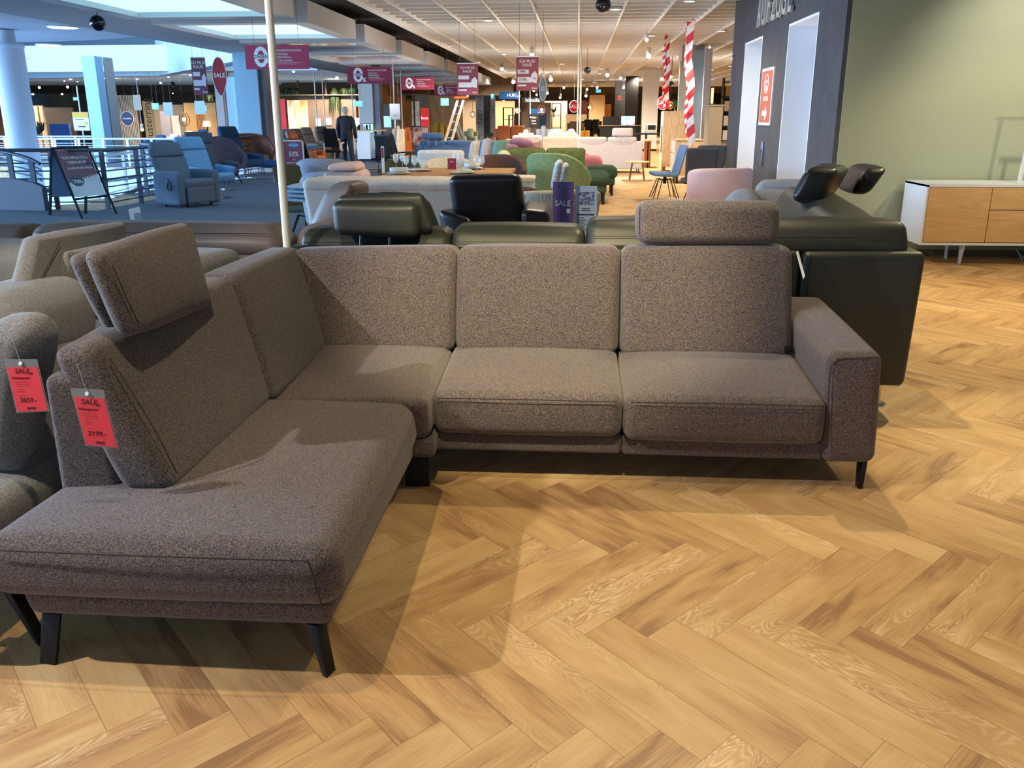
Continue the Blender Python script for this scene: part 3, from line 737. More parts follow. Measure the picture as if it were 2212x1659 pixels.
# ================================================================== neighbours of the brown sofa
# ---- dark leather corner sofa standing back to back with the brown one
t = Thing('leather_corner_sofa', 'dark green-black leather corner sofa back to back with the brown tweed sofa', 'sofa', (.2, 5.2, 0))
t.part('back_panel', MB().rbox(-1.5, 1.12, 4.47, 4.6, .17, .85, .03), LEATHER)
ep = t.part('end_panel', MB().hexa([(1.125, 4.46, .165), (1.70, 4.46, .155), (1.72, 5.5, .165), (1.125, 5.5, .165)], [(1.125, 4.46, .845), (1.725, 4.46, .85), (1.73, 5.6, .85), (1.125, 5.6, .85)], .035, (.004, .006, .004), 5, 6), LEATHER)
t.part('seam', MB().tube([(1.16, 4.455, .2), (1.16, 4.454, .5), (1.16, 4.457, .83)], .002, 5), BLACKM, None, ep)
def topc(x0, x1, z0, z1, n=''):
    c = t.part('back_cushion', MB().hexa([(x0, 4.50, z0), (x1, 4.50, z0), (x1, 4.78, z0), (x0, 4.78, z0)], [(x0 + .01, 4.58, z1), (x1 - .01, 4.58, z1), (x1 - .01, 4.8, z1), (x0 + .01, 4.8, z1)], .045, (.006, .012, .012), 4, 8), LEATHER)
    t.part('seam', MB().tube([(x0 + .03 + (x1 - x0 - .06) * k / 8, 4.515 - .01 * math.sin(PI * k / 8), z0 + (z1 - z0) * .52 + .004 * math.sin(PI * k / 8)) for k in range(9)], .0018, 5), BLACKM, None, c)
topc(-1.45, -.655, .80, .925); topc(-.65, .045, .80, .945); topc(.05, 1.66, .83, .985)
# right wing: back cushion running away from the camera, with a raised headrest and a second one beyond
t.part('back_cushion', MB().hexa([(1.30, 4.8, .80), (1.68, 4.8, .80), (1.72, 6.4, .80), (1.32, 6.4, .80)], [(1.40, 4.82, .955), (1.62, 4.82, .965), (1.70, 6.3, 1.03), (1.42, 6.3, 1.03)], .05, (.01, .01, .01), 4, 6), LEATHER)
t.part('back_panel', MB().rbox(1.60, 1.76, 5.6, 6.6, .16, .86, .03), LEATHER)
t.part('seat_cushion', MB().rbox(-1.45, 1.1, 4.8, 5.5, .25, .46, .05, (0, 0, .02)), LEATHER)
t.part('seat_cushion', MB().rbox(.75, 1.3, 5.5, 6.6, .25, .46, .05, (0, 0, .02)), LEATHER)
t.part('headrest', MB().hexa([at_y(1706, 432, 5.6), at_y(1772, 450, 5.6), at_y(1800, 420, 6.2), at_y(1735, 405, 6.25)], [at_y(1745, 362, 5.6), at_y(1812, 366, 5.6), at_y(1838, 360, 6.2), at_y(1770, 352, 6.25)], .04, (.02, .02, .015), 4, 8, .004, 3), BLKL)
t.part('headrest', MB().hexa([(1.80, 6.05, 1.0), (1.90, 6.0, 1.0), (1.92, 6.5, 1.0), (1.82, 6.5, 1.0)], [(1.88, 6.05, 1.16), (2.02, 6.05, 1.17), (2.04, 6.5, 1.17), (1.90, 6.5, 1.17)], .04, (.01, .01, .01), 4, 6), BLKL)
# headrest on chrome posts at the left end
def fq(Y, th, tl, tr, br, bl, lean=0):
    f = [at_y(*tl, Y + lean), at_y(*tr, Y + lean), at_y(*br, Y), at_y(*bl, Y)]; o = Vector((0, th, 0))
    return [f[3], f[2], f[2] + o, f[3] + o], [f[0], f[1], f[1] + o, f[0] + o]
h = t.part('headrest', MB().hexa(*fq(4.41, .10, (716, 436), (902, 438), (900, 514), (722, 508), .01), .035, (.008, .014, .006), 4, 9, .003, 4), LEATHER)
t.part('headrest', MB().hexa(*fq(4.53, .05, (730, 424), (912, 418), (934, 500), (740, 500), .01), .025, (.006, .01, .01), 4, 8, .004, 9), LEATHER)
t.part('headrest', MB().hexa(*fq(4.83, .12, (800, 418), (918, 424), (962, 548), (820, 548), .02), .07, (.01, .02, .01), 4, 8, .006, 4), LEATHER)
for px in (779, 842):
    t.part('headrest_post', MB().tube([at_y(px + 1, 548, 4.46), at_y(px, 524, 4.46), at_y(px, 505, 4.46)], .007, 8), CHROME, None, h)
lg = MB().tube([(1.63, 4.66, .012), (1.63, 4.66, .17)], .024, 14).lathe([(.055, 0), (.055, .008), (.03, .016), (.024, .02)], (1.63, 4.66, 0), 18)
t.part('leg', lg, CHROME, 'polished chrome leg with round foot')
for x, y in ((-1.4, 4.66), (1.6, 6.4), (-1.4, 5.4), (.8, 6.4)):
    t.part('leg', MB().tube([(x, y, 0), (x, y, .25)], .022, 12), CHROME)

# ---- light grey tweed corner sofa on the left
t = Thing('corner_sofa', 'light grey tweed corner sofa at the left edge beside the brown sofa', 'sofa', (-2.6, 3.4, 0))
t.part('chaise_seat', MB().hexa([(-2.9, 2.0, .22), (-1.68, 2.0, .22), (-1.63, 3.7, .22), (-2.9, 3.7, .22)], [(-2.9, 2.0, .40), (-1.69, 2.0, .40), (-1.63, 3.7, .45), (-2.9, 3.7, .45)], .06, (.01, .01, .035), 4, 8), GREYT)
t.part('plinth', MB().rbox(-2.8, -1.72, 2.1, 3.7, .14, .23, .03), GREYT)
# low back with folded roll on top
def slabx(nm, tl, tr, br, bl, Xt, Xb, th, r, puff=(.02, .02, .02), m=GREYT, wob=.005, seed=1):
    f = [at_x(*tl, Xt), at_x(*tr, Xt), at_x(*br, Xb), at_x(*bl, Xb)]; o = Vector((-th, .01, 0))
    return t.part(nm, MB().hexa([f[3] + o, f[3], f[2], f[2] + o], [f[0] + o, f[0], f[1], f[1] + o], r, puff, 5, 8, wob, seed), m)
slabx('back_cushion', (84, 768), (215, 735), (215, 1020), (36, 1015), -1.80, -1.72, .3, .05)
slabx('back_cushion', (25, 655), (225, 600), (225, 765), (60, 812), -1.90, -1.84, .34, .11, (.02, .03, .03), seed=8)
t.part('armrest', MB().hexa([at_y(-64, 1025, 2.42), at_y(36, 1022, 2.42), at_y(36, 1022, 2.42) + Vector((0, .16, 0)), at_y(-64, 1025, 2.42) + Vector((0, .16, 0))],
                            [at_y(-60, 700, 2.42), at_y(86, 694, 2.42), at_y(86, 694, 2.42) + Vector((0, .16, 0)), at_y(-60, 700, 2.42) + Vector((0, .16, 0))], .07, (.01, .02, .01), 5, 7, .006, 1), GREYT)
hr_ = slabx('headrest', (78, 512), (280, 480), (250, 672), (38, 672), -2.12, -2.0, .07, .034, (.02, .012, .01), seed=6)
slabx('headrest', (150, 545), (300, 520), (260, 700), (140, 660), -2.04, -1.98, .05, .025, (.01, .01, .01), seed=4)
t.part('seam', MB().tube([at_x(118, 522, -2.10) + Vector((.022, 0, 0)), at_x(82, 590, -2.06) + Vector((.024, 0, 0)), at_x(58, 655, -2.01) + Vector((.016, 0, 0))], .002, 5), SEAM, None, hr_)
t.part('back_cushion', MB().hexa([(-2.1, 3.6, .42), (-1.78, 3.6, .42), (-1.66, 4.28, .42), (-2.0, 4.28, .42)], [(-2.2, 3.55, .80), (-1.95, 3.6, .80), (-1.68, 4.34, .86), (-2.0, 4.38, .86)], .05, (.01, .02, .02), 4, 7, .004, 4), GREYT)
t.part('back_panel', MB().hexa([(-4.0, 4.2, .14), (-2.2, 4.2, .14), (-2.2, 4.4, .14), (-4.0, 4.4, .14)], [(-4.0, 4.05, .88), (-2.15, 4.05, .88), (-2.15, 4.4, .9), (-4.0, 4.4, .9)], .07, (.01, .03, .01), 4, 8), mat('beige_tweed', (150, 142, 124), .95, 0, 'noise', (124, 116, 100), 260, .2))
t.part('back_panel', MB().rbox(-2.2, -1.66, 4.3, 4.42, .14, .80, .04), GREYT)
t.part('seat_cushion', MB().rbox(-3.9, -2.0, 3.7, 4.2, .22, .46, .05, (0, 0, .02)), GREYT)
t.part('leg', MB().hexa([(-1.575, 2.16, 0), (-1.555, 2.15, 0), (-1.545, 2.18, 0), (-1.565, 2.19, 0)], [(-1.67, 2.16, .22), (-1.635, 2.15, .22), (-1.625, 2.19, .22), (-1.66, 2.20, .22)], .002, (0, 0, 0), 1, 1), BLACKM)
for x, y in ((-2.7, 2.2), (-2.7, 3.6), (-3.9, 4.3), (-1.75, 4.35)):
    t.part('leg', MB().box(x, x + .03, y, y + .04, 0, .16), BLACKM)

# ---- price tags hanging on the two sofas
RED = mat('red_price_card', (232, 58, 66), .5); DRED = mat('dark_red_print', (96, 18, 24), .6); PLAST = mat('clear_sleeve', (150, 150, 152), .25, alpha=.55)
def tagcard(label, P0, P1, P2, P3, price):
    """corners tl,tr,br,bl of the sleeve in world space"""
    P0, P1, P2, P3 = map(Vector, (P0, P1, P2, P3)); c = (P0 + P1 + P2 + P3) / 4
    t = Thing('price_tag', label, 'price tag', tuple(c), 0, 'red price tags hanging from sofas')
    n = (P1 - P0).cross(P3 - P0).normalized()
    if n.y > 0: n = -n
    def q(u, v, d=0): return (P0 * (1 - u) + P1 * u) * (1 - v) + (P3 * (1 - u) + P2 * u) * v + n * d
    def slab(u0, u1, v0, v1, d0, d1):
        a = [q(u0, v0, d0), q(u1, v0, d0), q(u1, v1, d0), q(u0, v1, d0)]; b = [q(u0, v0, d1), q(u1, v0, d1), q(u1, v1, d1), q(u0, v1, d1)]
        return MB().add(a + b, [(0, 1, 2, 3), (7, 6, 5, 4), (0, 4, 5, 1), (1, 5, 6, 2), (2, 6, 7, 3), (3, 7, 4, 0)], False)
    t.part('sleeve', slab(0, 1, 0, 1, -.0008, .0), PLAST)
    t.part('card', slab(.04, .96, .15, .98, .0006, .001), RED)
    t.part('clip', MB().tube([q(.5, .08, .002), q(.5, .075, .006)], .006, 8), WHITE)
    t.part('string', MB().tube([q(.5, .07, .002), q(.48, -.1, .004), q(.45, -.42, .006)], .0008, 5), mat('clear_string', (190, 190, 190), .3))
    x = (P1 - P0).normalized(); y = (P0 - P3).normalized()
    def txt(s, u, v, size, m, sx=1, bold=0):
        M = Matrix.Identity(4); o = q(u, v, .0015); yy = (y - x * y.dot(x)).normalized(); nn = x.cross(yy)
        for i in range(3): M[i][0] = x[i]; M[i][1] = yy[i]; M[i][2] = nn[i]; M[i][3] = o[i]
        return text_mb(s, size, M, .0004, 'CENTER', bold, sx)
    H = (P3 - P0).length
    t.part('lettering', txt('SALE', .48, .225, H * .12, DRED, 1.1, .0003), DRED)
    t.part('lettering', txt('Polstergarnitur', .40, .35, H * .055, DRED), DRED)
    t.part('lettering', txt(price, .46, .77, H * .12, DRED, 1.05, .0002), DRED)
    t.part('small_print', slab(.36, .62, .90, .945, .0012, .0015), DRED)
    for v in (.42, .46, .50, .56, .60, .68): t.part('small_print', slab(.2, .62 - .2 * (v > .5), v, v + .008, .0012, .0014), mat('faint_red_print', (176, 40, 48), .6))
    t.part('icon', slab(.66, .78, .25, .29, .0012, .0015), DRED)
    return t
tagcard('red SALE 2199 price tag hanging on the brown sofa back', at_y(151, 838, 2.27), at_y(223, 842, 2.27), at_y(257, 969, 2.25), at_y(185, 963, 2.25), '2199.-')
tagcard('red SALE 2659 price tag hanging on the light grey sofa', at_y(8, 776, 2.40), at_y(80, 776, 2.40), at_y(107, 889, 2.38), at_y(36, 892, 2.38), '2659.-')

# ---- taupe leather sofa behind the two
t = Thing('leather_corner_sofa', 'taupe leather corner sofa behind the light grey tweed sofa', 'sofa', (-2.8, 5.6, 0))
a = at_y(0, 505, 5.3); b = at_y(600, 500, 5.3)
t.part('back_panel', MB().rbox(-4.8, -1.72, 5.2, 5.32, .15, .72, .04), TAN)
c = t.part('back_cushion', MB().hexa([(-3.35, 5.15, .70), (-1.72, 5.15, .68), (-1.72, 5.5, .68), (-3.35, 5.5, .70)], [(-3.35, 5.2, .86), (-1.80, 5.2, .86), (-1.80, 5.5, .86), (-3.35, 5.5, .86)], .09, (.02, .03, .015), 5, 9, .006, 3), TAN)
t.part('back_cushion', MB().hexa([(-4.8, 5.15, .70), (-3.37, 5.15, .68), (-3.37, 5.5, .68), (-4.8, 5.5, .70)], [(-4.8, 5.2, .84), (-3.38, 5.2, .84), (-3.38, 5.5, .84), (-4.8, 5.5, .84)], .08, (.02, .03, .015), 4, 7, .006, 4), TAN)
t.part('seam', MB().tube([(-3.3 + 1.45 * k / 8, 5.16, .825) for k in range(9)], .002, 5), SEAM, None, c)
t.part('back_cushion', MB().hexa([(-1.74, 5.25, .62), (-1.40, 5.15, .62), (-1.0, 6.3, .66), (-1.38, 6.4, .66)], [(-1.72, 5.3, .85), (-1.46, 5.25, .85), (-1.05, 6.3, .95), (-1.32, 6.4, .95)], .09, (.02, .03, .01), 5, 8, .006, 9), TAN)
t.part('headrest', MB().hexa([at_y(650, 525, 5.75), at_y(730, 525, 5.7), at_y(795, 480, 6.1), at_y(715, 480, 6.2)], [at_y(704, 404, 5.75), at_y(762, 398, 5.7), at_y(800, 394, 6.05), at_y(748, 390, 6.2)], .05, (.02, .02, .02), 4, 7, .004, 2), TAN)
t.part('seat_cushion', MB().rbox(-4.7, -1.9, 5.5, 6.1, .2, .45, .06, (0, 0, .02)), TAN)
t.part('seat_cushion', MB().rbox(-2.2, -1.55, 6.1, 6.9, .2, .45, .06, (0, 0, .02)), TAN)
for x, y in ((-4.7, 5.3), (-1.8, 5.25), (-1.65, 6.8), (-2.1, 6.8), (-4.6, 6.0)):
    t.part('leg', MB().box(x, x + .03, y, y + .03, 0, .22), BLACKM)
t = Thing('product_card', 'small white folded card with a chair picture standing on the taupe sofa back', 'card', tuple(at_y(296, 508, 5.56)))
p = [at_y(277, 452, 5.56), at_y(301, 446, 5.56), at_y(313, 508, 5.55), at_y(288, 510, 5.55)]
t.part('paper', MB().add(p + [v + Vector((0, .003, 0)) for v in p], [(0, 1, 2, 3), (7, 6, 5, 4), (0, 4, 5, 1), (1, 5, 6, 2), (2, 6, 7, 3), (3, 7, 4, 0)], False), WHITE)
q_ = at_y(297, 467, 5.545)
t.part('picture', MB().add([q_ + Vector(v) for v in ((-.02, 0, -.02), (.022, 0, -.022), (.025, 0, .012), (.01, 0, .024), (-.012, 0, .022), (-.024, 0, .01))], [tuple(range(6))], False), mat('print_grey', (150, 152, 158), .7))

# ---- white support pole
single('support_pole', MB().tube([(-1.475, 4.41, 0), (-1.475, 4.41, 3.4)], .0195, 16).lathe([(.05, 0), (.05, .006)], (-1.475, 4.41, 0), 16), mat('cream_pole_paint', (238, 232, 214), .4), 'thin cream floor-to-ceiling pole behind the brown sofa corner', 'pole')

# ---- black leather armchair seen from behind
t = Thing('leather_armchair', 'black leather armchair seen from behind, between dark sofa and white boucle sofa', 'armchair', (-.62, 6.9, 0))
t.part('backrest', MB().hexa(*fq(6.62, .2, (968, 382), (1122, 378), (1138, 520), (988, 520), -.12), .05, (.01, .02, .01), 5, 7), BLKL)
def armtop(pts, zb):
    P = [at_y(*p) for p in pts]; B = [Vector((p.x + (.08 if k in (0, 3) and pts[0][0] < 1050 else 0), p.y, zb)) for k, p in enumerate(P)]
    return B, P
t.part('armrest', MB().hexa(*armtop([(945, 452, 6.35), (1018, 476, 6.1), (1046, 474, 6.95), (984, 446, 7.1)], .3), .045, (.01, .01, .01), 4, 7), BLKL)
t.part('armrest', MB().hexa(*armtop([(1126, 452, 6.3), (1188, 458, 6.35), (1192, 442, 7.1), (1134, 430, 7.0)], .3), .05, (.01, .01, .01), 4, 7), BLKL)
t.part('seat_cushion', MB().rbox(-.88, -.32, 6.85, 7.4, .25, .45, .05, (0, 0, .02)), BLKL)
t.part('swivel_post', MB().tube([(-.6, 7.0, .02), (-.6, 7.0, .28)], .03, 10), CHROME)
t.part('foot_plate', MB().lathe([(.3, 0), (.3, .012), (.05, .025)], (-.6, 7.0, 0), 24), CHROME)

# ---- side table with the two upright cards
t = Thing('side_table', 'small oak side table behind the dark leather sofa carrying two upright cards', 'table', (.52, 6.3, 0))
t.part('table_top', MB().box(.12, .66, 6.05, 6.6, .66, .69), OAK)
for x in (.16, .62):
    for y in (6.09, 6.55): t.part('leg', MB().box(x - .015, x + .015, y - .015, y + .015, 0, .66), BLACKM)
PUR = mat('purple_card', (104, 82, 130), .4); PAPER = mat('paper_bluish_white', (205, 225, 235), .6); INK = mat('ink_dark', (60, 62, 80), .7)
def base(t, x0, x1, y0, z0, z1):
    t.part('acrylic_foot', MB().box(x0, x1, y0 - .0, y0 + .07, .69, .695), PLAST)
    t.part('riser', MB().box(x0, x1, y0 + .01, y0 + .015, .695, z0), PLAST)
def sale(t, x0, x1, y0, z0, z1):
    base(t, x0, x1, y0, z0, z1); w = x1 - x0; h = z1 - z0
    t.part('picture', MB().box(x0, x1 - .2 * w, y0 - .002, y0, z0, z0 + .1 * h), WHITE)
    t.part('icon', MB().box(x0 + .66 * w, x0 + .84 * w, y0 - .003, y0, z0 + .42 * h, z0 + .5 * h), WH)
panel('sale_card', 'purple SALE card upright on the small side table', 'card', 1194, 393, 1239, 508, 6.15, PUR, [('SALE', .48, .60, .15, WH, .95)], None, .004, sale)
def pl(t, x0, x1, y0, z0, z1):
    base(t, x0, x1, y0, z0, z1); w = x1 - x0; h = z1 - z0
    t.part('picture', MB().box(x0 + .15 * w, x0 + .85 * w, y0 - .003, y0, z0 + .62 * h, z0 + .88 * h), mat('photo_print', (80, 92, 120), .6, 0, 'noise', (190, 205, 225), 45))
    t.part('heading_bar', MB().box(x0 + .1 * w, x0 + .88 * w, y0 - .003, y0, z0 + .41 * h, z0 + .435 * h), INK)
    for k in range(9): t.part('text_line', MB().box(x0 + .1 * w, x0 + (.42 + .05 * (k % 3)) * w, y0 - .003, y0, z0 + (.36 - .03 * k) * h, z0 + (.368 - .03 * k) * h), INK)
    for k in range(2): t.part('text_line', MB().box(x0 + .3 * w, x0 + .7 * w, y0 - .003, y0, z0 + (.54 - .04 * k) * h, z0 + (.553 - .04 * k) * h), INK)
panel('price_list_card', 'white price list card beside the purple SALE card', 'card', 1242, 402, 1289, 508, 6.2, PAPER, [], None, .004, pl)

# ---- sideboard on the right
SBW = mat('sideboard_white', (214, 216, 216), .45); GAP = mat('shadow_gap', (70, 48, 26), .8)
t = Thing('sideboard', 'white sideboard with oak fronts against the sage green wall', 'sideboard', (4.8, 9.7, 0))
x0, x1, yf, yb = 3.52, 6.1, 9.35, 9.98
t.part('body', MB().box(x0, x0 + .02, yf, yb, .24, .82).box(x0, x1, yf, yb, .80, .825).box(x0, x1, yf, yb, .215, .24).box(x1 - .02, x1, yf, yb, .24, .80).box(x0 + .02, x1 - .02, yb - .02, yb, .24, .8), SBW)
t.part('carcass', MB().box(x0 + .03, x1 - .03, yf + .02, yb - .03, .24, .795), GAP)
t.part('door', MB().box(x0 + .026, 4.155, yf, yf + .02, .247, .795), OAK)
t.part('drawer', MB().box(4.163, 5.4, yf, yf + .02, .577, .795), OAK)
t.part('drawer', MB().box(4.163, 5.4, yf, yf + .02, .247, .569), OAK)
t.part('door', MB().box(5.408, x1 - .026, yf, yf + .02, .247, .795), OAK)
for x in (4.0, 5.7):
    t.part('leg', MB().hexa([(x, 9.5, 0), (x + .015, 9.5, 0), (x + .015, 9.54, 0), (x, 9.54, 0)], [(x + .02, 9.48, .22), (x + .035, 9.48, .22), (x + .035, 9.6, .22), (x + .02, 9.6, .22)], .001, (0, 0, 0), 1, 1), SBW)
    t.part('leg', MB().box(x, x + .015, 9.85, 9.9, 0, .22), SBW)
t = Thing('mirror_frame', 'slim white metal frame standing on the sideboard at the right edge', 'frame', (4.72, 9.6, .825))
p0 = at_y(2203, 386, 9.6); t.part('upright', MB().bar((p0.x, 9.6, .825), (p0.x + .05, 9.6, 1.7), .035, .02, (0, 1, 0)), SBW)
t.part('crossbar', MB().box(p0.x, p0.x + .8, 9.59, 9.61, 1.68, 1.7), SBW)
t = Thing('swivel_chair', 'bluish metal foot of a chair at the right edge under the sideboard', 'chair', tuple(at_z(2205, 558, 0)))
q_ = at_z(2190, 556, 0)
t.part('foot', MB().hexa([(q_.x, q_.y - .2, .02), (q_.x + .5, q_.y - .35, .02), (q_.x + .5, q_.y - .2, .02), (q_.x, q_.y - .1, .02)], [(q_.x, q_.y - .2, .05), (q_.x + .5, q_.y - .35, .05), (q_.x + .5, q_.y - .2, .05), (q_.x, q_.y - .1, .05)], .005), STEEL)
t.part('stem', MB().tube([(q_.x + .02, q_.y - .15, 0.0), (q_.x - .04, q_.y - .1, .12), (q_.x - .02, q_.y, .2)], .012, 8), STEEL)

# ---- right middle: pink tub chair, rounded grey sofa, swivel chairs, cabinets
PINK = fabric('blush_fabric', (206, 178, 176), (192, 162, 162), 90); 
def at_floor(px, py): return at_z(px, py, 0)
pk = tub_chair('blush pink tub chair left of the dark lift wall', (1.95, 12.6, 0), R(200), PINK, .44, .82, .76, 2.45, .12, .44, .04, flare=.0)
GRB = fabric('blue_grey_boucle', (150, 158, 170), (128, 134, 144), 140, .3)
t = Thing('boucle_sofa', 'rounded grey boucle sofa with curled arm in front of the lift wall', 'sofa', (2.0, 8.6, 0))
def dropz(pts, zb):
    P = [at_y(*p) for p in pts]; return [Vector((p.x, p.y, zb)) for p in P], P
t.part('back', MB().hexa(*dropz([(1600, 418, 8.2), (1790, 424, 8.1), (1790, 416, 8.6), (1610, 410, 8.7)], .12), .14, (.03, .03, .03), 6, 8), GRB)
t.part('armrest', MB().hexa(*dropz([(1556, 424, 7.9), (1650, 424, 7.8), (1650, 412, 8.5), (1570, 412, 8.6)], .12), .14, (.02, .02, .04), 6, 8), GRB)
t.part('back_cushion', MB().hexa(*dropz([(1634, 394, 8.75), (1760, 392, 8.7), (1760, 388, 9.0), (1640, 388, 9.05)], .5), .07, (.02, .03, .015), 5, 7), GRB)
t.part('seat', MB().rbox(1.3, 2.6, 8.6, 9.4, .12, .45, .08, (0, 0, .02)), GRB)
t.part('leg', MB().rbox(1.4, 2.4, 8.4, 9.2, 0, .12, .02), BLACKM)
BLUEF = fabric('sky_blue_fabric', (120, 152, 190), (104, 134, 170), 60)
DKGF = fabric('charcoal_fabric', (74, 78, 86), (60, 64, 72), 60)
side_chair('light blue swivel dining chair facing left beside the round coffee table', (1.62, 17.0, 0), R(-82), BLUEF, 'spider', .96, .5)
t = side_chair('charcoal high-back dining chair right of the light blue chair', (2.0, 15.2, 0), R(180), DKGF, 'spider', .98, .52)
side_chair('second charcoal dining chair half hidden behind the first one', (2.30, 16.2, 0), R(180), DKGF, 'spider', .99, .5)
t = Thing('tall_cabinet', 'tall pale oak cabinet with vertical glass strip near the barrier tapes', 'cabinet', (2.6, 25.6, 0))
OAKW = mat('white_oak_front', (222, 210, 190), .5)
t.part('body', MB().box(2.31, 3.1, 25.3, 26.0, .12, 1.60), OAKP)
t.part('door', MB().box(2.29, 2.31, 25.32, 25.98, .14, 1.58), OAKW)
t.part('handle', MB().box(2.27, 2.29, 25.4, 25.43, .5, 1.2), BLACKM)
for x in (2.36, 3.0): t.part('leg', MB().box(x, x + .06, 25.4, 25.9, 0, .12), mat('walnut_leg', (130, 82, 44), .6))
t = Thing('low_cabinet', 'low pale oak cabinet with two doors before the tall cabinet', 'cabinet', (2.65, 21.3, 0))
t.part('body', MB().box(2.20, 2.80, 20.7, 21.7, .18, .95), OAKP)
t.part('top', MB().box(2.19, 2.81, 20.69, 21.71, .95, .97), OAKP)
for a_ in (20.72, 21.21): 
    d = t.part('door', MB().box(2.18, 2.20, a_, a_ + .47, .2, .93), OAKW)
    t.part('handle', MB().box(2.16, 2.18, a_ + .2, a_ + .36, .66, .67), BLACKM, None, d)
for x in (2.24, 2.7): t.part('leg', MB().box(x, x + .04, 20.8, 21.6, 0, .18), BLACKM)
t = Thing('acrylic_stand', 'clear acrylic card stand on the low oak cabinet', 'stand', (2.5, 21, .97))
t.part('plate', MB().box(2.49, 2.50, 20.95, 21.2, .97, 1.45), PLAST); t.part('foot', MB().box(2.45, 2.6, 20.95, 21.2, .97, .975), PLAST)
t = Thing('round_coffee_table', 'round light oak coffee table on splayed legs by the pale long sofa', 'table', (1.4, 21.6, 0))
t.part('table_top', MB().lathe([(0, .42), (.27, .42), (.285, .435), (.285, .45), (0, .45)], (1.4, 21.6, 0), 32), mat('honey_oak', (226, 188, 132), .5))
for k in range(4):
    an = PI / 4 + k * PI / 2; t.part('leg', MB().tube([(1.4 + .17 * math.cos(an), 21.6 + .17 * math.sin(an), .42), (1.4 + .25 * math.cos(an), 21.6 + .25 * math.sin(an), 0)], .012, 6), mat('walnut_leg', (130, 82, 44), .6))
t.part('floor_ring', MB().lathe([(.36, 0), (.36, .012), (.3, .014)], (1.4, 21.6, 0), 28), mat('walnut_leg', (130, 82, 44), .6))
t.part('tray', MB().box(1.3, 1.55, 21.5, 21.6, .45, .46), WHITE)
# ================================================================== middle of the store
def gx(px, py, Y): return at_y(px, py, Y).x
BOUC = mat('white_boucle', (216, 206, 192), .95, 0, 'noise', (198, 186, 172), 110, .5)
CREAM = fabric('cream_fabric', (216, 208, 194), (196, 186, 170), 40)
SAGEF = fabric('olive_velvet', (112, 122, 78), (98, 108, 66), 12, spec=.3)
MINT = fabric('mint_fabric', (134, 178, 158), (116, 158, 140), 60)
MAUVE = fabric('mauve_fabric', (150, 104, 118), (132, 90, 104), 40)
ROSE = fabric('rose_fabric', (196, 122, 128), (178, 108, 114), 40)
GREYC = fabric('cool_grey_fabric', (150, 156, 166), (132, 138, 148), 60)
BLUES = fabric('steel_blue_fabric', (84, 112, 150), (72, 98, 132), 60)
BROWNV = fabric('chocolate_velvet', (92, 66, 58), (78, 54, 48), 60)
DGREEN = fabric('moss_dark_fabric', (74, 80, 66), (62, 68, 56), 60)
ORANL = mat('cognac_leather', (176, 96, 48), .4, bump=.1); MUST = fabric('mustard_fabric', (178, 134, 44), (158, 116, 36), 40)
PALE = fabric('pale_grey_fabric', (196, 194, 198), (180, 176, 180), 60)
PINKC = fabric('pale_pink_linen', (224, 196, 190), (206, 176, 170), 90)
GLASS = mat('clear_glass', (235, 245, 250), .03, alpha=.28); GLASS.node_tree.nodes['Principled BSDF'].inputs['Specular IOR Level'].default_value = .9
PORC = mat('grey_white_porcelain', (206, 208, 206), .35)

# ---- white boucle sofa with its back to the camera
t = Thing('boucle_sofa', 'long white boucle sofa seen from behind, beyond the black armchair', 'sofa', (-.9, 8.6, 0))
xl, xr = gx(660, 430, 8.4), gx(1045, 430, 8.4)
t.part('back', MB().hexa([(xl + .08, 8.4, .06), (xr, 8.4, .06), (xr, 8.7, .06), (xl + .08, 8.7, .06)], [(xl, 8.3, .86), (xr, 8.3, .86), (xr, 8.7, .86), (xl, 8.7, .86)], .05, (.01, .015, 0), 4, 8, .006, 3), BOUC)
t.part('top_roll', MB().hexa([(xl, 8.27, .82), (xr, 8.27, .82), (xr, 8.72, .82), (xl, 8.72, .82)], [(xl + .02, 8.3, .93), (xr, 8.3, .93), (xr, 8.7, .93), (xl + .02, 8.7, .93)], .055, (.01, .01, .01), 4, 20, .012, 7), BOUC)
t.part('seat', MB().rbox(xl + .05, xr, 8.7, 9.5, .08, .46, .06, (0, 0, .02)), BOUC)
for x in (xl + .2, xr - .2): t.part('leg', MB().box(x, x + .05, 8.5, 9.3, 0, .08), BLACKM)
cu = None
for k, (a, b, c, d) in enumerate(((708, 354, 772, 368), (699, 370, 783, 386))):
    x0 = gx(a, b, 8.85); x1 = gx(c, b, 8.85); z1 = at_y(a, b, 8.85).z; z0 = at_y(a, d, 8.85).z
    single('cushion', MB().hexa([(x0, 8.80, z0), (x1, 8.80, z0), (x1 + .04, 9.1, z0), (x0 + .02, 9.1, z0)], [(x0 + .01, 8.82, z1 - .006), (x1 - .01, 8.82, z1 - .002), (x1, 9.1, z1 + .02), (x0 + .04, 9.1, z1)], .032, (.008, .012, .006), 4, 7, .005, k + 3), PINKC,
           ['pale pink cushion lying on top of the boucle sofa, upper of two', 'pale pink cushion lying on the boucle sofa, lower of two'][k], 'cushion', 'pink cushions on the boucle sofa')

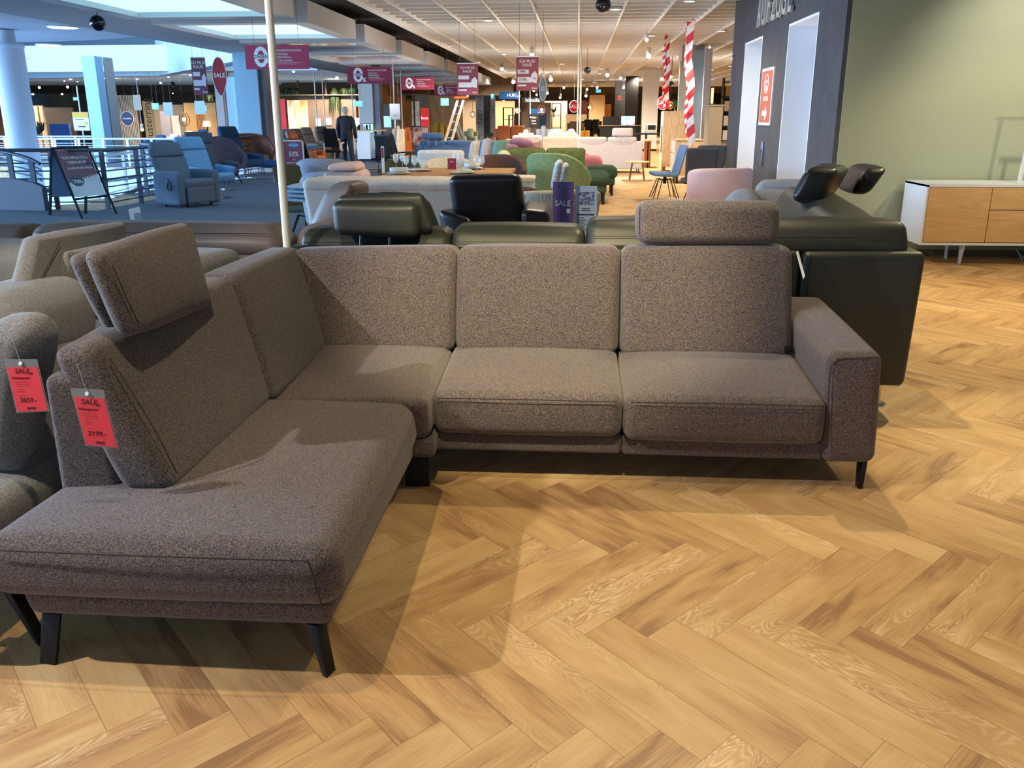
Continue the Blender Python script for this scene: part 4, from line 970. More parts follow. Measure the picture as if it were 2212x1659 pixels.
# ---- chairs left of it
tub_chair('grey upholstered chair with scalloped rim behind the pink cushions', (gx(735, 340, 10), 10.0, 0), R(180), GREYC, .42, .92, .72, 1.9, .1, .46, .04, 'four', name='lounge_chair', flare=.05)
t = tub_chair('second grey upholstered chair, just behind the scalloped one', (gx(722, 340, 11.3), 11.3, 0), R(170), GREYC, .44, 1.0, .75, 1.9, .1, .46, .04, 'four', name='lounge_chair', flare=.05)
t = side_chair('dark green dining chair at the left end of the boucle sofa', (gx(668, 410, 10.5), 10.5, 0), R(70), DGREEN, 'spider', .92, .5)
for k in range(4):
    c = at_y(650 - 4 * k, 402 + 9 * k, 9.2)
    single('chair_pad', MB().hexa([(c.x - .13, 9.15, c.z - .02), (c.x + .14, 9.15, c.z - .035), (c.x + .14, 9.5, c.z - .035), (c.x - .13, 9.5, c.z - .02)], [(c.x - .13, 9.15, c.z + .01), (c.x + .14, 9.15, c.z - .005), (c.x + .14, 9.5, c.z - .005), (c.x - .13, 9.5, c.z + .01)], .014, (.01, .01, .004), 3, 4),
           fabric('ice_blue_pad', (170, 200, 220), (150, 182, 206), 60), ['topmost', 'second', 'third', 'lowest'][k] + ' ice blue pad of the fanned stack at the left end of the boucle sofa', 'cushion', 'fanned stack of ice blue pads')

# ---- dining table laid for four
TY0, TY1, TZ = 10.7, 13.2, .76
xa = gx(796, 380, TY0); xb = gx(1086, 384, TY0); xb2 = gx(1114, 363, TY1)
t = Thing('dining_table', 'long oak dining table laid with plates and wine glasses', 'table', ((xa + xb) / 2, 11.5, 0))
TABW = mat('table_oak', (196, 150, 96), .5, 0, 'wood', (160, 112, 64), 4, stretch=(.4, 5, 1))
t.part('table_top', MB().add([(xa, TY0, TZ - .04), (xb, TY0, TZ - .04), (xb2, TY1, TZ - .04), (xa - .1, TY1, TZ - .04), (xa, TY0, TZ), (xb, TY0, TZ), (xb2, TY1, TZ), (xa - .1, TY1, TZ)], [(0, 3, 2, 1), (4, 5, 6, 7), (0, 1, 5, 4), (1, 2, 6, 5), (2, 3, 7, 6), (3, 0, 4, 7)], False), TABW)
for x in (xa + .3, xb - .35):
    t.part('leg', MB().box(x, x + .08, TY0 + .3, TY1 - .3, 0, TZ - .04), BLACKM)
def plate(label, px, py, r, bowl=False, mt=True):
    c = at_z(px, py, TZ)
    if mt: single('placemat', MB().lathe([(r + .03, 0), (r + .035, .004), (r + .03, .008), (0, .008)], (c.x, c.y, TZ), 28), mat('woven_seagrass', (140, 100, 62), .9, 0, 'noise', (92, 62, 38), 60), 'round woven seagrass mat under the ' + label, 'placemat', 'woven placemats on the dining table')
    z = TZ + (.009 if mt else .001)
    single('plate', MB().lathe([(r * .6, 0), (r * .62, .004), (r, .016), (r, .02), (r * .6, .009), (0, .008)], (c.x, c.y, z), 28), PORC, 'pale stoneware plate, ' + label, 'plate', 'plates on the dining table')
    if bowl:
        single('bowl', MB().lathe([(r * .55, 0), (r * .75, .01), (r * .78, .06), (r * .74, .06), (r * .7, .015), (0, .012)], (c.x, c.y, z + .021), 28), PORC, 'pale straight-sided bowl stacked on the ' + label, 'bowl', 'bowls on the dining table')
    return c, z
plate('plate near the left front edge of the table', 862, 376, .16, True, False)
c, z = plate('plate behind the left wine glasses', 905, 370, .15, False)
c1, z1 = plate('plate at the middle front of the table', 1000, 376, .155, False)
c2, z2 = plate('plate near the right end of the table', 1020, 366, .15, True)
NAP = fabric('linen_napkin', (226, 220, 204), (206, 198, 180), 60)
for k, (c, z, lb) in enumerate(((c1, z1 + .02, 'knotted linen napkin on the middle front plate'), (c2, z2 + .085, 'tied linen napkin in the bowl at the right end'))):
    m_ = MB()
    m_.hexa([(c.x - .02, c.y - .04, z), (c.x + .14, c.y - .02, z), (c.x + .14, c.y + .06, z), (c.x - .02, c.y + .05, z)], [(c.x - .01, c.y - .02, z + .045), (c.x + .10, c.y, z + .03), (c.x + .1, c.y + .04, z + .03), (c.x - .01, c.y + .03, z + .045)], .014, (0, 0, 0), 3, 5, .012, k)
    m_.hexa([(c.x - .12, c.y - .05, z), (c.x, c.y - .03, z), (c.x, c.y + .03, z), (c.x - .12, c.y + .03, z)], [(c.x - .1, c.y - .04, z + .01), (c.x, c.y - .02, z + .06), (c.x, c.y + .02, z + .06), (c.x - .1, c.y + .02, z + .01)], .01, (0, 0, 0), 3, 5, .01, k + 4)
    single('napkin', m_, NAP, lb, 'napkin')
def wineglass(label, px, py, s=1.0, first=[None]):
    c = at_z(px, py, TZ)
    if first[0] is None:
        t = Thing('wine_glass', label, 'glass', (c.x, c.y, TZ), 0, 'wine glasses on the dining table', True); first[0] = t
        t.part('foot', MB().lathe([(.034, 0), (.034, .002), (.006, .006), (.004, .01)], n=20), GLASS)
        t.part('stem', MB().lathe([(.0035, .01), (.0035, .1)], n=8), GLASS)
        t.part('bowl', MB().lathe([(.004, .1), (.024, .115), (.038, .145), (.039, .17), (.03, .225), (.029, .225), (.037, .17), (.036, .146), (.022, .118), (.0, .106)], n=20), GLASS)
    else:
        c_ = clone(first[0], label, (c.x, c.y, TZ)); c_.scale = (s, s, s)
wineglass('wine glass at the far left of the left cluster', 856, 368)
for a in (('second wine glass from the left on the table', 870, 366), ('third wine glass from the left on the table', 878, 374), ('tall wine glass at the right of the left cluster', 896, 376, 1.05),
          ('wine glass behind the burgundy menu card', 984, 364), ('wine glass just right of the burgundy menu card', 994, 362), ('left of the two wine glasses at the right end', 1030, 370), ('right of the two wine glasses at the right end', 1041, 374)): wineglass(*a)
BURG = mat('burgundy_print', (142, 40, 66), .5); BURG2 = mat('magenta_print', (176, 44, 86), .5)
panel('menu_card', 'small burgundy card standing on the dining table', 'card', 967, 342, 985, 366, 11.6, BURG, [('SALE', .5, .7, .16, WH, 1)], None, .01)
p = at_z(826, 375, TZ)
t = Thing('table_display', 'narrow upright leaflet display at the left end of the dining table', 'card', (p.x, p.y, TZ))
z1_ = at_y(827, 316, p.y).z
t.part('leaflet', MB().box(p.x - .004, p.x + .035, p.y - .005, p.y, TZ + .01, z1_), WHITE)
t.part('print', MB().box(p.x, p.x + .03, p.y - .007, p.y - .005, TZ + .2, z1_ - .02), BURG); t.part('foot', MB().box(p.x - .03, p.x + .06, p.y - .03, p.y + .04, TZ, TZ + .01), PLAST)
# chairs round the table
tub_chair('moss green dining chair behind the left wine glasses', (gx(860, 350, 13.8), 13.9, 0), R(0), DGREEN, .3, .86, .7, 1.7, .06, .47, .04, 'four', name='dining_chair')
tub_chair('chocolate velvet dining chair behind the right end of the table', (gx(1072, 350, 14), 14.1, 0), R(0), BROWNV, .42, .90, .68, 1.7, .08, .47, .04, 'four', name='dining_chair', flare=.05)
tub_chair('chocolate velvet chair peeking out right of the table corner', (gx(1128, 395, 10.2), 10.1, 0), R(150), BROWNV, .30, .76, .7, 1.7, .08, .47, .04, 'four', name='dining_chair', flare=.02)
tub_chair('ribbed cream chair behind the burgundy menu card', (gx(955, 358, 14.2), 14.95, 0), R(10), CREAM, .38, .82, .72, 1.8, .07, .47, .04, 'four', name='dining_chair', flare=.04)
RIB = mat('ribbed_beige_weave', (196, 184, 164), .9, 0, 'noise', (158, 144, 122), 12, .4, stretch=(6, 6, .3), lo=.45, hi=.55)
t = tub_chair('ribbed beige tub chair holding two grey scatter rolls', (gx(1186, 420, 8.6), 8.7, 0), R(200), RIB, .42, .84, .74, 2.0, .09, .46, .06, 'feet', flare=.08)
for k, px in enumerate((1205, 1218)):
    c = at_y(px, 372, 8.9)
    single('scatter_roll', MB().hexa([(c.x - .07, 8.85, .80), (c.x + .0, 8.85, .80), (c.x + .0, 9.1, .80), (c.x - .07, 9.1, .80)], [(c.x - .02, 8.85, 1.07 - .03 * k), (c.x + .05, 8.85, 1.07 - .03 * k), (c.x + .05, 9.1, 1.07 - .03 * k), (c.x - .02, 9.1, 1.07 - .03 * k)], .035, (.01, .01, .01), 4, 6),
           mat('grey_white_stripe', (222, 220, 216), .9, 0, 'noise', (150, 152, 160), 30, stretch=(1, 1, 9)), ['grey striped cushion standing in the ribbed tub chair, left of two', 'grey striped cushion standing in the ribbed tub chair, right of two'][k], 'cushion')
t = tub_chair('green bucket armchair in front of the olive sofa', (gx(1207, 400, 13.4), 13.5, 0), R(-205), fabric('pistachio_fabric', (136, 158, 112), (122, 144, 98), 30), .42, .98, .62, 2.1, .08, .46, .05, 'four', flare=.07, sm=MINT)  # mint seat colour paints a daylight tint into the green fabric
t = Thing('fringed_ottoman', 'pale blue fringed ottoman left of the green bucket armchair', 'ottoman', (gx(1130, 380, 12.2), 12.4, 0))
a = gx(1108, 380, 12.1); b = gx(1152, 380, 12.1)
t.part('body', MB().rbox(a, b, 12.1, 12.6, .02, .66, .04, wob=.005), fabric('pale_blue_plush', (172, 196, 208), (140, 168, 186), 40)); t.part('top', MB().rbox(a - .01, b + .01, 12.08, 12.62, .64, .70, .02, wob=.008), CREAM)
# ---- olive sofa, ottomans, rose and mauve pieces
xg0 = gx(1098, 340, 16.5); xg1 = gx(1258, 340, 16.5)
t = bgsofa('olive green sofa with two plump back cushions behind the bucket armchair', ((xg0 + xg1) / 2, 17.4, 0), R(180), xg1 - xg0 + .1, SAGEF, .95, .92, .46, 2, (0, 0), wob=.02, puff=.05)
t.o.location.y = 16.6; t.o.rotation_euler.z = 0
FORST = fabric('forest_fabric', (66, 88, 72), (56, 76, 62), 40)
for k, (a, b, Y, lb) in enumerate(((1252, 1316, 15.6, 'dark green ottoman right of the bucket armchair, nearer of two'), (1268, 1333, 17.4, 'dark green ottoman with black block legs, farther of two'))):
    x0, x1 = gx(a, 395, Y), gx(b, 395, Y); z = at_y((a + b) / 2, (374, 362)[k], Y).z
    t = Thing('ottoman', lb, 'ottoman', ((x0 + x1) / 2, Y + .4, 0))
    t.part('cushion', MB().rbox(x0, x1, Y, Y + .8, z - .2, z, .08, (.01, .01, .03), wob=.01, seed=k), FORST)
    t.part('base', MB().rbox(x0 + .04, x1 - .04, Y + .05, Y + .75, .2, z - .19, .03), FORST)
    for x in (x0 + .08, x1 - .12):
        for y in (Y + .08, Y + .68): t.part('leg', MB().box(x, x + .05, y, y + .05, 0, .21), BLACKM)
t = Thing('seat_block', 'rose pink sofa seat showing right of the olive sofa', 'sofa', (gx(1280, 350, 19), 19, 0))
x0, x1 = gx(1240, 350, 19), gx(1302, 350, 19)
t.part('seat_cushion', MB().rbox(x0, x1, 19, 20, .40, at_y(1270, 341, 19).z, .1, (.01, .01, .03)), ROSE); t.part('base', MB().rbox(x0, x1 - .05, 19.05, 20, .1, .42, .03), ROSE)
t.part('back_cushion', MB().rbox(x0 - .5, x0 + .35, 19.9, 20.2, .4, at_y(1262, 333, 20).z, .1, (.01, .03, .03)), ROSE)
for x in (x0 + .1, x1 - .2): t.part('leg', MB().box(x, x + .05, 19.1, 19.9, 0, .1), BLACKM)
t = Thing('mauve_sofa', 'mauve sofa with slumped back cushions behind the olive sofa', 'sofa', (gx(1110, 320, 21), 21.3, 0))
x0 = gx(1078, 320, 21)
t.part('back_cushion', MB().hexa([(x0, 21, .45), (x0 + .75, 21, .45), (x0 + .75, 21.3, .45), (x0, 21.3, .45)], [(x0 + .05, 21, .80), (x0 + .45, 21, .84), (x0 + .4, 21.3, .82), (x0, 21.3, .82)], .12, (.02, .04, .04), 5, 7, .02, 4), MAUVE)
t.part('back_cushion', MB().hexa([(x0 + .3, 21.3, .45), (x0 + 1.1, 21.2, .45), (x0 + 1.1, 21.5, .45), (x0 + .3, 21.6, .45)], [(x0 + .2, 21.3, .96), (x0 + .75, 21.2, .94), (x0 + .7, 21.5, .94), (x0 + .2, 21.6, .96)], .12, (.02, .04, .04), 5, 7, .02, 9), MAUVE)
t.part('base', MB().rbox(x0 - .2, x0 + 1.2, 21.0, 22, 0, .46, .05), MAUVE)
# cream and sage reclining pieces between table and blue sofa
for k, (a, b, c, d, Y, m_, lb) in enumerate(((1012, 1032, 305, 362, 15.5, CREAM, 'cream sofa headrest standing upright behind the wine glasses'), (1038, 1058, 300, 352, 16.5, PALE, 'grey-beige sofa headrest right of the cream one'), (1064, 1092, 304, 345, 18.3, MINT, 'sage green headrest left of the mauve cushions'))):
    x0, x1 = gx(a, c, Y), gx(b, c, Y); z1 = at_y(a, c, Y).z
    t = Thing('relax_sofa', lb.replace('sofa headrest', 'relax sofa with raised headrest').replace('headrest left', 'relax sofa left'), 'sofa', ((x0 + x1) / 2, Y, 0))
    t.part('headrest', MB().hexa([(x0 - .02, Y, z1 - .32), (x1 - .06, Y, z1 - .32), (x1 - .06, Y + .5, z1 - .32), (x0 - .02, Y + .5, z1 - .32)], [(x0 + .04, Y, z1), (x1, Y, z1), (x1, Y + .5, z1), (x0 + .04, Y + .5, z1)], .05, (.01, .01, .01)), m_)
    t.part('backrest', MB().hexa([(x0 - .02, Y - .1, .1), (x1 + .1, Y - .1, .1), (x1 + .1, Y + .7, .1), (x0 - .02, Y + .7, .1)], [(x0 - .05, Y - .1, z1 - .32), (x1, Y - .1, z1 - .32), (x1, Y + .7, z1 - .32), (x0 - .05, Y + .7, z1 - .32)], .08, (.01, .01, .02)), m_)
    t.part('foot', MB().box(x0, x1, Y, Y + .6, 0, .1), BLACKM)
t = Thing('striped_armchair', 'sage and cream striped armchair side left of the olive sofa', 'armchair', (gx(1090, 350, 14.95), 15.2, 0))
a0, a1_ = at_y(1072, 318, 14.95), at_y(1118, 362, 14.95)
t.part('side', MB().hexa([(a0.x, 14.95, .1), (a1_.x + .05, 14.95, .1), (a1_.x + .05, 15.4, .1), (a0.x, 15.4, .1)], [(a0.x, 14.95, .92), (a0.x + .2, 14.95, .92), (a0.x + .2, 15.4, .92), (a0.x, 15.4, .92)], .1, (.01, .02, .02), 5, 7), fabric('cream_green_stripe', (204, 206, 176), (168, 178, 146), 14))
t.part('foot', MB().box(a0.x, a1_.x, 15.0, 15.35, 0, .1), BLACKM)
# white slipcovered sofa behind the table
x0, x1 = gx(922, 335, 15.6), gx(1012, 335, 15.6)
t = bgsofa('white slip-covered sofa with pillow-top back behind the dining table', ((x0 + x1) / 2 - .12, 15.6, 0), 0, x1 - x0 + .1, fabric('white_cotton', (232, 226, 220), (214, 206, 200), 40), .95, at_y(960, 325, 15.6).z, .46, 1, (0, 0), wob=.015)
# ---- blue sofa beyond
x0, x1 = gx(900, 320, 24), gx(1085, 320, 24)
bgsofa('steel blue three-seat sofa seen from behind, ladder standing before it', ((x0 + x1) / 2, 24, 0), 0, x1 - x0, BLUES, .95, .86, .46, 3, (1, 1), head=(0,), hm=.2, aw=.1)
# ---- pale long sofas seen from behind
x0, x1 = gx(1248, 330, 24.5), gx(1388, 330, 24.5)
bgsofa('long pale grey sofa seen from behind with one raised headrest', ((x0 + x1) / 2, 24.5, 0), 0, x1 - x0, PALE, .95, .93, .46, 2, (0, 1), head=(1,), hm=.24, aw=.16)
x0, x1 = gx(1172, 330, 25), gx(1246, 330, 25)
bgsofa('pale beige sofa section seen from behind, left of the long pale grey one', ((x0 + x1) / 2, 25, 0), 0, x1 - x0, fabric('warm_white_fabric', (206, 196, 182), (190, 178, 164), 50), .95, .93, .46, 1, (0, 0))
x0, x1 = gx(1092, 310, 27), gx(1170, 310, 27)
bgsofa('taupe sofa with pale top cushions behind the mauve sofa', ((x0 + x1) / 2, 27, 0), 0, x1 - x0, fabric('taupe_fabric', (148, 132, 116), (134, 118, 104), 50), .95, .92, .46, 2, (1, 0), cm=PALE)
# ---- farther seating
def far(label, px0, px1, pyt, Y, m, n=2, rz=0, head=(), nm='sofa', cat='sofa', arms=(1, 1)):
    x0, x1 = gx(px0, pyt + 10, Y), gx(px1, pyt + 10, Y); z = max(.7, min(1.25, at_y(px0, pyt, Y).z))
    return bgsofa(label, ((x0 + x1) / 2, Y, 0), rz, x1 - x0, m, .9, z, .45, n, arms, min(.66, z - .15), .16, head, .2, cat, None, None, .1, name=nm)
far('cognac leather sofa in the far showroom below the dark blue sign', 1066, 1142, 272, 36, ORANL, 2, R(180))
far('cream armchair right of the cognac leather sofa', 1120, 1153, 280, 30, CREAM, 1, R(180), nm='armchair', cat='armchair')
far('blue-grey swivel armchair with wings beyond the pale beige sofa', 1158, 1190, 272, 31, GREYC, 1, R(180), nm='armchair', cat='armchair')
far('beige sofa heaped with cushions beyond the pale grey sofa', 1190, 1250, 284, 29, PALE, 2, R(180))
far('mustard armchair right of the thin white poles', 1252, 1274, 275, 32, MUST, 1, R(180), nm='armchair', cat='armchair')
far('mustard bench sofa beside the mustard armchair', 1272, 1300, 290, 33, MUST, 1, R(180))
far('yellow leather sofa behind the ladder', 932, 968, 265, 38, MUST, 2, R(180))
far('brown sofa behind the ladder, right of the yellow one', 966, 1000, 284, 36, fabric('umber_fabric', (110, 86, 52), None, 50), 1, R(180))
far('sage armchair right of the ladder legs', 1002, 1032, 278, 38, fabric('sage_fabric', (140, 142, 116), None, 50), 1, R(180), nm='armchair', cat='armchair')
far('white wing armchair left of the red totem', 848, 874, 272, 30, CREAM, 1, R(180), nm='armchair', cat='armchair')
far('rust armchair right of the white wing armchair', 874, 892, 275, 31, ORANL, 1, R(150), nm='armchair', cat='armchair')
far('dark armchair under the far vertical banner', 1050, 1068, 282, 37, BLKL, 1, R(180), nm='armchair', cat='armchair')
far('black sofa in front of the bright far counter', 1256, 1300, 258, 60, BLKL, 2, R(180))
far('white sofa in the far centre under the round ball lamp', 1225, 1262, 262, 58, CREAM, 2, R(180))
for k, (px, Y) in enumerate(((1196, 27.5), (1206, 27.8), (1234, 27.2))):
    c = at_y(px, 284, Y)
    single('cushion', MB().hexa([(c.x - .22, Y, .72), (c.x + .22, Y, .72), (c.x + .22, Y + .15, .72), (c.x - .22, Y + .15, .72)], [(c.x - .1, Y, 1.08), (c.x + .08, Y, 1.1), (c.x + .08, Y + .12, 1.1), (c.x - .1, Y + .12, 1.08)], .06, (.02, .03, .02), 3, 5), CREAM,
           ['off-white cushion leaning left on the beige sofa heap', 'off-white cushion in the middle of the beige sofa heap', 'pointed off-white cushion at the right of the beige sofa heap'][k], 'cushion')

# ---- step ladder
t = Thing('step_ladder', 'aluminium step ladder with orange top standing in the aisle', 'ladder', (at_z(972, 335, 0).x, 34, 0))
ALU = mat('aluminium', (196, 204, 214), .35, .7); ORG = mat('ladder_orange', (236, 124, 30), .5); STK = mat('ladder_stripe', (226, 170, 110), .6)
LY = 30.0
top = at_y(990, 212, LY)
bl = at_z(948, 348, 0); LY = bl.y; top = at_y(990, 212, LY + .3)
def lrail(dx): return Vector((bl.x + dx, LY, 0)), Vector((top.x + dx * .8, LY + .3, top.z))
for dx in (0, .24):
    a_, b_ = lrail(dx); t.part('rail', MB().bar(a_, b_, .085, .04, (0, 1, 0)), ALU); t.part('stripe', MB().bar(a_.lerp(b_, .1) + Vector((0, -.03, 0)), a_.lerp(b_, .75) + Vector((0, -.03, 0)), .045, .01, (0, 1, 0)), STK)
for k in range(1, 8):
    a_, b_ = lrail(0); c_, d_ = lrail(.24); t.part('step', MB().bar(a_.lerp(b_, k / 8), c_.lerp(d_, k / 8), .08, .03), ALU)
m0 = lrail(.14)[0].lerp(lrail(.14)[1], .55)
for dx in (0, .12): t.part('rear_rail', MB().bar(m0 + Vector((dx, .1, .2)), Vector((at_z(1012, 345, 0).x + dx, LY + .9, 0)), .07, .035, (0, 1, 0)), ALU)
t.part('top_tray', MB().rbox(top.x - .12, top.x + .34, LY + .1, LY + .5, top.z - .02, top.z + .06, .02), ORG)

# ---- man in dark jacket, seen from behind
MX, MY = at_z(752, 357, 0).x, at_z(760, 357, 0).y
t = Thing('person', 'man in a black jacket and dark trousers walking away, grey hair, seen from behind', 'person', (MX, MY, 0), R(-8), None, True)
SKIN = mat('skin', (200, 150, 126), .6); JACK = mat('black_jacket', (18, 20, 28), .8); TRS = mat('navy_trousers', (24, 32, 52), .85); HAIR = mat('grey_hair', (168, 172, 178), .9)
def skin_body(edges, pos, rad, name, m, parent, sub=1):
    import bmesh
    me = bpy.data.meshes.new('tmp'); bm = bmesh.new(); L = bm.verts.layers.skin.verify(); vs = [bm.verts.new(p) for p in pos]
    for a, b in edges: bm.edges.new((vs[a], vs[b]))
    for v, r in zip(vs, rad): v[L].radius = (r if isinstance(r, tuple) else (r, r))
    vs[0][L].use_root = True
    bm.to_mesh(me); bm.free()
    o = bpy.data.objects.new('tmp', me); COL.objects.link(o)
    o.modifiers.new('s', 'SKIN'); u = o.modifiers.new('u', 'SUBSURF'); u.levels = sub; u.render_levels = sub
    dg = bpy.context.evaluated_depsgraph_get(); me2 = bpy.data.meshes.new_from_object(o.evaluated_get(dg))
    bpy.data.objects.remove(o); bpy.data.meshes.remove(me)
    me2.name = name; me2.materials.clear(); me2.materials.append(m)
    for p in me2.polygons: p.use_smooth = True
    ob = bpy.data.objects.new(name, me2); COL.objects.link(ob); ob.parent = parent
    return ob
pos = [(0, 0, .95), (0, 0, 1.15), (0, .01, 1.38), (0, .0, 1.47), (0, .02, 1.56), (0, .02, 1.66),
       (-.10, 0, .88), (-.12, .05, .5), (-.13, .16, .09), (-.13, .06, .04),
       (.10, 0, .88), (.16, -.06, .5), (.24, -.16, .08), (.25, -.02, .03),
       (-.18, 0, 1.42), (-.27, 0, 1.12), (-.27, .06, .88), (-.27, .09, .78),
       (.18, 0, 1.42), (.27, 0, 1.12), (.28, .06, .88), (.28, .09, .78)]
ed = [(0, 1), (1, 2), (2, 3), (3, 4), (4, 5), (0, 6), (6, 7), (7, 8), (8, 9), (0, 10), (10, 11), (11, 12), (12, 13), (2, 14), (14, 15), (15, 16), (16, 17), (2, 18), (18, 19), (19, 20), (20, 21)]
rad = [(.15, .11), (.14, .1), (.13, .09), .055, .085, .075, .085, .06, .045, .04, .085, .06, .045, .04, .06, .048, .036, .036, .06, .048, .036, .036]
body = skin_body(ed, pos, rad, 'body', SKIN, t.o)
for s in (-1, 1):
    x = s * .275
    for k in range(4): t.part('finger', MB().tube([(x - .02 + .014 * k, .09, .76), (x - .02 + .014 * k, .105, .72), (x - .02 + .014 * k, .115, .685 + .008 * abs(k - 1.5))], [.008, .008, .006], 6), SKIN, None, body)
    t.part('thumb', MB().tube([(x - s * .025, .08, .79), (x - s * .04, .07, .755), (x - s * .035, .06, .73)], [.01, .009, .007], 6), SKIN, None, body)
j = MB()
prof = [(.80, .20, .13), (.95, .20, .135), (1.12, .185, .125), (1.30, .215, .13), (1.40, .215, .12), (1.46, .14, .10), (1.50, .075, .08)]
n_ = 20; vs = []
for z, rx, ry in prof:
    for k in range(n_): a = 2 * PI * k / n_; vs.append((rx * math.cos(a), ry * math.sin(a), z))
j.add(vs, [(i * n_ + k, i * n_ + (k + 1) % n_, (i + 1) * n_ + (k + 1) % n_, (i + 1) * n_ + k) for i in range(len(prof) - 1) for k in range(n_)])
for s in (-1, 1):
    j.tube([(s * .14, 0, 1.44), (s * .21, 0, 1.38), (s * .27, 0, 1.12), (s * .275, .06, .88), (s * .275, .075, .83)], [.07, .08, .068, .058, .056], 12)
t.part('jacket', j, JACK, 'black jacket')
tr = MB()
tr.tube([(0, 0, 1.02), (0, 0, .88)], [.17, .16], 14)
tr.tube([(-.085, 0, .92), (-.10, 0, .80), (-.12, .05, .48), (-.13, .15, .08)], [.11, .10, .078, .066], 12).tube([(.085, 0, .92), (.10, 0, .80), (.16, -.06, .48), (.235, -.15, .07)], [.11, .10, .078, .066], 12)
t.part('trousers', tr, TRS, 'dark navy trousers')
t.part('hair', MB().lathe([(0, .135), (.06, .125), (.095, .08), (.105, .02), (.09, -.03), (.07, -.06)], (0, -.005, 1.63), 16, .88, 1.0), HAIR, 'short grey hair')
hd = t.part('collar', MB().lathe([(.07, 0), (.066, .04)], (0, .0, 1.48), 14), WHITE)
for s in (-1, 1): t.part('ear', MB().lathe([(0, -.025), (.014, -.015), (.016, .01), (0, .03)], (s * .088, .02, 1.63), 8), SKIN, None, body)
t.part('nose', MB().lathe([(0, .03), (.012, 0), (.016, -.02), (0, -.025)], (0, .115, 1.61), 8), SKIN, None, body)
for s in (-1, 1): t.part('shoe', MB().rbox(-.05, .05, -.10, .17, 0, .08, .03).xf(Matrix.Translation((-.13, .06, 0) if s < 0 else (.245, -.08, 0))), BLACKM, None)

# ---- counter with monitor behind the man
t = Thing('service_counter', 'white service counter with wooden shelf right of the man', 'counter', (gx(790, 320, 30), 30, 0))
x0, x1 = gx(772, 330, 29.5), gx(800, 330, 29.5)
t.part('front_panel', MB().box(x0, x1, 29.5, 29.56, .12, 1.0), mat('counter_white', (210, 222, 236), .5))
x2 = gx(828, 300, 29.8)
t.part('counter_top', MB().box(x0, x2, 29.5, 30.4, 1.0, 1.04), OAKP)
for x in (x0 + .05, x1 + .1, x2 - .06): t.part('leg', MB().box(x, x + .04, 29.9, 29.94, 0, 1.0), BLACKM)
SCR = mat('lit_screen', (150, 235, 240), .4, emit=1.3)
def monitor(label, px0, py0, px1, py1, Y, m, zb):
    x0, x1, _, _, z0, z1 = pxbox(px0, py0, px1, py1, Y, .03)
    t = Thing('monitor', label, 'monitor', ((x0 + x1) / 2, Y, zb))
    t.part('housing', MB().box(x0 - .02, x1 + .02, Y, Y + .03, z0 - .02, z1 + .02), BLACKM); t.part('screen', MB().box(x0, x1, Y - .005, Y, z0, z1), m)
    t.part('stand', MB().box((x0 + x1) / 2 - .03, (x0 + x1) / 2 + .03, Y + .01, Y + .03, zb, z0).box((x0 + x1) / 2 - .12, (x0 + x1) / 2 + .12, Y - .06, Y + .1, zb, zb + .01), BLACKM)
monitor('lit cyan monitor on the white service counter', 785, 268, 806, 287, 29.7, SCR, 1.042)
monitor('blue lit monitor on the far desk left of the white printer', 1342, 251, 1371, 270, 40, mat('blue_screen', (90, 150, 230), .4, 0, 'noise', (190, 230, 250), 1.2, emit=1.1), .76)
t = Thing('pen_holder_set', 'row of leaflet holders and pens on the white service counter', 'leaflet holder', (x1 - .3, 29.6, 1.04))
for k in range(6): t.part('leaflet', MB().box(x1 - .48 + .09 * k, x1 - .42 + .09 * k, 29.55 + .05 * (k % 2), 29.58 + .05 * (k % 2), 1.04, 1.16 + .05 * (k % 3)), (WHITE, BLACKM, GREYC)[k % 3])
# office chair, bar chairs
t = Thing('office_chair', 'black mesh office chair left of the man', 'chair', (gx(715, 320, 26), 26, 0))
cx = gx(716, 310, 26)
t.part('backrest', MB().hexa([(cx - .2, 26, .62), (cx + .22, 26, .62), (cx + .22, 26.06, .62), (cx - .2, 26.06, .62)], [(cx - .24, 25.9, 1.14), (cx + .16, 25.9, 1.14), (cx + .16, 25.95, 1.14), (cx - .24, 25.95, 1.14)], .03), BLACKM)
t.part('seat', MB().rbox(cx - .22, cx + .24, 26.05, 26.5, .46, .54, .03), BLACKM)
for s in (-.25, .27): t.part('armrest', MB().tube([(cx + s, 26.1, .5), (cx + s, 26.1, .72), (cx + s, 26.4, .74)], .018, 6), WHITE)
t.part('swivel_post', MB().tube([(cx, 26.25, .06), (cx, 26.25, .46)], .025, 8), CHROME)
for k in range(5):
    a = k * 2 * PI / 5; t.part('leg', MB().tube([(cx, 26.25, .08), (cx + .3 * math.cos(a), 26.25 + .3 * math.sin(a), .03)], .018, 6), CHROME)
for k, px in enumerate((838, 852, 868)):
    side_chair(['dark bar-side chair nearest to the service counter', 'middle dark chair in front of the white wing armchair', 'right dark chair in front of the white wing armchair'][k], (gx(px, 330, 24 + k), 24 + k, 0), R(160 - 20 * k), BLKL, 'four', 1.0, .42)
# massage recliners on the left of the man
MASS = mat('brown_recliner_leather', (86, 66, 54), .45)
for k, (px, Y, rz, m_) in enumerate(((668, 27, 70, MASS), (684, 30, 60, fabric('grey_leather', (104, 98, 94), None, 40)), (706, 33, 40, MASS), (664, 24.2, 80, ORANL), (648, 26, 60, BLUES))):
    recliner(['brown massage recliner left of the man', 'grey massage recliner behind the brown one', 'brown massage recliner with curved shell farther back', 'tan recliner just right of the fifty percent board', 'blue recliner behind the fifty percent board'][k],
             (gx(px, 310, Y), Y, 0), R(rz), m_, 'box', 1.12, .7, 'massage recliners beside the aisle')
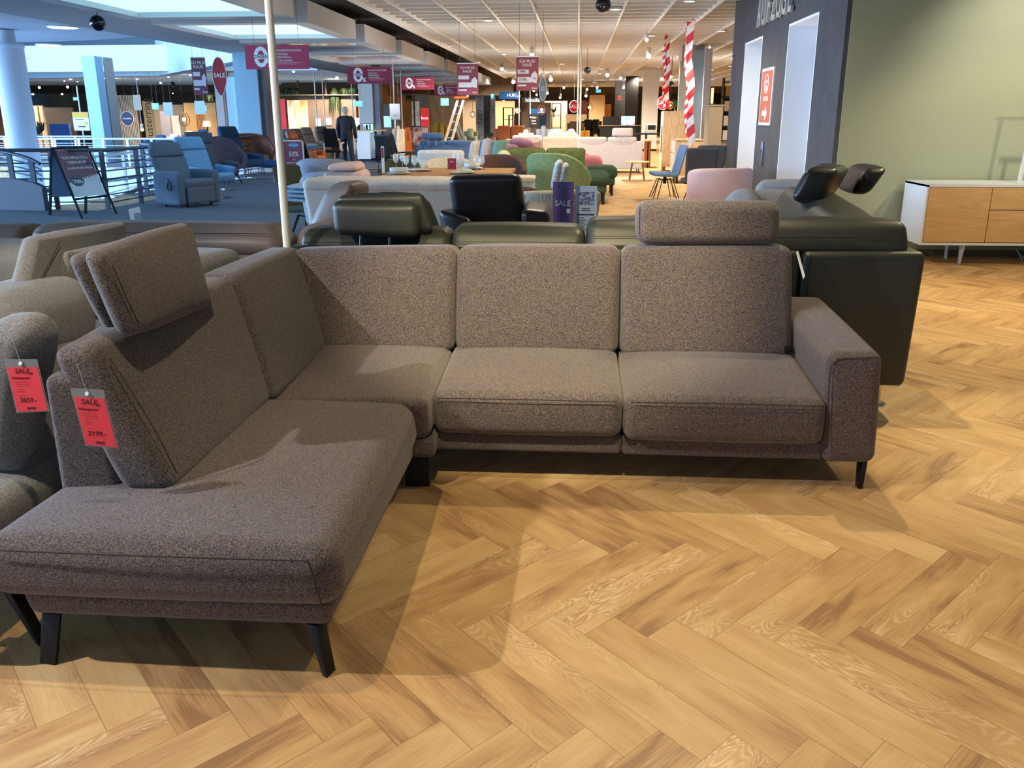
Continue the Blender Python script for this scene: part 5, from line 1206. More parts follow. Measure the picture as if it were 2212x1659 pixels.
# ================================================================== hanging signs
def zero_banner(label, px0, py0, px1, py1, Y, m, full=True):
    def ex(t, x0, x1, y0, z0, z1):
        w = x1 - x0; h = z1 - z0; cx = x0 + .25 * w; cz = z0 + .52 * h
        rings(t, cx, y0 - .004, cz, .112 * w, .43 * h, .058 * w, WH)
        t.part('band', MB().box(cx - .105 * w, cx + .105 * w, y0 - .006, y0 - .005, cz - .09 * h, cz + .09 * h), WH)
        t.part('lettering', text_mb('ZINSEN', h * .22, frame((cx, y0 - .008, cz), (0, -1, 0)), .001, sx=.9), mat('ink_navy', (40, 30, 60), .7))
        t.part('lettering', text_mb('%', h * .34, frame((x0 + .385 * w, y0 - .006, z0 + .22 * h), (0, -1, 0)), .001, bold=.004), WH)
        for k in range(3): t.part('check_box', MB().box(x0 + .49 * w, x0 + .505 * w, y0 - .005, y0 - .003, z0 + (.6 - .13 * k) * h, z0 + (.67 - .13 * k) * h), WH)
        t.part('small_print', MB().box(x0 + .49 * w, x0 + .86 * w, y0 - .004, y0 - .002, z0 + .26 * h, z0 + .30 * h).box(x0 + .49 * w, x0 + .8 * w, y0 - .004, y0 - .002, z0 + .2 * h, z0 + .235 * h), mat('faint_print', (196, 120, 140), .6))
    panel('hanging_banner', label, 'banner', px0, py0, px1, py1, Y, m, [('FINANZIERUNGSWOCHEN', .68, .78, .125, WH, .78), ('Null Zinsen', .60, .63, .12, WH, .8), ('Null Gebühren', .62, .50, .12, WH, .8), ('Null Anzahlung', .63, .37, .12, WH, .8)], 3.4, .01, ex, 'zero percent banners over the aisle')
zero_banner('magenta zero percent banner, largest and nearest, crossed by the pole', 530, 97, 667, 150, 15.5, BURG2)
zero_banner('crimson zero percent banner above the white column', 750, 144, 845, 181, 22, BURG)
zero_banner('crimson zero percent banner, third along the aisle', 866, 166, 938, 194, 29, BURG)
zero_banner('crimson zero percent banner, farthest, half behind the tall notice', 938, 184, 992, 207, 36.5, BURG)
def tall_notice(label, px0, py0, px1, py1, Y, m, a='', b='', c=''):
    def ex(t, x0, x1, y0, z0, z1):
        w = x1 - x0; h = z1 - z0; PW = mat('notice_white_field', (214, 208, 216), .6)
        for (u0, u1, v0, v1) in ((.07, .57, .50, .62), (.07, .68, .24, .40), (.07, .45, .13, .18)):
            t.part('price_field', MB().box(x0 + u0 * w, x0 + u1 * w, y0 - .004, y0, z0 + v0 * h, z0 + v1 * h), PW)
        q = [(.66, .26), (.92, .22), (.97, .46), (.84, .58), (.68, .48)]
        t.part('tag_shape', MB().add([(x0 + u * w, y0 - .006, z0 + v * h) for u, v in q], [tuple(range(5))], False), PW)
        f = mat('ink_navy', (40, 30, 60), .7)
        if a: t.part('lettering', text_mb(a, h * .1, frame((x0 + .31 * w, y0 - .007, z0 + .56 * h), (0, -1, 0)), .001, sx=.9), f)
        if b: t.part('lettering', text_mb(b, h * .13, frame((x0 + .34 * w, y0 - .007, z0 + .32 * h), (0, -1, 0)), .001, sx=.9), f)
        if c: t.part('lettering', text_mb(c, h * .07, frame((x0 + .82 * w, y0 - .009, z0 + .36 * h), (0, -1, 0)), .001, sx=.9), f)
        t.part('edge_strip', MB().box(x0, x1, y0 - .003, y0, z1 - .012 * h, z1 + .02 * h), WH)
    panel('hanging_notice', label, 'banner', px0, py0, px1, py1, Y, m, [('ICH MUSS', .5, .86, .12, WH, .92), ('RAUS!', .5, .75, .12, WH, .92), ('buss', .84, .08, .09, WH, 1)], 3.4, .01, ex, 'tall clearance notices')
NOT1 = mat('notice_dusty_rose', (140, 66, 80), .6); 
tall_notice('tall rose clearance notice hanging above the ladder', 987, 137, 1033, 205, 20, NOT1)
tall_notice('tall rose clearance notice right of the one above the ladder, with prices', 1115, 122, 1163, 196, 17, NOT1, '2998,-', '2199,-', '25%')
tall_notice('tall dark rose clearance notice at the left beside the SALE balloon', 415, 124, 446, 205, 22, mat('notice_wine', (110, 48, 66), .6))
# balloons
def balloon(label, cx, cy, rx, ry, Y, m, txt='SALE', name='sale_balloon', sz=.5, stick=None, tail=True, dy=0):
    c = at_y(cx, cy, Y); k = Y / 1990.0; rxw, rzw = rx * k, ry * k
    t = Thing(name, label, 'sign', tuple(c))
    n = 28; pts = []
    for i in range(n):
        a = 2 * PI * i / n; z = math.sin(a); x = math.cos(a)
        if z < 0 and tail: x *= 1 - .35 * z * z
        pts.append((c.x + x * rxw, c.z + z * rzw * (1.12 if z < 0 and tail else 1)))
    t.part('face', MB().prism([(x, z) for x, z in pts], Y, Y + .02, 'xz'), m)
    t.part('rim', MB().tube([(x, Y - .001, z) for x, z in pts], .006 * Y / 20, 5, True), WH)
    t.part('lettering', text_mb(txt, rxw * sz * 1.3, frame((c.x, Y - .006, c.z + dy * rzw), (0, -1, 0)), .002, sx=.95), WH)
    t.part('cord', MB().tube([(c.x, Y + .01, c.z + rzw), (c.x, Y + .01, ctop(c.x, Y))], .004, 5), mat('thin_wire', (120, 120, 120), .5))
BALR = mat('sale_red', (150, 30, 44), .5); BALG = mat('grey_green_sign', (122, 136, 142), .5)
balloon('large dark red SALE balloon sign left of the pale blue column', 474, 163, 16, 38, 19, BALR, sz=.62)
balloon('small red SALE balloon left of the thin white poles', 1240, 230, 10, 12, 38, mat('sale_bright', (190, 26, 44), .5), sz=.8, tail=False)
balloon('red SALE balloon half behind the barrier tapes', 1433, 222, 13, 14, 30, mat('sale_bright', (190, 26, 44), .5), sz=.8, tail=False)
balloon('grey oval NEU sign right of the tall notice with prices', 1173, 192, 8, 24, 18, BALG, 'NEU\nbuss', sz=.55, tail=False)
balloon('dark blue drop-shaped sign on the slatted panel, far left', 275, 256, 15, 15, 40, mat('navy_sign', (26, 30, 84), .5), 'Stressless', name='drop_sign', sz=.27, tail=True)
# wall/sky signs
NAVY = mat('navy_lit_sign', (20, 74, 130), .5, emit=.25); BLK = mat('black_sign', (14, 14, 16), .5)
panel('shop_sign', 'dark blue shop sign with white capitals left of the black shop sign', 'sign', 1078, 198, 1122, 214, 40, NAVY, [('HUKLA', .72, .5, .6, mat('white_lit_letters', (240, 240, 240), .5, emit=1.0), 1)], True, .1)
panel('shop_sign', 'black shop sign with square white letters below the oval sign', 'sign', 1127, 210, 1176, 222, 42, BLK, [('himolla', .48, .48, .95, mat('white_lit_letters', (240, 240, 240), .5, emit=1.0), 1)], True, .1)
POST = mat('beige_post', (176, 170, 140), .7); GPOST = mat('grey_post', (112, 112, 110), .7)
def vpost(label, px0, py0, px1, py1, Y, m, txt, size, tx=.5, tz=.5):
    x0, x1, _, _, z0, z1 = pxbox(px0, py0, px1, py1, Y, .3)
    t = Thing('banner_post', label, 'post', ((x0 + x1) / 2, Y, 0))
    t.part('post', MB().box(x0, x1, Y, Y + .3, 0, z1), m)
    M = frame((x0 + (x1 - x0) * tx, Y - .005, z0 + (z1 - z0) * tz), (0, -1, 0)) @ Matrix.Rotation(PI / 2, 4, 'Z')
    t.part('lettering', text_mb(txt, size, M, .002), INK)
vpost('beige post with vertical dark name lettering on the far left', 311, 218, 328, 292, 42, POST, 'Musterring', .48, .55, .4)
vpost('grey post with vertical dark name lettering right of the ladder', 1028, 208, 1043, 296, 42, GPOST, 'Musterring', .46, .5, .45)
vpost('slim grey post beside the vertical name post near the dark figure', 1060, 208, 1069, 300, 44, GPOST, 'silo', .3, .5, .7)
# boards on the floor
def aboard(t, x0, x1, y, z1, dy, frm, face, zface0, lean_dir=-1, z0=0):
    for x in (x0, x1): t.part('leg', MB().bar((x, y + lean_dir * dy, z0), (x, y, z1), .035, .03, (0, 1, 0)), frm)
    for x in (x0, x1): t.part('rear_leg', MB().bar((x, y - lean_dir * dy, z0), (x, y + .02, z1), .035, .03, (0, 1, 0)), frm)
# A-board left: local frame, faces -y; rotated
al = at_z(178, 472, 0); ar_ = at_z(252, 462, 0); bl_ = at_z(108, 465, 0)
t = Thing('folding_sign_board', 'black framed folding clearance board with 70% disc beside the atrium railing', 'sign', (0, 0, 0))
t.o.location = (0, 0, 0)
tl, tr_ = at_y(116, 318, 13.6), at_y(206, 317, 14.3)
A = [al, ar_]; tl = Vector((al.x - .50, al.y + .42, 1.06)); tr_ = Vector((ar_.x - .46, ar_.y + .36, 1.06))
tl = at_z(113, 320, 1.0); tr_ = tl + (ar_ - al) * 1.04
tr_.z = tl.z = (tl.z + tr_.z) / 2
off_t = t.part
BLF = mat('black_frame', (16, 18, 26), .5)
t.part('leg', MB().bar(al, tl, .04, .03, (1, 0, 0)), BLF); t.part('leg', MB().bar(ar_, tr_, .04, .03, (1, 0, 0)), BLF)
br_ = at_z(185, 462, 0)
t.part('rear_leg', MB().bar(bl_, tl + Vector((-.02, .02, 0)), .04, .03, (1, 0, 0)), BLF); t.part('rear_leg', MB().bar(br_, tr_ + Vector((-.02, .02, 0)), .035, .03, (1, 0, 0)), BLF)
lo_l, lo_r = al.lerp(tl, .26), ar_.lerp(tr_, .26)
t.part('frame', MB().bar(tl, tr_, .04, .03).bar(lo_l, lo_r, .035, .03), BLF)
nn = (lo_r - lo_l).cross(tl - lo_l).normalized(); nn = nn if nn.dot(Vector((0, 0, 1.5)) - lo_l) > 0 else -nn
def bq(u, v, d=.003): return (lo_l * (1 - u) + lo_r * u) * (1 - v) + (tl * (1 - u) + tr_ * u) * v + nn * d
POSTR = mat('poster_dusty_mauve', (128, 96, 120), .45, 0, 'noise', (150, 104, 116), 1.4); PWH = mat('poster_white', (206, 220, 236), .5)
def bslab(u0, u1, v0, v1, d): 
    return MB().add([bq(u0, v0, d), bq(u1, v0, d), bq(u1, v1, d), bq(u0, v1, d), bq(u0, v0, d - .002), bq(u1, v0, d - .002), bq(u1, v1, d - .002), bq(u0, v1, d - .002)], [(0, 1, 2, 3), (7, 6, 5, 4), (0, 4, 5, 1), (1, 5, 6, 2), (2, 6, 7, 3), (3, 7, 4, 0)], False)
t.part('poster', bslab(.05, .95, .03, .97, .004), PWH)
t.part('poster_print', MB().add([bq(.05, .30, .006), bq(.95, .42, .006), bq(.95, .97, .006), bq(.05, .97, .006)], [(0, 1, 2, 3)], False), POSTR)
def btxt(s, u, v, size, m, sx=1):
    M = Matrix.Identity(4); x = (lo_r - lo_l).normalized(); y = nn.cross(x); y = y if y.z > 0 else -y; o = bq(u, v, .009)
    for i in range(3): M[i][0] = x[i]; M[i][1] = y[i]; M[i][2] = nn[i]; M[i][3] = o[i]
    return text_mb(s, size, M, .001, 'CENTER', .001, sx)
t.part('lettering', btxt('RÄUMUNGS-', .50, .78, .10, WH, .92), WH); t.part('lettering', btxt('VERKAUF', .50, .685, .10, WH, .92), WH); t.part('lettering', btxt('ALLES MUSS RAUS!', .52, .57, .065, WH, .95), WH)
dk = MB(); cc = bq(.3, .33, .008); xx = (lo_r - lo_l).normalized(); yy = (tl - lo_l).normalized()
dk.add([cc + xx * .13 * math.cos(a) + yy * .14 * math.sin(a) for a in [2 * PI * k / 24 for k in range(24)]], [tuple(range(24))], False)
t.part('disc', dk, mat('slate_disc', (74, 92, 116), .5)); t.part('lettering', btxt('70%', .3, .31, .11, WH), WH)
for k in range(7): t.part('stripe', MB().add([bq(.45 + .07 * k, .345 + .009 * k, .008), bq(.48 + .07 * k, .35 + .009 * k, .008), bq(.50 + .07 * k, .385 + .009 * k, .008), bq(.47 + .07 * k, .38 + .009 * k, .008)], [(0, 1, 2, 3)], False), WH)
for k in range(8): t.part('stripe', MB().add([bq(.12 + .10 * k, .935, .008), bq(.15 + .10 * k, .935, .008), bq(.17 + .10 * k, .955, .008), bq(.14 + .10 * k, .955, .008)], [(0, 1, 2, 3)], False), WH)
lo_l2, lo_r2 = bl_.lerp(tl, .26), br_.lerp(tr_, .26)
t.part('rear_panel', MB().add([lo_l2, lo_r2, tr_, tl, lo_l2 + Vector((0, .01, 0)), lo_r2 + Vector((0, .01, 0)), tr_ + Vector((0, .01, 0)), tl + Vector((0, .01, 0))], [(0, 1, 2, 3), (7, 6, 5, 4), (0, 4, 5, 1), (1, 5, 6, 2), (2, 6, 7, 3), (3, 7, 4, 0)], False), mat('board_blue_grey', (110, 134, 160), .6))
# fifty percent board
x0, x1, _, _, z0, z1 = pxbox(611, 303, 657, 378, 17.6, .02)
t = Thing('folding_sign_board', 'white framed burgundy fifty percent board right of the pole', 'sign', ((x0 + x1) / 2, 17.6, 0))
t.part('face', MB().box(x0 + .02, x1 - .02, 17.6, 17.62, z0 + .02, z1 - .02), mat('poster_plum', (132, 70, 92), .45)); t.part('frame', MB().box(x0, x0 + .02, 17.59, 17.63, z0, z1).box(x1 - .02, x1, 17.59, 17.63, z0, z1).box(x0, x1, 17.59, 17.63, z0, z0 + .02).box(x0, x1, 17.59, 17.63, z1 - .02, z1), WHITE)
for x in (x0 + .03, x1 - .03):
    t.part('leg', MB().bar((x, 17.55, 0), (x, 17.61, z0), .02, .02, (0, 1, 0)), BLF); t.part('rear_leg', MB().bar((x + .1, 18.0, 0), (x, 17.64, z1), .02, .02, (0, 1, 0)), BLF)
t.part('rear_panel', MB().add([(x1, 17.64, z1), (x1 + .14, 18.0, .2), (x0 + .14, 18.0, .2), (x0, 17.64, z1)], [(0, 1, 2, 3)], False), BLF)
for s, v, hf in (('50%', .60, .2), ('auf', .45, .07), ('gewissen Artikel', .36, .07), ('in einem Sortiment', .28, .06)):
    t.part('lettering', text_mb(s, (z1 - z0) * hf, frame(((x0 + x1) / 2 + .01, 17.595, z0 + (z1 - z0) * v), (0, -1, 0)), .001, sx=.9), WH)
t.part('badge', disc((x0 + x1) / 2 + .02, 17.594, z0 + (z1 - z0) * .86, .11, .045), mat('badge_blue', (70, 130, 180), .5)); t.part('lettering', text_mb('Stressless', .045, frame(((x0 + x1) / 2 + .02, 17.59, z0 + (z1 - z0) * .86), (0, -1, 0)), .001), WH)
# lit posters and screens on the oak wall
REDL = mat('red_lit_panel', (206, 48, 66), .5, emit=.55); PIC = mat('grass_photo', (214, 206, 180), .5, 0, 'noise', (150, 128, 60), 1.3, emit=.5, stretch=(1, 1, .35)); PIC2 = mat('beach_photo', (206, 212, 214), .5, 0, 'noise', (128, 132, 110), .9, emit=.45)
WL = mat('white_lit_letters', (240, 240, 240), .5, emit=1.0)
panel('light_poster', 'large red lit poster with white letters partly behind the pole', 'poster', 573, 214, 617, 284, 38, REDL, [('SS', .36, .60, .2, WL, 1), ('hotline', .4, .28, .12, WL, 1)], None, .08)
panel('light_poster', 'lit poster of tall dry grass right of the pole', 'poster', 622, 216, 665, 284, 45.9, PIC, [], None, .08)
panel('light_poster', 'lit beach grass picture, left of the pair beside the red totem', 'poster', 870, 219, 884, 274, 51.9, PIC, [], None, .08)
panel('light_poster', 'lit beach picture, right of the pair beside the red totem', 'poster', 888, 219, 906, 272, 51.9, PIC2, [], None, .08)
panel('totem', 'bright red totem with small white lettering behind the blue sofa', 'totem', 909, 233, 926, 290, 40, mat('totem_red', (214, 42, 36), .5, emit=.5), [('buss', .5, .62, .16, WL, 1)], None, .15)
panel('framed_poster', 'burgundy framed poster with figures left of the blue sofa', 'poster', 891, 275, 925, 322, 26, mat('poster_crowd', (120, 46, 54), .5, 0, 'noise', (206, 170, 150), 5), [], None, .04, None, None, BLF)
panel('paper_sheet', 'tall white hanging sheet left of the beach pictures', 'poster', 842, 224, 864, 258, 27, mat('paper_cool', (206, 214, 224), .6), [('1129', .5, .25, .12, INK, 1)], 3.4, .01)
for k, (a, b, c, d, Y, lb) in enumerate(((829, 251, 845, 275, 39.95, 'lit cyan display with pink rim right of the white column'), (765, 255, 776, 272, 45.95, 'lit display between the man and the white column'), (682, 256, 693, 274, 45.95, 'leftmost lit display on the brown wall'), (704, 255, 716, 270, 45.95, 'lit display right of the leftmost one on the brown wall'), (865, 252, 871, 270, 51.9, 'slim lit display behind the hanging sheet'))):
    panel('price_display', lb, 'screen', a, b, c, d, Y, mat('display_cyan', (170, 225, 235), .4, emit=.9), [], None, .03, None, 'small lit price displays', mat('pink_rim', (190, 130, 170), .5))
EXITM = mat('exit_cyan', (110, 205, 225), .5, emit=1.0)
for k, (a, b, c, d, Y) in enumerate(((952, 212, 969, 228, 30), (1060, 203, 1067, 214, 44), (1287, 193, 1298, 200, 60), (328, 223, 342, 236, 34), (421, 228, 445, 240, 30), (765, 218, 782, 230, 28), (158, 210, 168, 217, 40))):
    panel('exit_sign', ['lit cyan exit sign above the yellow sofa', 'tiny lit cyan exit sign left of the dark blue shop sign', 'lit cyan exit sign far back under the ceiling', 'lit cyan sign right of the vertical name post, far left', 'lit white-cyan sign behind the grey notice, far left', 'lit cyan sign left of the white column', 'lit cyan sign above the orange price board'][k], 'exit sign', a, b, c, d, Y, EXITM, [('>', .5, .5, .8, WL, 1)], True, .05)
panel('fire_sign', 'small orange-red square fire notice on the grey pillar', 'sign', 1334, 207, 1342, 216, 53.95, mat('fire_red', (214, 84, 44), .5, emit=.3), [], None, .03, None, None, WHITE)
panel('info_sheet', 'pale price sheet with blue drawing hanging beyond the railing, centre left', 'poster', 353, 221, 373, 250, 32, mat('paper_cool', (206, 214, 224), .6), [], 3.3, .01)
panel('info_sheet', 'grey price sheet hanging left of the SALE balloon foot', 'poster', 421, 218, 443, 247, 28, mat('paper_grey', (170, 182, 196), .6), [], 3.3, .01)
panel('name_flag', 'cream vertical flag with script right of the slatted panel', 'banner', 288, 205, 304, 238, 38, mat('cream_flag', (206, 198, 178), .6), [], 3.3, .01)
def yb(t, x0, x1, y0, z0, z1):
    w = x1 - x0; h = z1 - z0
    t.part('header', MB().box(x0, x1, y0 - .004, y0, z0 + .7 * h, z1), mat('ochre_print', (222, 166, 60), .6)); t.part('dot', disc(x0 + .8 * w, y0 - .005, z0 + .4 * h, .12 * w, .08 * h), mat('ochre_print', (222, 166, 60), .6))
    t.part('text_line', MB().box(x0 + .15 * w, x0 + .7 * w, y0 - .003, y0, z0 + .58 * h, z0 + .62 * h).box(x0 + .3 * w, x0 + .75 * w, y0 - .003, y0, z0 + .18 * h, z0 + .25 * h), INK)
    t.part('pole', MB().tube([((x0 + x1) / 2, y0 + .03, 0), ((x0 + x1) / 2, y0 + .03, z1 + .8)], .02, 6), WHITE)
panel('price_board', 'white and ochre price board on a pole beyond the railing', 'sign', 158, 242, 192, 282, 29, WHITE, [], None, .02, yb)
# ================================================================== atrium side
RC1 = fabric('recliner_slate', (104, 122, 142), (92, 108, 128), 60); RC2 = fabric('recliner_sky', (122, 170, 216), (106, 152, 198), 60); RC3 = fabric('recliner_graphite', (92, 100, 112), (80, 88, 100), 60)
RC4 = fabric('recliner_plum_grey', (112, 108, 130), None, 60); RC5 = fabric('recliner_denim', (58, 98, 140), (48, 84, 124), 60)
r1 = recliner('slate grey box recliner with remote pocket, nearest of the row', (-6.75, 15.1, 0), R(62), RC1, 'box', 1.06, .86)
pk_ = MB().tube([Vector((-.445, -.12 + .05 * math.cos(a), .36 + .07 * math.sin(a))) for a in [2 * PI * k / 16 for k in range(16)]], .008, 6, True).tube([(-.445, -.12, .43), (-.445, -.1, .48)], .008, 6)
ch = pk_.obj('remote_cable', BLACKM, r1.o)
r2 = recliner('sky blue recliner with round seat beside the slate grey one', (gx(452, 400, 16.6), 16.6, 0), R(62), RC2, 'star', 1.12, .86)
r3 = recliner('graphite recliner with broad headrest behind the sky blue one', (gx(466, 380, 18.3), 18.3, 0), R(62), RC3, 'star', 1.18, .84)
tub_chair('plum grey shell recliner, fourth in the row', (gx(492, 370, 20.0), 20.0, 0), R(55), RC4, .42, 1.05, .62, 2.0, .12, .48, .05, 'spider', 'armchair', 'recliner chairs along the atrium railing', .06)
r5 = recliner('large denim blue recliner with tilted back, fifth in the row', (gx(528, 360, 21.8), 21.8, 0), R(66), RC5, 'star', 1.25, .84)
t = tub_chair('brown wooden shell recliner with blue-grey seat, farthest of the row', (gx(542, 340, 23.2), 23.4, 0), R(35), mat('walnut_shell', (120, 72, 48), .4), .5, 1.05, .62, 2.0, .09, .5, .08, 'spider', 'armchair', 'recliner chairs along the atrium railing', .08, sm=RC1)
t = Thing('footstool', 'dark blue footstool left of the pole', 'footstool', (gx(592, 370, 20.5), 20.5, 0)); cx = gx(592, 370, 20.5)
t.part('cushion', MB().rbox(cx - .25, cx + .25, 20.3, 20.75, .36, .5, .06, (.01, .01, .02)), RC5); t.part('stem', MB().tube([(cx, 20.5, .02), (cx, 20.5, .38)], .02, 8), CHROME); t.part('foot', MB().bar((cx - .25, 20.5, .012), (cx + .25, 20.5, .012), .05, .02), CHROME)
for k, (px, py, Y, m_, lb) in enumerate(((495, 288, 30, fabric('lichen_fabric', (112, 118, 104), None, 60), 'lichen grey armchair left of the pale blue column'), (440, 280, 33, RC5, 'navy armchair above the graphite recliner'), (412, 284, 36, mat('rust_leather', (150, 72, 40), .5), 'rust red armchair beyond the railing end'), (350, 292, 34, RC5, 'small navy armchair beyond the white railing'), (380, 290, 37, CREAM, 'beige two-seat sofa beyond the white railing'), (455, 300, 27, fabric('pale_green_grey', (150, 160, 150), None, 60), 'pale green-grey sofa behind the graphite recliner'))):
    far(lb, px - 18, px + 18, py, Y, m_, 1, R(180), nm='armchair' if 'armchair' in lb else 'sofa', cat='armchair' if 'armchair' in lb else 'sofa')
# lamp-side and small far pieces
RAILW = mat('rail_white_tube', (214, 226, 238), .35, .3); RAILG = mat('rail_grey_steel', (96, 108, 122), .45, .5)
def railing(label, pts, zt, posts, rails, mt=RAILG, mh=None, zb=0.0, r=.03, grp='atrium railings'):
    c = pts[0]; t = Thing('railing', label, 'railing', (c[0], c[1], zb), 0, grp)
    P = [Vector((x, y, 0)) for x, y in pts]
    t.part('handrail', MB().tube([p + Vector((0, 0, zt)) for p in P], r, 8), mh or mt)
    for q in posts:
        i = min(int(q), len(P) - 2); p = P[i].lerp(P[i + 1], q - i)
        t.part('post', MB().box(p.x - .035, p.x + .035, p.y - .02, p.y + .02, zb, zt), mt)
    for k in range(rails):
        z = zb + .12 + (zt - zb - .2) * k / rails
        t.part('rail', MB().tube([p + Vector((0, .0, z)) for p in P], .012, 6), mt)
    return t
railing('grey steel railing with horizontal bars between folding board and slate recliner', [(-9.6, 14.28), (-7.75, 14.45), (-7.74, 16.6), (-8.75, 17.6), (-8.75, 26.8)], .96, [.0, .5, .95, 1.45, 1.95, 2.4, 2.9, 3.4, 3.9], 6)
g0 = at_y(0, 328, 14.3); 
crv = [(gx(px, 335, 14.3), 14.25 - .012 * (px / 10 - 1) ** 1.0) for px in (-30, 0, 25, 50, 75, 95)]
t = Thing('railing', 'curved grey railing on a solid parapet at the left edge', 'railing', (crv[0][0], 14.2, 0), 0, 'atrium railings')
zz = [at_y(max(px, 0), py, 14.3).z for px, py in ((0, 326), (0, 327), (25, 330), (50, 335), (75, 343), (97, 353))]
zp = [at_y(max(px, 0), py, 14.3).z for px, py in ((0, 384), (0, 384), (25, 385), (50, 388), (75, 393), (97, 402))]
t.part('handrail', MB().tube([Vector((x, y, z)) for (x, y), z in zip(crv, zz)], .03, 8), RAILG)
for k in range(1, 4): t.part('rail', MB().tube([Vector((x, y, a * (1 - k / 4) + b * k / 4)) for (x, y), a, b in zip(crv, zz, zp)], .011, 6), RAILG)
for k in (2, 4): t.part('post', MB().box(crv[k][0] - .04, crv[k][0] + .04, crv[k][1] - .02, crv[k][1] + .02, zp[k] - .05, zz[k]), RAILG)
pw = MB()
for i in range(5):
    (x0, y0), (x1, y1) = crv[i], crv[i + 1]
    pw.add([(x0, y0 - .05, 0), (x1, y1 - .05, 0), (x1, y1 + .08, 0), (x0, y0 + .08, 0), (x0, y0 - .05, zp[i]), (x1, y1 - .05, zp[i + 1]), (x1, y1 + .08, zp[i + 1]), (x0, y0 + .08, zp[i])], [(0, 3, 2, 1), (4, 5, 6, 7), (0, 1, 5, 4), (1, 2, 6, 5), (2, 3, 7, 6), (3, 0, 4, 7)], False)
t.part('parapet', pw, mat('parapet_grey', (116, 124, 136), .7))
railing('long white railing across the far side of the atrium void', [(gx(-20, 300, 27.1), 27.1), (gx(415, 298, 27.1), 27.1)], at_y(200, 300, 27.1).z, [.08, .2, .32, .44, .56, .68, .8, .92, 1], 5, RAILW)
railing('second white railing, higher and farther across the void', [(gx(-20, 296, 31), 31.1), (gx(236, 293, 31), 31.1)], at_y(100, 295, 31).z, [.1, .3, .5, .7, .9], 4, RAILW)
railing('white diagonal stair rail inside the atrium void', [(gx(185, 345, 19), 19), (gx(330, 330, 24), 24)], .62, [.1, .5, .9], 4, RAILW, zb=-.6)
# escalator cladding in the void
t = Thing('escalator', 'white clad escalator inside the atrium void behind the railing', 'escalator', (-10.2, 19, -4))
ESC = mat('escalator_white', (214, 230, 244), .5)
for x, nm in ((-9.3, 'balustrade'), (-11.2, 'balustrade')):
    t.part(nm, MB().prism([(14.8, -.9), (18.5, -.5), (24.0, -.5), (26.0, -.9), (26.0, -4), (14.8, -4)], x - .12, x + .12, 'yz'), ESC)
    t.part('handrail', MB().tube([(x, 14.9, -.45), (x, 18.5, .02), (x, 24, .02)], .05, 8), RAILG)
t.part('steps', MB().box(-11.08, -9.42, 15, 26, -4, -1.4), STEEL)
t = Thing('added_bright_block', 'large white block added as brightness in the atrium void behind the railing bars', 'block', (-11, 24, -4))
t.part('body', MB().box(-17, -8.3, 26.2, 26.6, -4, -.02), ESC)  # added plain white slab, stands in for the brightness across the void
# parapet of far void side
# columns
ROUND = mat('column_white', (200, 210, 220), .6)
t = Thing('column', 'thick round white column at the left edge of the atrium', 'column', (-13.3, 21.0, -4))
c = at_y(38, 240, 21.0)
t.part('shaft', MB().tube([(c.x, 21, -4), (c.x, 21, 3.12)], .34, 32), ROUND); t.part('capital', MB().lathe([(.34, 3.0), (.36, 3.02), (.36, 3.12), (.2, 3.14), (.2, 3.4)], (c.x, 21, 0), 32), ROUND)
PB = mat('column_pale_blue', (160, 196, 214), .6); CG = mat('column_grey_side', (128, 132, 142), .8)
x0, x1, x2 = gx(512, 240, 24.5), gx(562, 240, 24.5), gx(585, 240, 24.9)
t = Thing('column', 'square pale blue column with grey side left of the pole', 'column', ((x0 + x1) / 2, 24.8, 0))
t.part('shaft', MB().box(x0, x1, 24.5, 25.1, .1, 3.75), PB); t.part('side_cladding', MB().box(x1, x2 + .0, 24.6, 25.1, .1, 3.75), CG); t.part('skirting', MB().box(x0 - .02, x2 + .02, 24.48, 25.12, 0, .12), WHITE)
t.part('narrow_panel', MB().box(x0 - .3, x0 - .02, 24.6, 24.7, 0, 2.5), mat('panel_ice', (190, 220, 234), .5))
x0, x1 = gx(190, 235, 30), gx(218, 235, 30)
t = Thing('column', 'white square column beyond the railing beside the ochre price board', 'column', ((x0 + x1) / 2, 30.3, 0))
t.part('shaft', MB().box(x0, x1, 30, 30.5, 0, 3.4), PB); t.part('rear_cladding', MB().box(x1, gx(248, 235, 31), 30.6, 31.2, 0, 3.4), mat('column_beige_side', (176, 170, 160), .8))
for (a, b, c_, d, Y, lb, m1, m2) in ((776, 806, 820, 181, 31, 'white column under the second zero percent banner', OFFW, CG), (468, 484, 488, 205, 36, 'slim grey column left of the pale blue one', mat('column_mid_grey', (156, 160, 168), .8), CG), (1388, 1421, 1421, 145, 40, 'tall off-white column left of the barrier tapes', OFFW, OFFW), (1351, 1377, 1377, 173, 48, 'black column left of the off-white one', mat('column_black', (30, 30, 32), .7), BLACKM), (1328, 1350, 1350, 190, 54, 'grey column with small fire notice', mat('column_dark_grey', (110, 108, 104), .8), CG)):
    x0, x1, x2 = gx(a, 240, Y), gx(b, 240, Y), gx(c_, 240, Y); zt = min(3.4, at_y(a, d, Y).z)
    t = Thing('column', lb, 'column', ((x0 + x1) / 2, Y, 0)); t.part('shaft', MB().box(x0, x1, Y, Y + .6, .08, 3.4), m1)
    if x2 > x1 + .01: t.part('side_cladding', MB().box(x1, x2, Y + .05, Y + .6, .08, 3.4), m2)
    t.part('skirting', MB().box(x0 - .01, max(x1, x2) + .01, Y - .02, Y + .61, 0, .08), BLACKM)
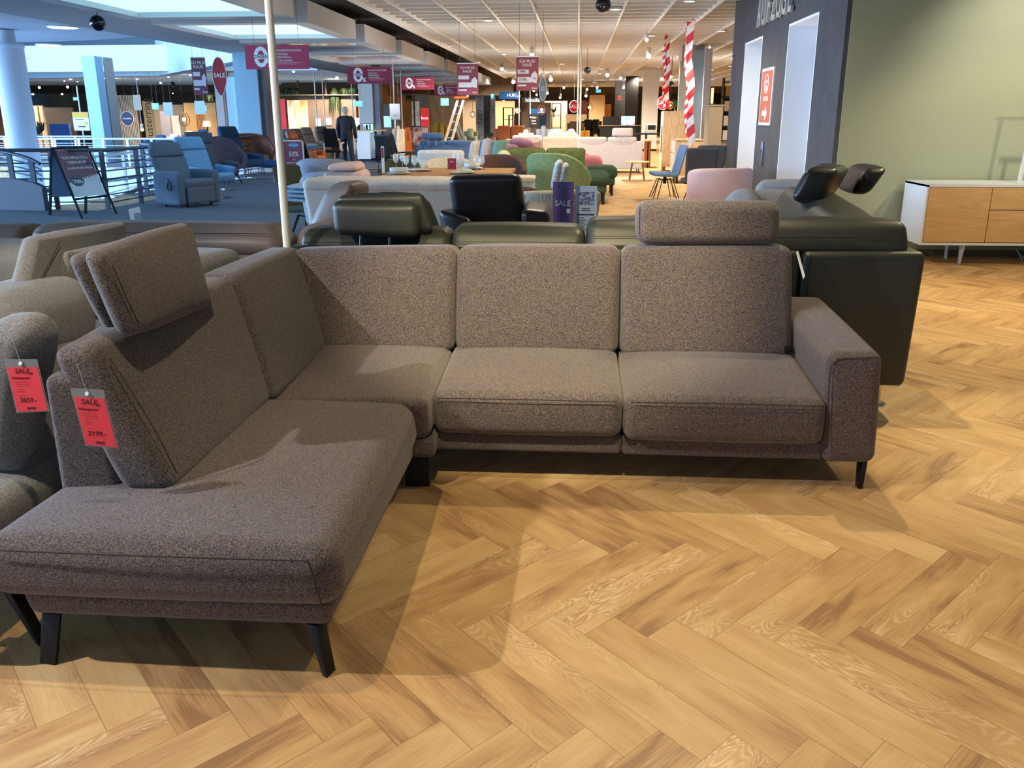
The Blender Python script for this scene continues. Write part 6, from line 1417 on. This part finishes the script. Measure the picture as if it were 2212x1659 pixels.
# overhead: ceiling disc with round lamps, white ring beams
struct('ceiling', MB().lathe([(0, 3.42), (7.4, 3.42), (7.4, 3.75), (0, 3.75)], (-15.6, 17.2, 0), 64), mat('disc_soffit_grey', (186, 190, 198), .8))
for k, (px, py) in enumerate(((137, 60), (105, 98), (37, 126))):
    p = at_z(px, py, 3.4)
    t = Thing('round_ceiling_lamp', ['large glowing round ceiling lamp in the atrium soffit, nearest of three', 'large glowing round ceiling lamp in the atrium soffit, middle of three', 'large glowing round ceiling lamp beside the round column'][k], 'lamp', (p.x, p.y, 3.38), 0, 'round lamps in the atrium soffit')
    t.part('diffuser', MB().lathe([(0, -.015), (.30, -.015), (.31, 0)], (p.x, p.y, 3.41), 32), mat('lamp_glow_white', (255, 250, 244), .5, emit=3.0)); t.part('rim', MB().lathe([(.31, 0), (.34, 0), (.34, .02), (.31, .02)], (p.x, p.y, 3.4), 32), WHITE)
BEAMW = mat('beam_white', (184, 200, 210), .7)
b0, b1, b2 = at_z(-40, 172, 3.0), at_z(343, 163, 3.0), at_z(530, 128, 3.0)
mb = MB(); mb.add([(b0.x, b0.y, 3.0), (b1.x, b1.y, 3.0), (b1.x, b1.y + .8, 3.0), (b0.x, b0.y + .8, 3.0), (b0.x, b0.y, 3.85), (b1.x, b1.y, 3.85), (b1.x, b1.y + .8, 3.85), (b0.x, b0.y + .8, 3.85)], [(0, 3, 2, 1), (4, 5, 6, 7), (0, 1, 5, 4), (1, 2, 6, 5), (2, 3, 7, 6), (3, 0, 4, 7)], False)
struct('trim_4', mb, BEAMW)
mb = MB(); mb.add([(b1.x, b1.y, 3.0), (b2.x, b2.y, 3.0), (b2.x + .3, b2.y + .8, 3.0), (b1.x, b1.y + .8, 3.0), (b1.x, b1.y, 4.3), (b2.x, b2.y, 4.3), (b2.x + .3, b2.y + .8, 4.3), (b1.x, b1.y + .8, 4.3)], [(0, 3, 2, 1), (4, 5, 6, 7), (0, 1, 5, 4), (1, 2, 6, 5), (2, 3, 7, 6), (3, 0, 4, 7)], False)
struct('trim_5', mb, BEAMW)
struct('wall_atrium_upper', MB().box(-34, -9.5, 44, 44.4, 3.5, 9), mat('upper_wall_pale', (150, 176, 190), .8))
struct('wall_back_upper', MB().box(-36, -35.7, 10, 60, -4, 9), mat('upper_wall_pale', (150, 176, 190), .8))
# black ball speakers
def ball(label, px, py, Y, r):
    p = at_y(px, py, Y)
    t = Thing('ball_speaker', label, 'speaker', tuple(p), 0, 'black ball speakers')
    t.part('sphere', MB().lathe([(r * math.cos(a), r * math.sin(a)) for a in [-PI / 2 + PI * k / 14 for k in range(15)]], tuple(p), 24), mat('gloss_black', (14, 16, 24), .2))
    t.part('cord', MB().tube([(p.x, p.y, p.z + r * .98), (p.x - .01, p.y, ctop(p.x, p.y) if p.y > 25 or p.x > -4 else 3.3)], .006, 5), BLACKM)
ball('large black ball speaker hanging at the upper left', 211, 50, 14.0, .115); ball('black ball speaker hanging at the top centre', 1303, 10, 15.5, .125)
ball('small black ball speaker under the louvre ceiling, centre', 1269, 152, 28, .10); ball('small black ball speaker far left beyond the atrium', 373, 182, 36, .1)
ball('small black ball speaker near the round column', 63, 211, 37, .1); ball('small black ball speaker behind the barrier tapes', 1450, 181, 32, .085)
# ================================================================== lamps on the ceilings
GLOW = mat('lamp_glow_warm', (255, 236, 205), .5, emit=7.0); GLOWC = mat('lamp_glow_neutral', (255, 246, 234), .5, emit=5.0); LBODY = mat('lamp_white_body', (214, 212, 206), .5)
LM = [(598, 123, 'the nearest zero percent banner'), (797, 162, 'the second zero percent banner'), (902, 180, 'the third zero percent banner'), (965, 195, 'the farthest zero percent banner'), (1010, 170, 'the tall notice over the ladder'),
      (1139, 160, 'the tall notice with prices'), (1173, 192, 'the grey oval sign'), (1100, 206, 'the dark blue shop sign'), (1150, 216, 'the black shop sign'), (1240, 230, 'the small SALE balloon'), (1303, 10, 'the top centre ball speaker'), (1269, 152, 'the centre ball speaker'),
      (1403, 200, 'the tall off-white column'), (1364, 200, 'the black column'), (1338, 210, 'the fire notice pillar'), (1437, 160, 'the left barrier tapes'), (1487, 150, 'the right barrier tapes'), (1520, 150, 'the grey-blue partition'), (1580, 90, 'the lift block'), (1545, 226, 'the beige cabinet block'),
      (752, 245, 'the man'), (790, 230, 'the white column'), (853, 240, 'the hanging price sheet'), (990, 212, 'the ladder top'), (1254, 180, 'the tall thin pole'), (1292, 196, 'the far centre exit sign'), (960, 220, 'the exit sign by the ladder'), (1273, 232, 'the glowing wire pendant'), (1170, 237, 'the clear globe pendant'),
      (474, 163, 'the large SALE balloon'), (430, 165, 'the dark rose notice'), (211, 50, 'the upper left ball speaker'), (373, 182, 'the far left ball speaker'), (275, 256, 'the dark drop-shaped sign'), (319, 250, 'the beige name post'), (296, 220, 'the cream script flag'), (175, 262, 'the ochre price board'), (204, 235, 'the atrium square column'),
      (38, 240, 'the round column'), (540, 240, 'the pale blue column'), (363, 236, 'the sheet with blue drawing'), (398, 258, 'the teardrop pendant'), (432, 232, 'the grey price sheet'), (63, 211, 'the ball speaker by the round column'), (580, 200, 'the cream pole'), (640, 250, 'the dry grass poster'), (130, 260, 'the dark booth'), (105, 98, 'the round soffit lamps'), (340, 150, 'the white ring beam')]
USED = set()
def near_label(kind, px, py):
    for x, y, nm in sorted(LM, key=lambda q: (q[0] - px) ** 2 + 2 * (q[1] - py) ** 2):
        dx, dy = px - x, py - y
        rel = ('just right of ' if dx > 0 else 'just left of ') if abs(dx) > abs(dy) else ('just below ' if dy > 0 else 'just above ')
        s = kind + ' ' + rel + nm
        if s not in USED: USED.add(s); return s
    return kind
proto = {}
def spotl(px, py, z, s=1.0, side='r'):
    d = _ray(px, py); tt = (z - EYE) / d.z; p = Vector((0, 0, EYE)) + d * tt
    if p.y > 75 or tt < 0: p = Vector((0, 0, EYE)) + d * (75 / d.y)
    if p.x < -9 and p.y < 34.5: p = Vector((0, 0, EYE)) + d * (35 / d.y)
    ct = 3.56 if p.x > -3.95 else (3.76 if p.x > -9 else (3.32 if p.y < 60 else 3.6))
    key = 'spot'
    lb = near_label('small glowing track spotlight', px, py)
    grp = {'r': 'spotlights under the louvre ceiling', 'l': 'spotlights beyond the atrium'}[side]
    if key not in proto:
        t = Thing('spotlight', lb, 'lamp', tuple(p), 0, grp, True); proto[key] = t
        t.part('lens', MB().lathe([(.06 * math.cos(a), .06 * math.sin(a)) for a in [-PI / 2 + PI * k / 8 for k in range(9)]], n=12), GLOW)
        t.part('housing', MB().lathe([(.05, .04), (.055, .05), (.05, .2), (0, .2)], n=12), LBODY)
        b_ = t.part('bracket', MB().tube([(0, 0, 0), (0, 0, 1)], .012, 6), LBODY); b_.location.z = .2; b_.scale.z = (ct - p.z) / s - .2
        t.o.scale = (s,) * 3
    else:
        c = clone(proto[key], lb, tuple(p), 0, grp, s)
        for q in c.children:
            if q.name.startswith('bracket'): q.scale.z = (ct - p.z) / s - .2
def downl(px, py, z=3.395, s=1.0, side='r'):
    d = _ray(px, py); tt = (z - EYE) / d.z; p = Vector((0, 0, EYE)) + d * tt
    if p.y > 78: return
    lb = near_label('glowing recessed downlight', px, py)
    if 'down' not in proto:
        t = Thing('downlight', lb, 'lamp', tuple(p), 0, 'recessed downlights', True); proto['down'] = t
        t.part('glow', MB().lathe([(0, -.012), (.085, -.01), (.09, 0)], n=20), GLOWC); t.part('rim', MB().lathe([(.09, -.01), (.115, -.008), (.115, .03), (.09, .03)], n=20), LBODY)
    else: clone(proto['down'], lb, tuple(p), 0, 'recessed downlights', s)
for px, py in ((1054, 44), (965, 100), (1088, 117), (1033, 134), (1407, 77), (1214, 138), (1300, 149), (1295, 159), (1434, 106), (1558, 67), (1284, 178), (1280, 186), (1344, 185), (1459, 172), (1537, 151), (1537, 172), (1578, 143), (1258, 171), (1174, 162), (1112, 166), (1330, 20), (1490, 2)):
    downl(px, py)
for px, py, z, s in ((1084, 149, 3.2, 1.1), (1149, 119, 3.15, 1.0), (1109, 177, 3.1, 1.6), (1190, 172, 3.1, 1.5), (1312, 162, 3.1, 1.3), (1341, 169, 3.1, 1.0), (1401, 121, 3.15, 1.2), (1397, 86, 3.15, .7), (1268, 193, 3.0, 1.2), (1218, 189, 3.0, 1.2), (1210, 211, 2.6, 1.2), (1182, 201, 2.9, 1.6), (1266, 207, 2.7, 1.5), (1290, 189, 3.0, 1.1), (1347, 189, 3.0, 1.2), (1449, 166, 3.1, 1.2), (1430, 170, 3.1, 1.1), (1153, 196, 2.9, 1.2), (1159, 205, 2.8, 1.0), (1533, 102, 3.2, .5), (1583, 127, 3.2, .6), (1580, 180, 3.1, 1), (1088, 218, 2.5, 1.2), (1012, 219, 2.5, 1.2), (1010, 207, 2.6, 1.0),
                        (767, 208, 2.7, 1.3), (815, 187, 3.0, 1.4), (822, 207, 2.7, 1.4), (712, 203, 2.8, 1.2), (734, 190, 3.0, .9), (750, 187, 3.0, 1), (773, 208, 2.7, 1.1)):
    spotl(px, py, z, s)
for px, py, z, s in ((152, 170, 3.2, 1.0), (139, 174, 3.2, .8), (167, 175, 3.2, .8), (228, 168, 3.2, .9), (296, 170, 3.2, .9), (347, 179, 3.1, .9), (364, 165, 3.2, .9), (411, 161, 3.2, .9), (262, 198, 2.9, 1.1), (271, 208, 2.8, 1.1), (316, 194, 3.0, 1), (338, 205, 2.9, 1.2), (355, 215, 2.7, 1.2), (373, 201, 2.9, .8), (85, 189, 3.0, 1), (146, 188, 3.0, 1), (71, 203, 2.8, 1.2), (134, 203, 2.8, 1.1), (396, 226, 2.3, 1.0), (460, 228, 2.3, 1.1), (307, 280, 1.2, 1.0), (349, 236, 2.0, 1), (634, 154, 3.15, .9), (728, 168, 3.1, 1.0), (386, 236, 2, .8)):
    spotl(px, py, z, s, 'l')
# ================================================================== right far zone: partitions, tapes, printer
PBL = mat('partition_blue_grey', (136, 158, 168), .7); PLI = mat('partition_grey', (176, 176, 178), .7); SIDEB = mat('partition_beige', (142, 128, 106), .8)
t = Thing('partition_wall', 'free-standing grey-blue partition between tall cabinet and lift block', 'partition', (3.6, 27, 0))
xa, xb_, xc = gx(1466, 200, 27), gx(1512, 200, 27.5), gx(1530, 200, 27)
t.part('panel', MB().box(xa, xb_, 27, 27.1, 0, at_y(1490, 88, 27).z), mat('partition_warm_grey', (160, 158, 148), .8))
t.part('blue_panel', MB().box(gx(1494, 200, 26.8), xb_ + .05, 26.8, 26.95, 0, at_y(1505, 108, 26.8).z), PBL); t.part('edge_post', MB().box(gx(1519, 200, 26.6), xc, 26.6, 26.9, 0, at_y(1520, 105, 26.6).z), PLI)
t.part('white_sheet', MB().box(gx(1467, 110, 26.9), gx(1474, 110, 26.9), 26.9, 26.92, at_y(1470, 132, 26.9).z, at_y(1470, 84, 26.9).z), WHITE)
t = Thing('cabinet', 'large matt beige cabinet block between the partition and the dark lift wall', 'cabinet', (4.0, 23, 0))
t.part('body', MB().box(gx(1529, 300, 23.5), gx(1558, 300, 23.5), 23.5, 24.3, 0, at_y(1545, 229, 23.5).z), SIDEB); t.part('top', MB().box(gx(1528, 300, 23.5), gx(1560, 300, 23.5), 23.45, 24.35, at_y(1545, 229, 23.5).z, at_y(1545, 226, 23.5).z), SIDEB)
t = Thing('floor_lamp', 'slim brass lamp with glowing bar above the beige cabinet block', 'lamp', (gx(1538, 210, 23.9), 23.9, 2.0))
zc = at_y(1545, 226, 23.5).z
t.part('base', MB().box(gx(1532, 210, 23.9), gx(1545, 210, 23.9), 23.85, 24.0, zc, zc + .03), BLACKM); t.part('bar', MB().box(gx(1536, 210, 23.9), gx(1541, 210, 23.9), 23.88, 23.94, zc + .03, at_y(1538, 190, 23.9).z), mat('brass_glow', (240, 206, 140), .5, emit=.8))
t = Thing('shelf_unit', 'far shelf with books, lamps and cartons left of the lift block', 'shelf', (gx(1565, 300, 40), 40, 0))
x0, x1 = gx(1556, 300, 40), gx(1582, 300, 40)
for k in range(5): t.part('board', MB().box(x0, x1, 40, 40.5, .4 + .6 * k, .44 + .6 * k), BLACKM)
for x in (x0, x1 - .04): t.part('upright', MB().box(x, x + .04, 40, 40.5, 0, 3.0), BLACKM)
for k, (z, m_) in enumerate(((.44, CREAM), (1.04, CREAM), (1.64, OAKP), (2.24, MUST))): t.part('carton', MB().rbox(x0 + .1, x1 - .15, 40.05, 40.4, z, z + .42, .02), m_)
TAPR = mat('tape_red', (206, 30, 46), .5); TAPW = mat('tape_white', (236, 226, 226), .5)
def tape(label, px0, py0, px1, py1, Y, w):
    a = at_y(px0, py0, Y); b = at_y(px1, py1, Y); a.z = 3.555
    t = Thing('barrier_tape', label, 'barrier tape', tuple(b), 0, 'red and white barrier tapes hanging from the ceiling')
    mb = MB(); sl = w * 1.25; n = int((a.z - b.z) / sl)
    def P(k, s):
        u = (k + .0) / n; c = a.lerp(b, u); tw = math.sin(u * 9 + px0)
        return c + Vector((s * w / 2 * (.65 + .35 * abs(tw)) + .02 * math.sin(u * 14), s * w * .3 * tw, s * w * .45))
    o = Vector((0, .004, 0))
    for k in range(n):
        mb.cur = k % 2; V = [P(k, -1), P(k, 1), P(k + 1, 1), P(k + 1, -1)]
        mb.add(V + [v + o for v in V], [(0, 1, 2, 3), (7, 6, 5, 4), (0, 4, 5, 1), (2, 6, 7, 3), (1, 5, 6, 2), (3, 7, 4, 0)], False)
    t.part('ribbon', mb, [TAPR, TAPW])
tape('red and white barrier tape, thin left strand by the tall cabinet', 1434, 118, 1434, 232, 24, .06)
tape('red and white barrier tape, broad strand by the tall cabinet', 1440, 118, 1441, 232, 24, .13)
tape('red and white barrier tape, left strand before the partition', 1481, 90, 1484, 305, 20.9, .08)
tape('red and white barrier tape, broad right strand before the partition', 1486, 85, 1493, 312, 20.4, .15)
t = Thing('printer', 'white office printer on the desk left of the tall cabinet', 'printer', (gx(1406, 280, 33), 33, .78))
x0, x1 = gx(1396, 280, 33), gx(1419, 280, 33); z0, z1 = at_y(1400, 288, 33).z, at_y(1400, 268, 33).z
t.part('body', MB().rbox(x0, x1, 33, 33.4, z0, z1, .02), WHITE); t.part('tray_opening', MB().box(x0 + .05, x1 - .05, 32.99, 33.0, z0 + .12, z1 - .04), BLACKM)
t = Thing('desk', 'dark desk carrying printer and monitors behind the pale grey sofa', 'desk', (gx(1380, 290, 33), 33, 0))
t.part('desk_top', MB().box(gx(1372, 290, 33), x1 + .1, 32.9, 33.6, z0 - .05, z0), BLACKM); t.part('side', MB().box(x0, x0 + .04, 32.95, 33.5, 0, z0 - .05), BLACKM); t.part('side', MB().box(gx(1374, 290, 33), gx(1374, 290, 33) + .04, 32.95, 33.5, 0, z0 - .05), BLACKM)
t = Thing('desk', 'long black reception desk in the far right centre', 'desk', (gx(1300, 260, 41), 41, 0))
t.part('front', MB().box(gx(1296, 270, 41), gx(1392, 270, 41), 41, 41.1, 0, at_y(1340, 272, 41).z), BLACKM); t.part('desk_top', MB().box(gx(1294, 270, 41), gx(1394, 270, 41), 40.9, 41.6, at_y(1340, 272, 41).z, at_y(1340, 271, 41).z), OAKP)
t.part('screen_back', MB().box(gx(1302, 260, 41.2), gx(1345, 260, 41.2), 41.2, 41.3, at_y(1340, 271, 41).z, at_y(1320, 252, 41).z), BLACKM)
t = Thing('console_table', 'oak console table end right of the pale grey sofa', 'table', (gx(1398, 310, 27), 27, 0))
x0, x1 = gx(1390, 310, 27), gx(1408, 310, 27)
t.part('table_top', MB().box(x0, x1, 26.8, 27.6, .76, .80), OAKP); t.part('leg', MB().box(x0 + .05, x0 + .15, 27, 27.4, 0, .76), mat('walnut_leg', (130, 82, 44), .6)); t.part('leg', MB().box(x1 - .12, x1 - .02, 27, 27.4, 0, .76), mat('walnut_leg', (130, 82, 44), .6))
# thin white poles
for k, (px, py0, py1, Y) in enumerate(((1254, 130, 292, 26), (1248, 155, 290, 30), (1121, 190, 275, 38), (1145, 205, 240, 42), (683, 210, 262, 34), (700, 205, 270, 36), (762, 205, 262, 36), (851, 190, 224, 30), (868, 195, 262, 33))):
    x = gx(px, (py0 + py1) / 2, Y)
    t = single('thin_pole', MB().tube([(x, Y, 0), (x, Y, 3.4)], .022, 8), mat('pole_offwhite', (226, 222, 212), .5),
               ['tall thin white pole at the left end of the pale grey sofa', 'thin white pole just left of the tall one', 'thin white pole at the right end of the dark blue shop sign', 'thin white pole through the black shop sign', 'thin pole left of the man, leftmost', 'thin pole left of the man, second', 'thin pole right of the man', 'thin pole above the hanging price sheet', 'thin pole right of the hanging price sheet'][k], 'pole')
# ================================================================== far walls dressing
OAKS = mat('slat_light', (196, 176, 150), .7); DRK = mat('slat_gap', (88, 72, 60), .8)
t = Thing('slat_panel', 'vertically slatted wall panel behind the dark blue drop sign', 'wall panel', (gx(275, 260, 41), 41, 0))
x0, x1 = gx(253, 260, 41), gx(300, 260, 41); t.part('backing', MB().box(x0, x1, 41, 41.1, 0, 2.4), DRK)
m_ = MB()
for k in range(14): xk = x0 + (x1 - x0) * (k + .1) / 14; m_.box(xk, xk + (x1 - x0) / 28, 40.93, 41, 0, 2.4)
sl = t.part('slats', m_, OAKS)
SHOWW = mat('showroom_tan', (188, 156, 112), .9); SHOWD = mat('showroom_dark', (66, 62, 60), .9); SHOWB = mat('showroom_taupe', (132, 120, 106), .9)
def wallp(label, px0, py0, px1, py1, Y, m, name='display_wall', cat='display wall', th=.15, floor_=True):
    x0, x1, _, _, z0, z1 = pxbox(px0, py0, px1, py1, Y, th)
    return single(name, MB().box(x0, x1, Y, Y + th, 0 if floor_ else z0, min(z1, 3.3)), m, label, cat)
wallp('tan showroom wall right of the wooden lattice, far left', 400, 222, 468, 300, 44, SHOWW)
wallp('taupe showroom wall behind the pendant lamp, far left', 328, 226, 402, 300, 46, SHOWB)
wallp('dark booth wall left of the ochre price board', 96, 232, 160, 300, 44, SHOWD)
wallp('beige booth side with pale curtains, far left', 62, 228, 98, 300, 45, mat('booth_beige', (178, 156, 138), .9))
wallp('brown wall strip at the far left edge', -30, 225, 64, 300, 48, mat('booth_brown', (120, 96, 84), .9))
wallp('blue bed front inside the dark booth, far left', 108, 268, 150, 296, 41, mat('bed_blue', (40, 78, 140), .8), 'bed_panel', 'bed')
for k in range(3): wallp('pale curtain strip beside the dark booth, %s' % ['left', 'middle', 'right'][k], 66 + 11 * k, 230, 73 + 11 * k, 292, 43, mat('curtain_pale', (206, 184, 160), .9), 'curtain', 'curtain')
wallp('grey-violet standing panel in the far left showroom', 347, 240, 368, 290, 40, mat('panel_greige', (146, 134, 132), .8), 'room_divider', 'panel')
wallp('white info wall with small dark pictures right of the grey-violet panel', 369, 250, 388, 274, 43, mat('panel_whiteish', (206, 204, 200), .8), 'info_board', 'panel')
wallp('brown wall behind the massage recliners', 650, 208, 770, 300, 46, mat('wall_umber', (116, 100, 86), .9))
wallp('grey wall segment right of the white column', 812, 225, 862, 290, 40, mat('wall_dusk', (120, 112, 104), .9))
wallp('oak wall corner left of the ladder', 924, 205, 1000, 290, 46, WOODW)
wallp('pale showroom bay wall right of the ladder top', 1000, 215, 1030, 285, 50, mat('bay_cream', (200, 182, 164), .9))
wallp('bright cream bay under the dark blue shop sign', 1070, 218, 1112, 290, 50, mat('bay_bright', (232, 202, 164), .9))
wallp('grey wall under the black shop sign', 1112, 222, 1190, 290, 52, mat('bay_grey', (118, 108, 102), .9))
wallp('beige wall centre right behind the round ball lamp', 1176, 218, 1225, 290, 64, mat('bay_rose', (160, 138, 120), .9))
wallp('warm wall behind the wire pendant lamp', 1272, 205, 1306, 290, 66, mat('bay_sand', (186, 160, 122), .9))
wallp('orange standing screen left of the grey column', 1306, 225, 1320, 252, 52, mat('screen_orange', (190, 118, 46), .7), 'standing_screen', 'screen')
wallp('wine-dark picture wall behind the thin white poles', 1255, 217, 1268, 250, 62, mat('picture_wine', (70, 30, 50), .7), 'picture', 'picture')
wallp('dark quilted blue panel right of the black notice stand', 1165, 244, 1180, 262, 46, mat('quilt_navy', (24, 60, 104), .7), 'room_divider', 'panel')
wallp('dark clothing display between the name posts', 1046, 240, 1058, 274, 46, BLACKM, 'display_figure', 'display')
NS = panel('notice_stand', 'black chalk notice stand with white writing below the black shop sign', 'sign', 1143, 246, 1165, 276, 40, BLK, [('Relax', .4, .75, .22, WH, 1), ('- Sofas', .4, .5, .16, WH, 1), ('- Tische', .42, .3, .14, WH, 1)], None, .06)
x0, x1, _, _, z0, _ = pxbox(1143, 246, 1165, 276, 40, .06)
for x in (x0 + .05, x1 - .09): NS.part('leg', MB().box(x, x + .04, 40.0, 40.06, 0, z0), BLACKM)
panel('wall_screen', 'lit dark-blue screen with white name above the quilted panel', 'screen', 1146, 235, 1178, 247, 47, NAVY, [('HUKLA', .7, .35, .4, mat('white_lit_letters', (240, 240, 240), .5, emit=1.0), 1)], None, .06)
# black shelving frames
def wireframe(label, px0, py0, px1, py1, Y, nsh):
    x0, x1, _, _, z0, z1 = pxbox(px0, py0, px1, py1, Y, .4)
    t = Thing('shelf_unit', label, 'shelf', ((x0 + x1) / 2, Y, 0))
    for x in (x0, x1 - .04):
        for y in (Y, Y + .4): t.part('upright', MB().box(x, x + .04, y, y + .04, 0, z1), BLACKM)
    for k in range(nsh): z = z1 - (z1 - .2) * k / max(1, nsh); t.part('shelf', MB().box(x0, x1, Y, Y + .44, z - .03, z), BLACKM)
    return x0, x1, z1
wireframe('black metal shelf frame inside the bright cream bay', 1086, 232, 1108, 285, 46, 3)
wireframe('tall black metal shelf frame left of the small SALE balloon', 1191, 223, 1212, 290, 50, 3)
wireframe('low black metal shelf frame in front of the bright cream bay', 1098, 248, 1112, 285, 43, 2)
# bright counters
single('counter', MB().box(gx(1222, 250, 60), gx(1268, 250, 60), 60.95, 61.5, 0, at_y(1240, 247, 60).z), mat('counter_painted_glow', (240, 206, 156), .6, emit=.35), 'bright cream counter far in the centre, overhead light painted as glow', 'counter')  # weak emission paints the overhead light into the counter
# pendants
def pendant(label, px, py, Y, rpx, m, lit=True, wire=True):
    p = at_y(px, py, Y); r = rpx * Y / 1990
    t = Thing('pendant_lamp', label, 'lamp', tuple(p))
    if wire:
        for k in range(8):
            a = k * PI / 4; t.part('rib', MB().tube([p + Vector((r * math.sin(q) * math.cos(a) * (1 if q > PI / 2 else .9), r * math.sin(q) * math.sin(a), r * 1.15 * math.cos(q))) for q in [PI * j / 8 for j in range(9)]], .012 * r / .3, 5), m)
    else: t.part('shade', MB().lathe([(r * math.cos(a), r * math.sin(a)) for a in [-PI / 2 + PI * k / 10 for k in range(11)]], tuple(p), 16), m)
    t.part('bulb', MB().lathe([(r * .35 * math.cos(a), r * .35 * math.sin(a)) for a in [-PI / 2 + PI * k / 8 for k in range(9)]], tuple(p), 12), mat('bulb_glow', (255, 214, 140), .5, emit=5))
    t.part('cord', MB().tube([(p.x, p.y, p.z + r * 1.1), (p.x, p.y, ctop(p.x, p.y))], .01, 5), BLACKM)
BR = mat('brass_wire', (190, 130, 60), .4, .6)
pendant('brown teardrop wire pendant lamp far left beyond the railing', 398, 258, 38, 13, mat('dark_wood_wire', (84, 50, 28), .6)); pendant('glowing wire pendant lamp right of the thin white poles', 1273, 232, 60, 9, BR)
pendant('clear globe pendant over the quilted blue panel', 1170, 237, 44, 9, BR); pendant('small brass pendant lamp behind the barrier tapes', 1448, 228, 34, 7, BR); pendant('round wire lamp on the pale bay wall right of the ladder', 1021, 247, 48, 6, BLACKM)
pendant('pale paper globe lamp in the bright cream bay', 1118, 239, 44, 6, mat('paper_globe', (240, 226, 206), .8, emit=.6), wire=False)
t = Thing('table_lamp', 'cream shaded table lamp in the far left showroom', 'lamp', (gx(448, 275, 40), 40, .6)); cx = gx(448, 275, 40); zt_ = at_y(448, 261, 40).z
t.part('lamp_shade', MB().lathe([(.2, zt_ - .25), (.15, zt_)], (cx, 40, 0), 16), mat('shade_glow', (240, 220, 180), .8, emit=.6)); t.part('base', MB().lathe([(.12, .62), (.03, .66), (.03, zt_ - .2)], (cx, 40, 0), 12), BLACKM)
t.part('table', MB().box(cx - .4, cx + .4, 39.8, 40.4, .56, .62).box(cx - .35, cx - .3, 40, 40.1, 0, .56).box(cx + .3, cx + .35, 40, 40.1, 0, .56), OAKP)
t = Thing('wooden_lattice', 'warm wooden slat screen left of the cream table lamp', 'screen', (gx(432, 270, 43), 43, 0))
for k in range(6): xk = gx(424 + 3 * k, 265, 43); t.part('slat', MB().box(xk, xk + .03 * 1.5, 43, 43.08, 0, at_y(430, 245, 43).z), mat('lattice_oak', (176, 122, 62), .7))
# plants on the upper shelf of the back wall, hanging plants
LEAF = mat('leaf_green', (30, 50, 26), .7, 0, 'noise', (48, 72, 36), 6)
def plant(label, px, py, Y, w, h, n, hang=True, seed=0, pot=True):
    p = at_y(px, py, Y); rr = random.Random(seed); k = Y / 1990; w *= k; h *= k
    t = Thing('hanging_plant' if hang else 'potted_plant', label, 'plant', (p.x, p.y, p.z))
    mb = MB()
    for i in range(n):
        a = rr.uniform(0, 2 * PI); L_ = rr.uniform(.5, 1); dx = math.cos(a) * w * .5 * L_; dy = math.sin(a) * w * .3 * L_
        z1 = -h * L_ if hang else h * L_
        b = Vector((p.x + dx * .2, p.y + dy * .2, p.z)); m1 = b + Vector((dx * .7, dy * .7, z1 * .35 + (.1 * h if hang else 0))); e = b + Vector((dx, dy, z1))
        ww = Vector((-math.sin(a), math.cos(a), 0)) * w * .06
        mb.add([b, m1 - ww, m1 + ww, e], [(0, 1, 3, 2)], False)
        mb.add([b + Vector((0, 0, .01)), m1 - ww * .3 + Vector((0, 0, .03)), m1 + ww * 1.5, e + Vector((dx * .1, 0, 0))], [(0, 1, 3, 2)], False)
    t.part('foliage', mb, LEAF)
    if pot: t.part('pot', MB().lathe([(w * .12, -.0), (w * .16, .22)], (p.x, p.y, p.z - (0 if hang else .22)), 12), mat('pot_grey', (96, 92, 88), .8))
SHZ = at_y(800, 203, 45).z
t = Thing('high_shelf', 'long high shelf with plants running along the oak back wall', 'shelf', (-17, 46, SHZ))
t.part('board', MB().box(gx(560, 203, 46), gx(925, 203, 46), 45.6, 46.3, SHZ - .05, SHZ), SHOWB)
for px in (575, 640, 700, 770, 830, 890, 922): x = gx(px, 200, 46); t.part('upright', MB().box(x, x + .08, 46.2, 46.3, 0, 3.3), mat('upright_taupe', (124, 104, 84), .8))
for k, px in enumerate((576, 622, 636, 722, 744, 762)):
    plant(['bushy dark plant on the high shelf left of the pole', 'first trailing plant on the high shelf right of the pole', 'second trailing plant on the high shelf right of the pole', 'long trailing plant hanging above the man', 'dark plant on the high shelf right of the long trailing one', 'small plant on the high shelf beside the white column'][k], px, 190, 45.9, 26, (20, 18, 18, 60, 18, 14)[k], 70, True, k, False)
plant('trailing plant on the high shelf left of the far banners', 882, 204, 45.8, 14, 18, 40, True, 11, False); plant('dark plants above the grey notice, far left', 455, 205, 40, 24, 16, 60, True, 12, False)
plant('green potted plant in the booth at the far left', 84, 290, 38, 34, 32, 50, False, 13); plant('small plant above the tall cabinet behind the tapes', 1458, 236, 30, 14, 24, 40, False, 14); plant('tall plant beside the wire pendant, far centre', 1196, 244, 46, 12, 14, 40, False, 15)
# dark fascia strips above the far showrooms
struct('trim_6', MB().box(-34, -9.5, 51.6, 51.8, 2.75, 3.3), mat('fascia_dark_brown', (96, 80, 66), .9))
struct('trim_7', MB().box(-9.5, 12, 66, 66.2, 2.95, 3.4), DARKW)
struct('trim_8', MB().box(-16, -3.5, 49.0, 49.2, 2.5, 3.75), mat('fascia_brown', (104, 84, 64), .9))
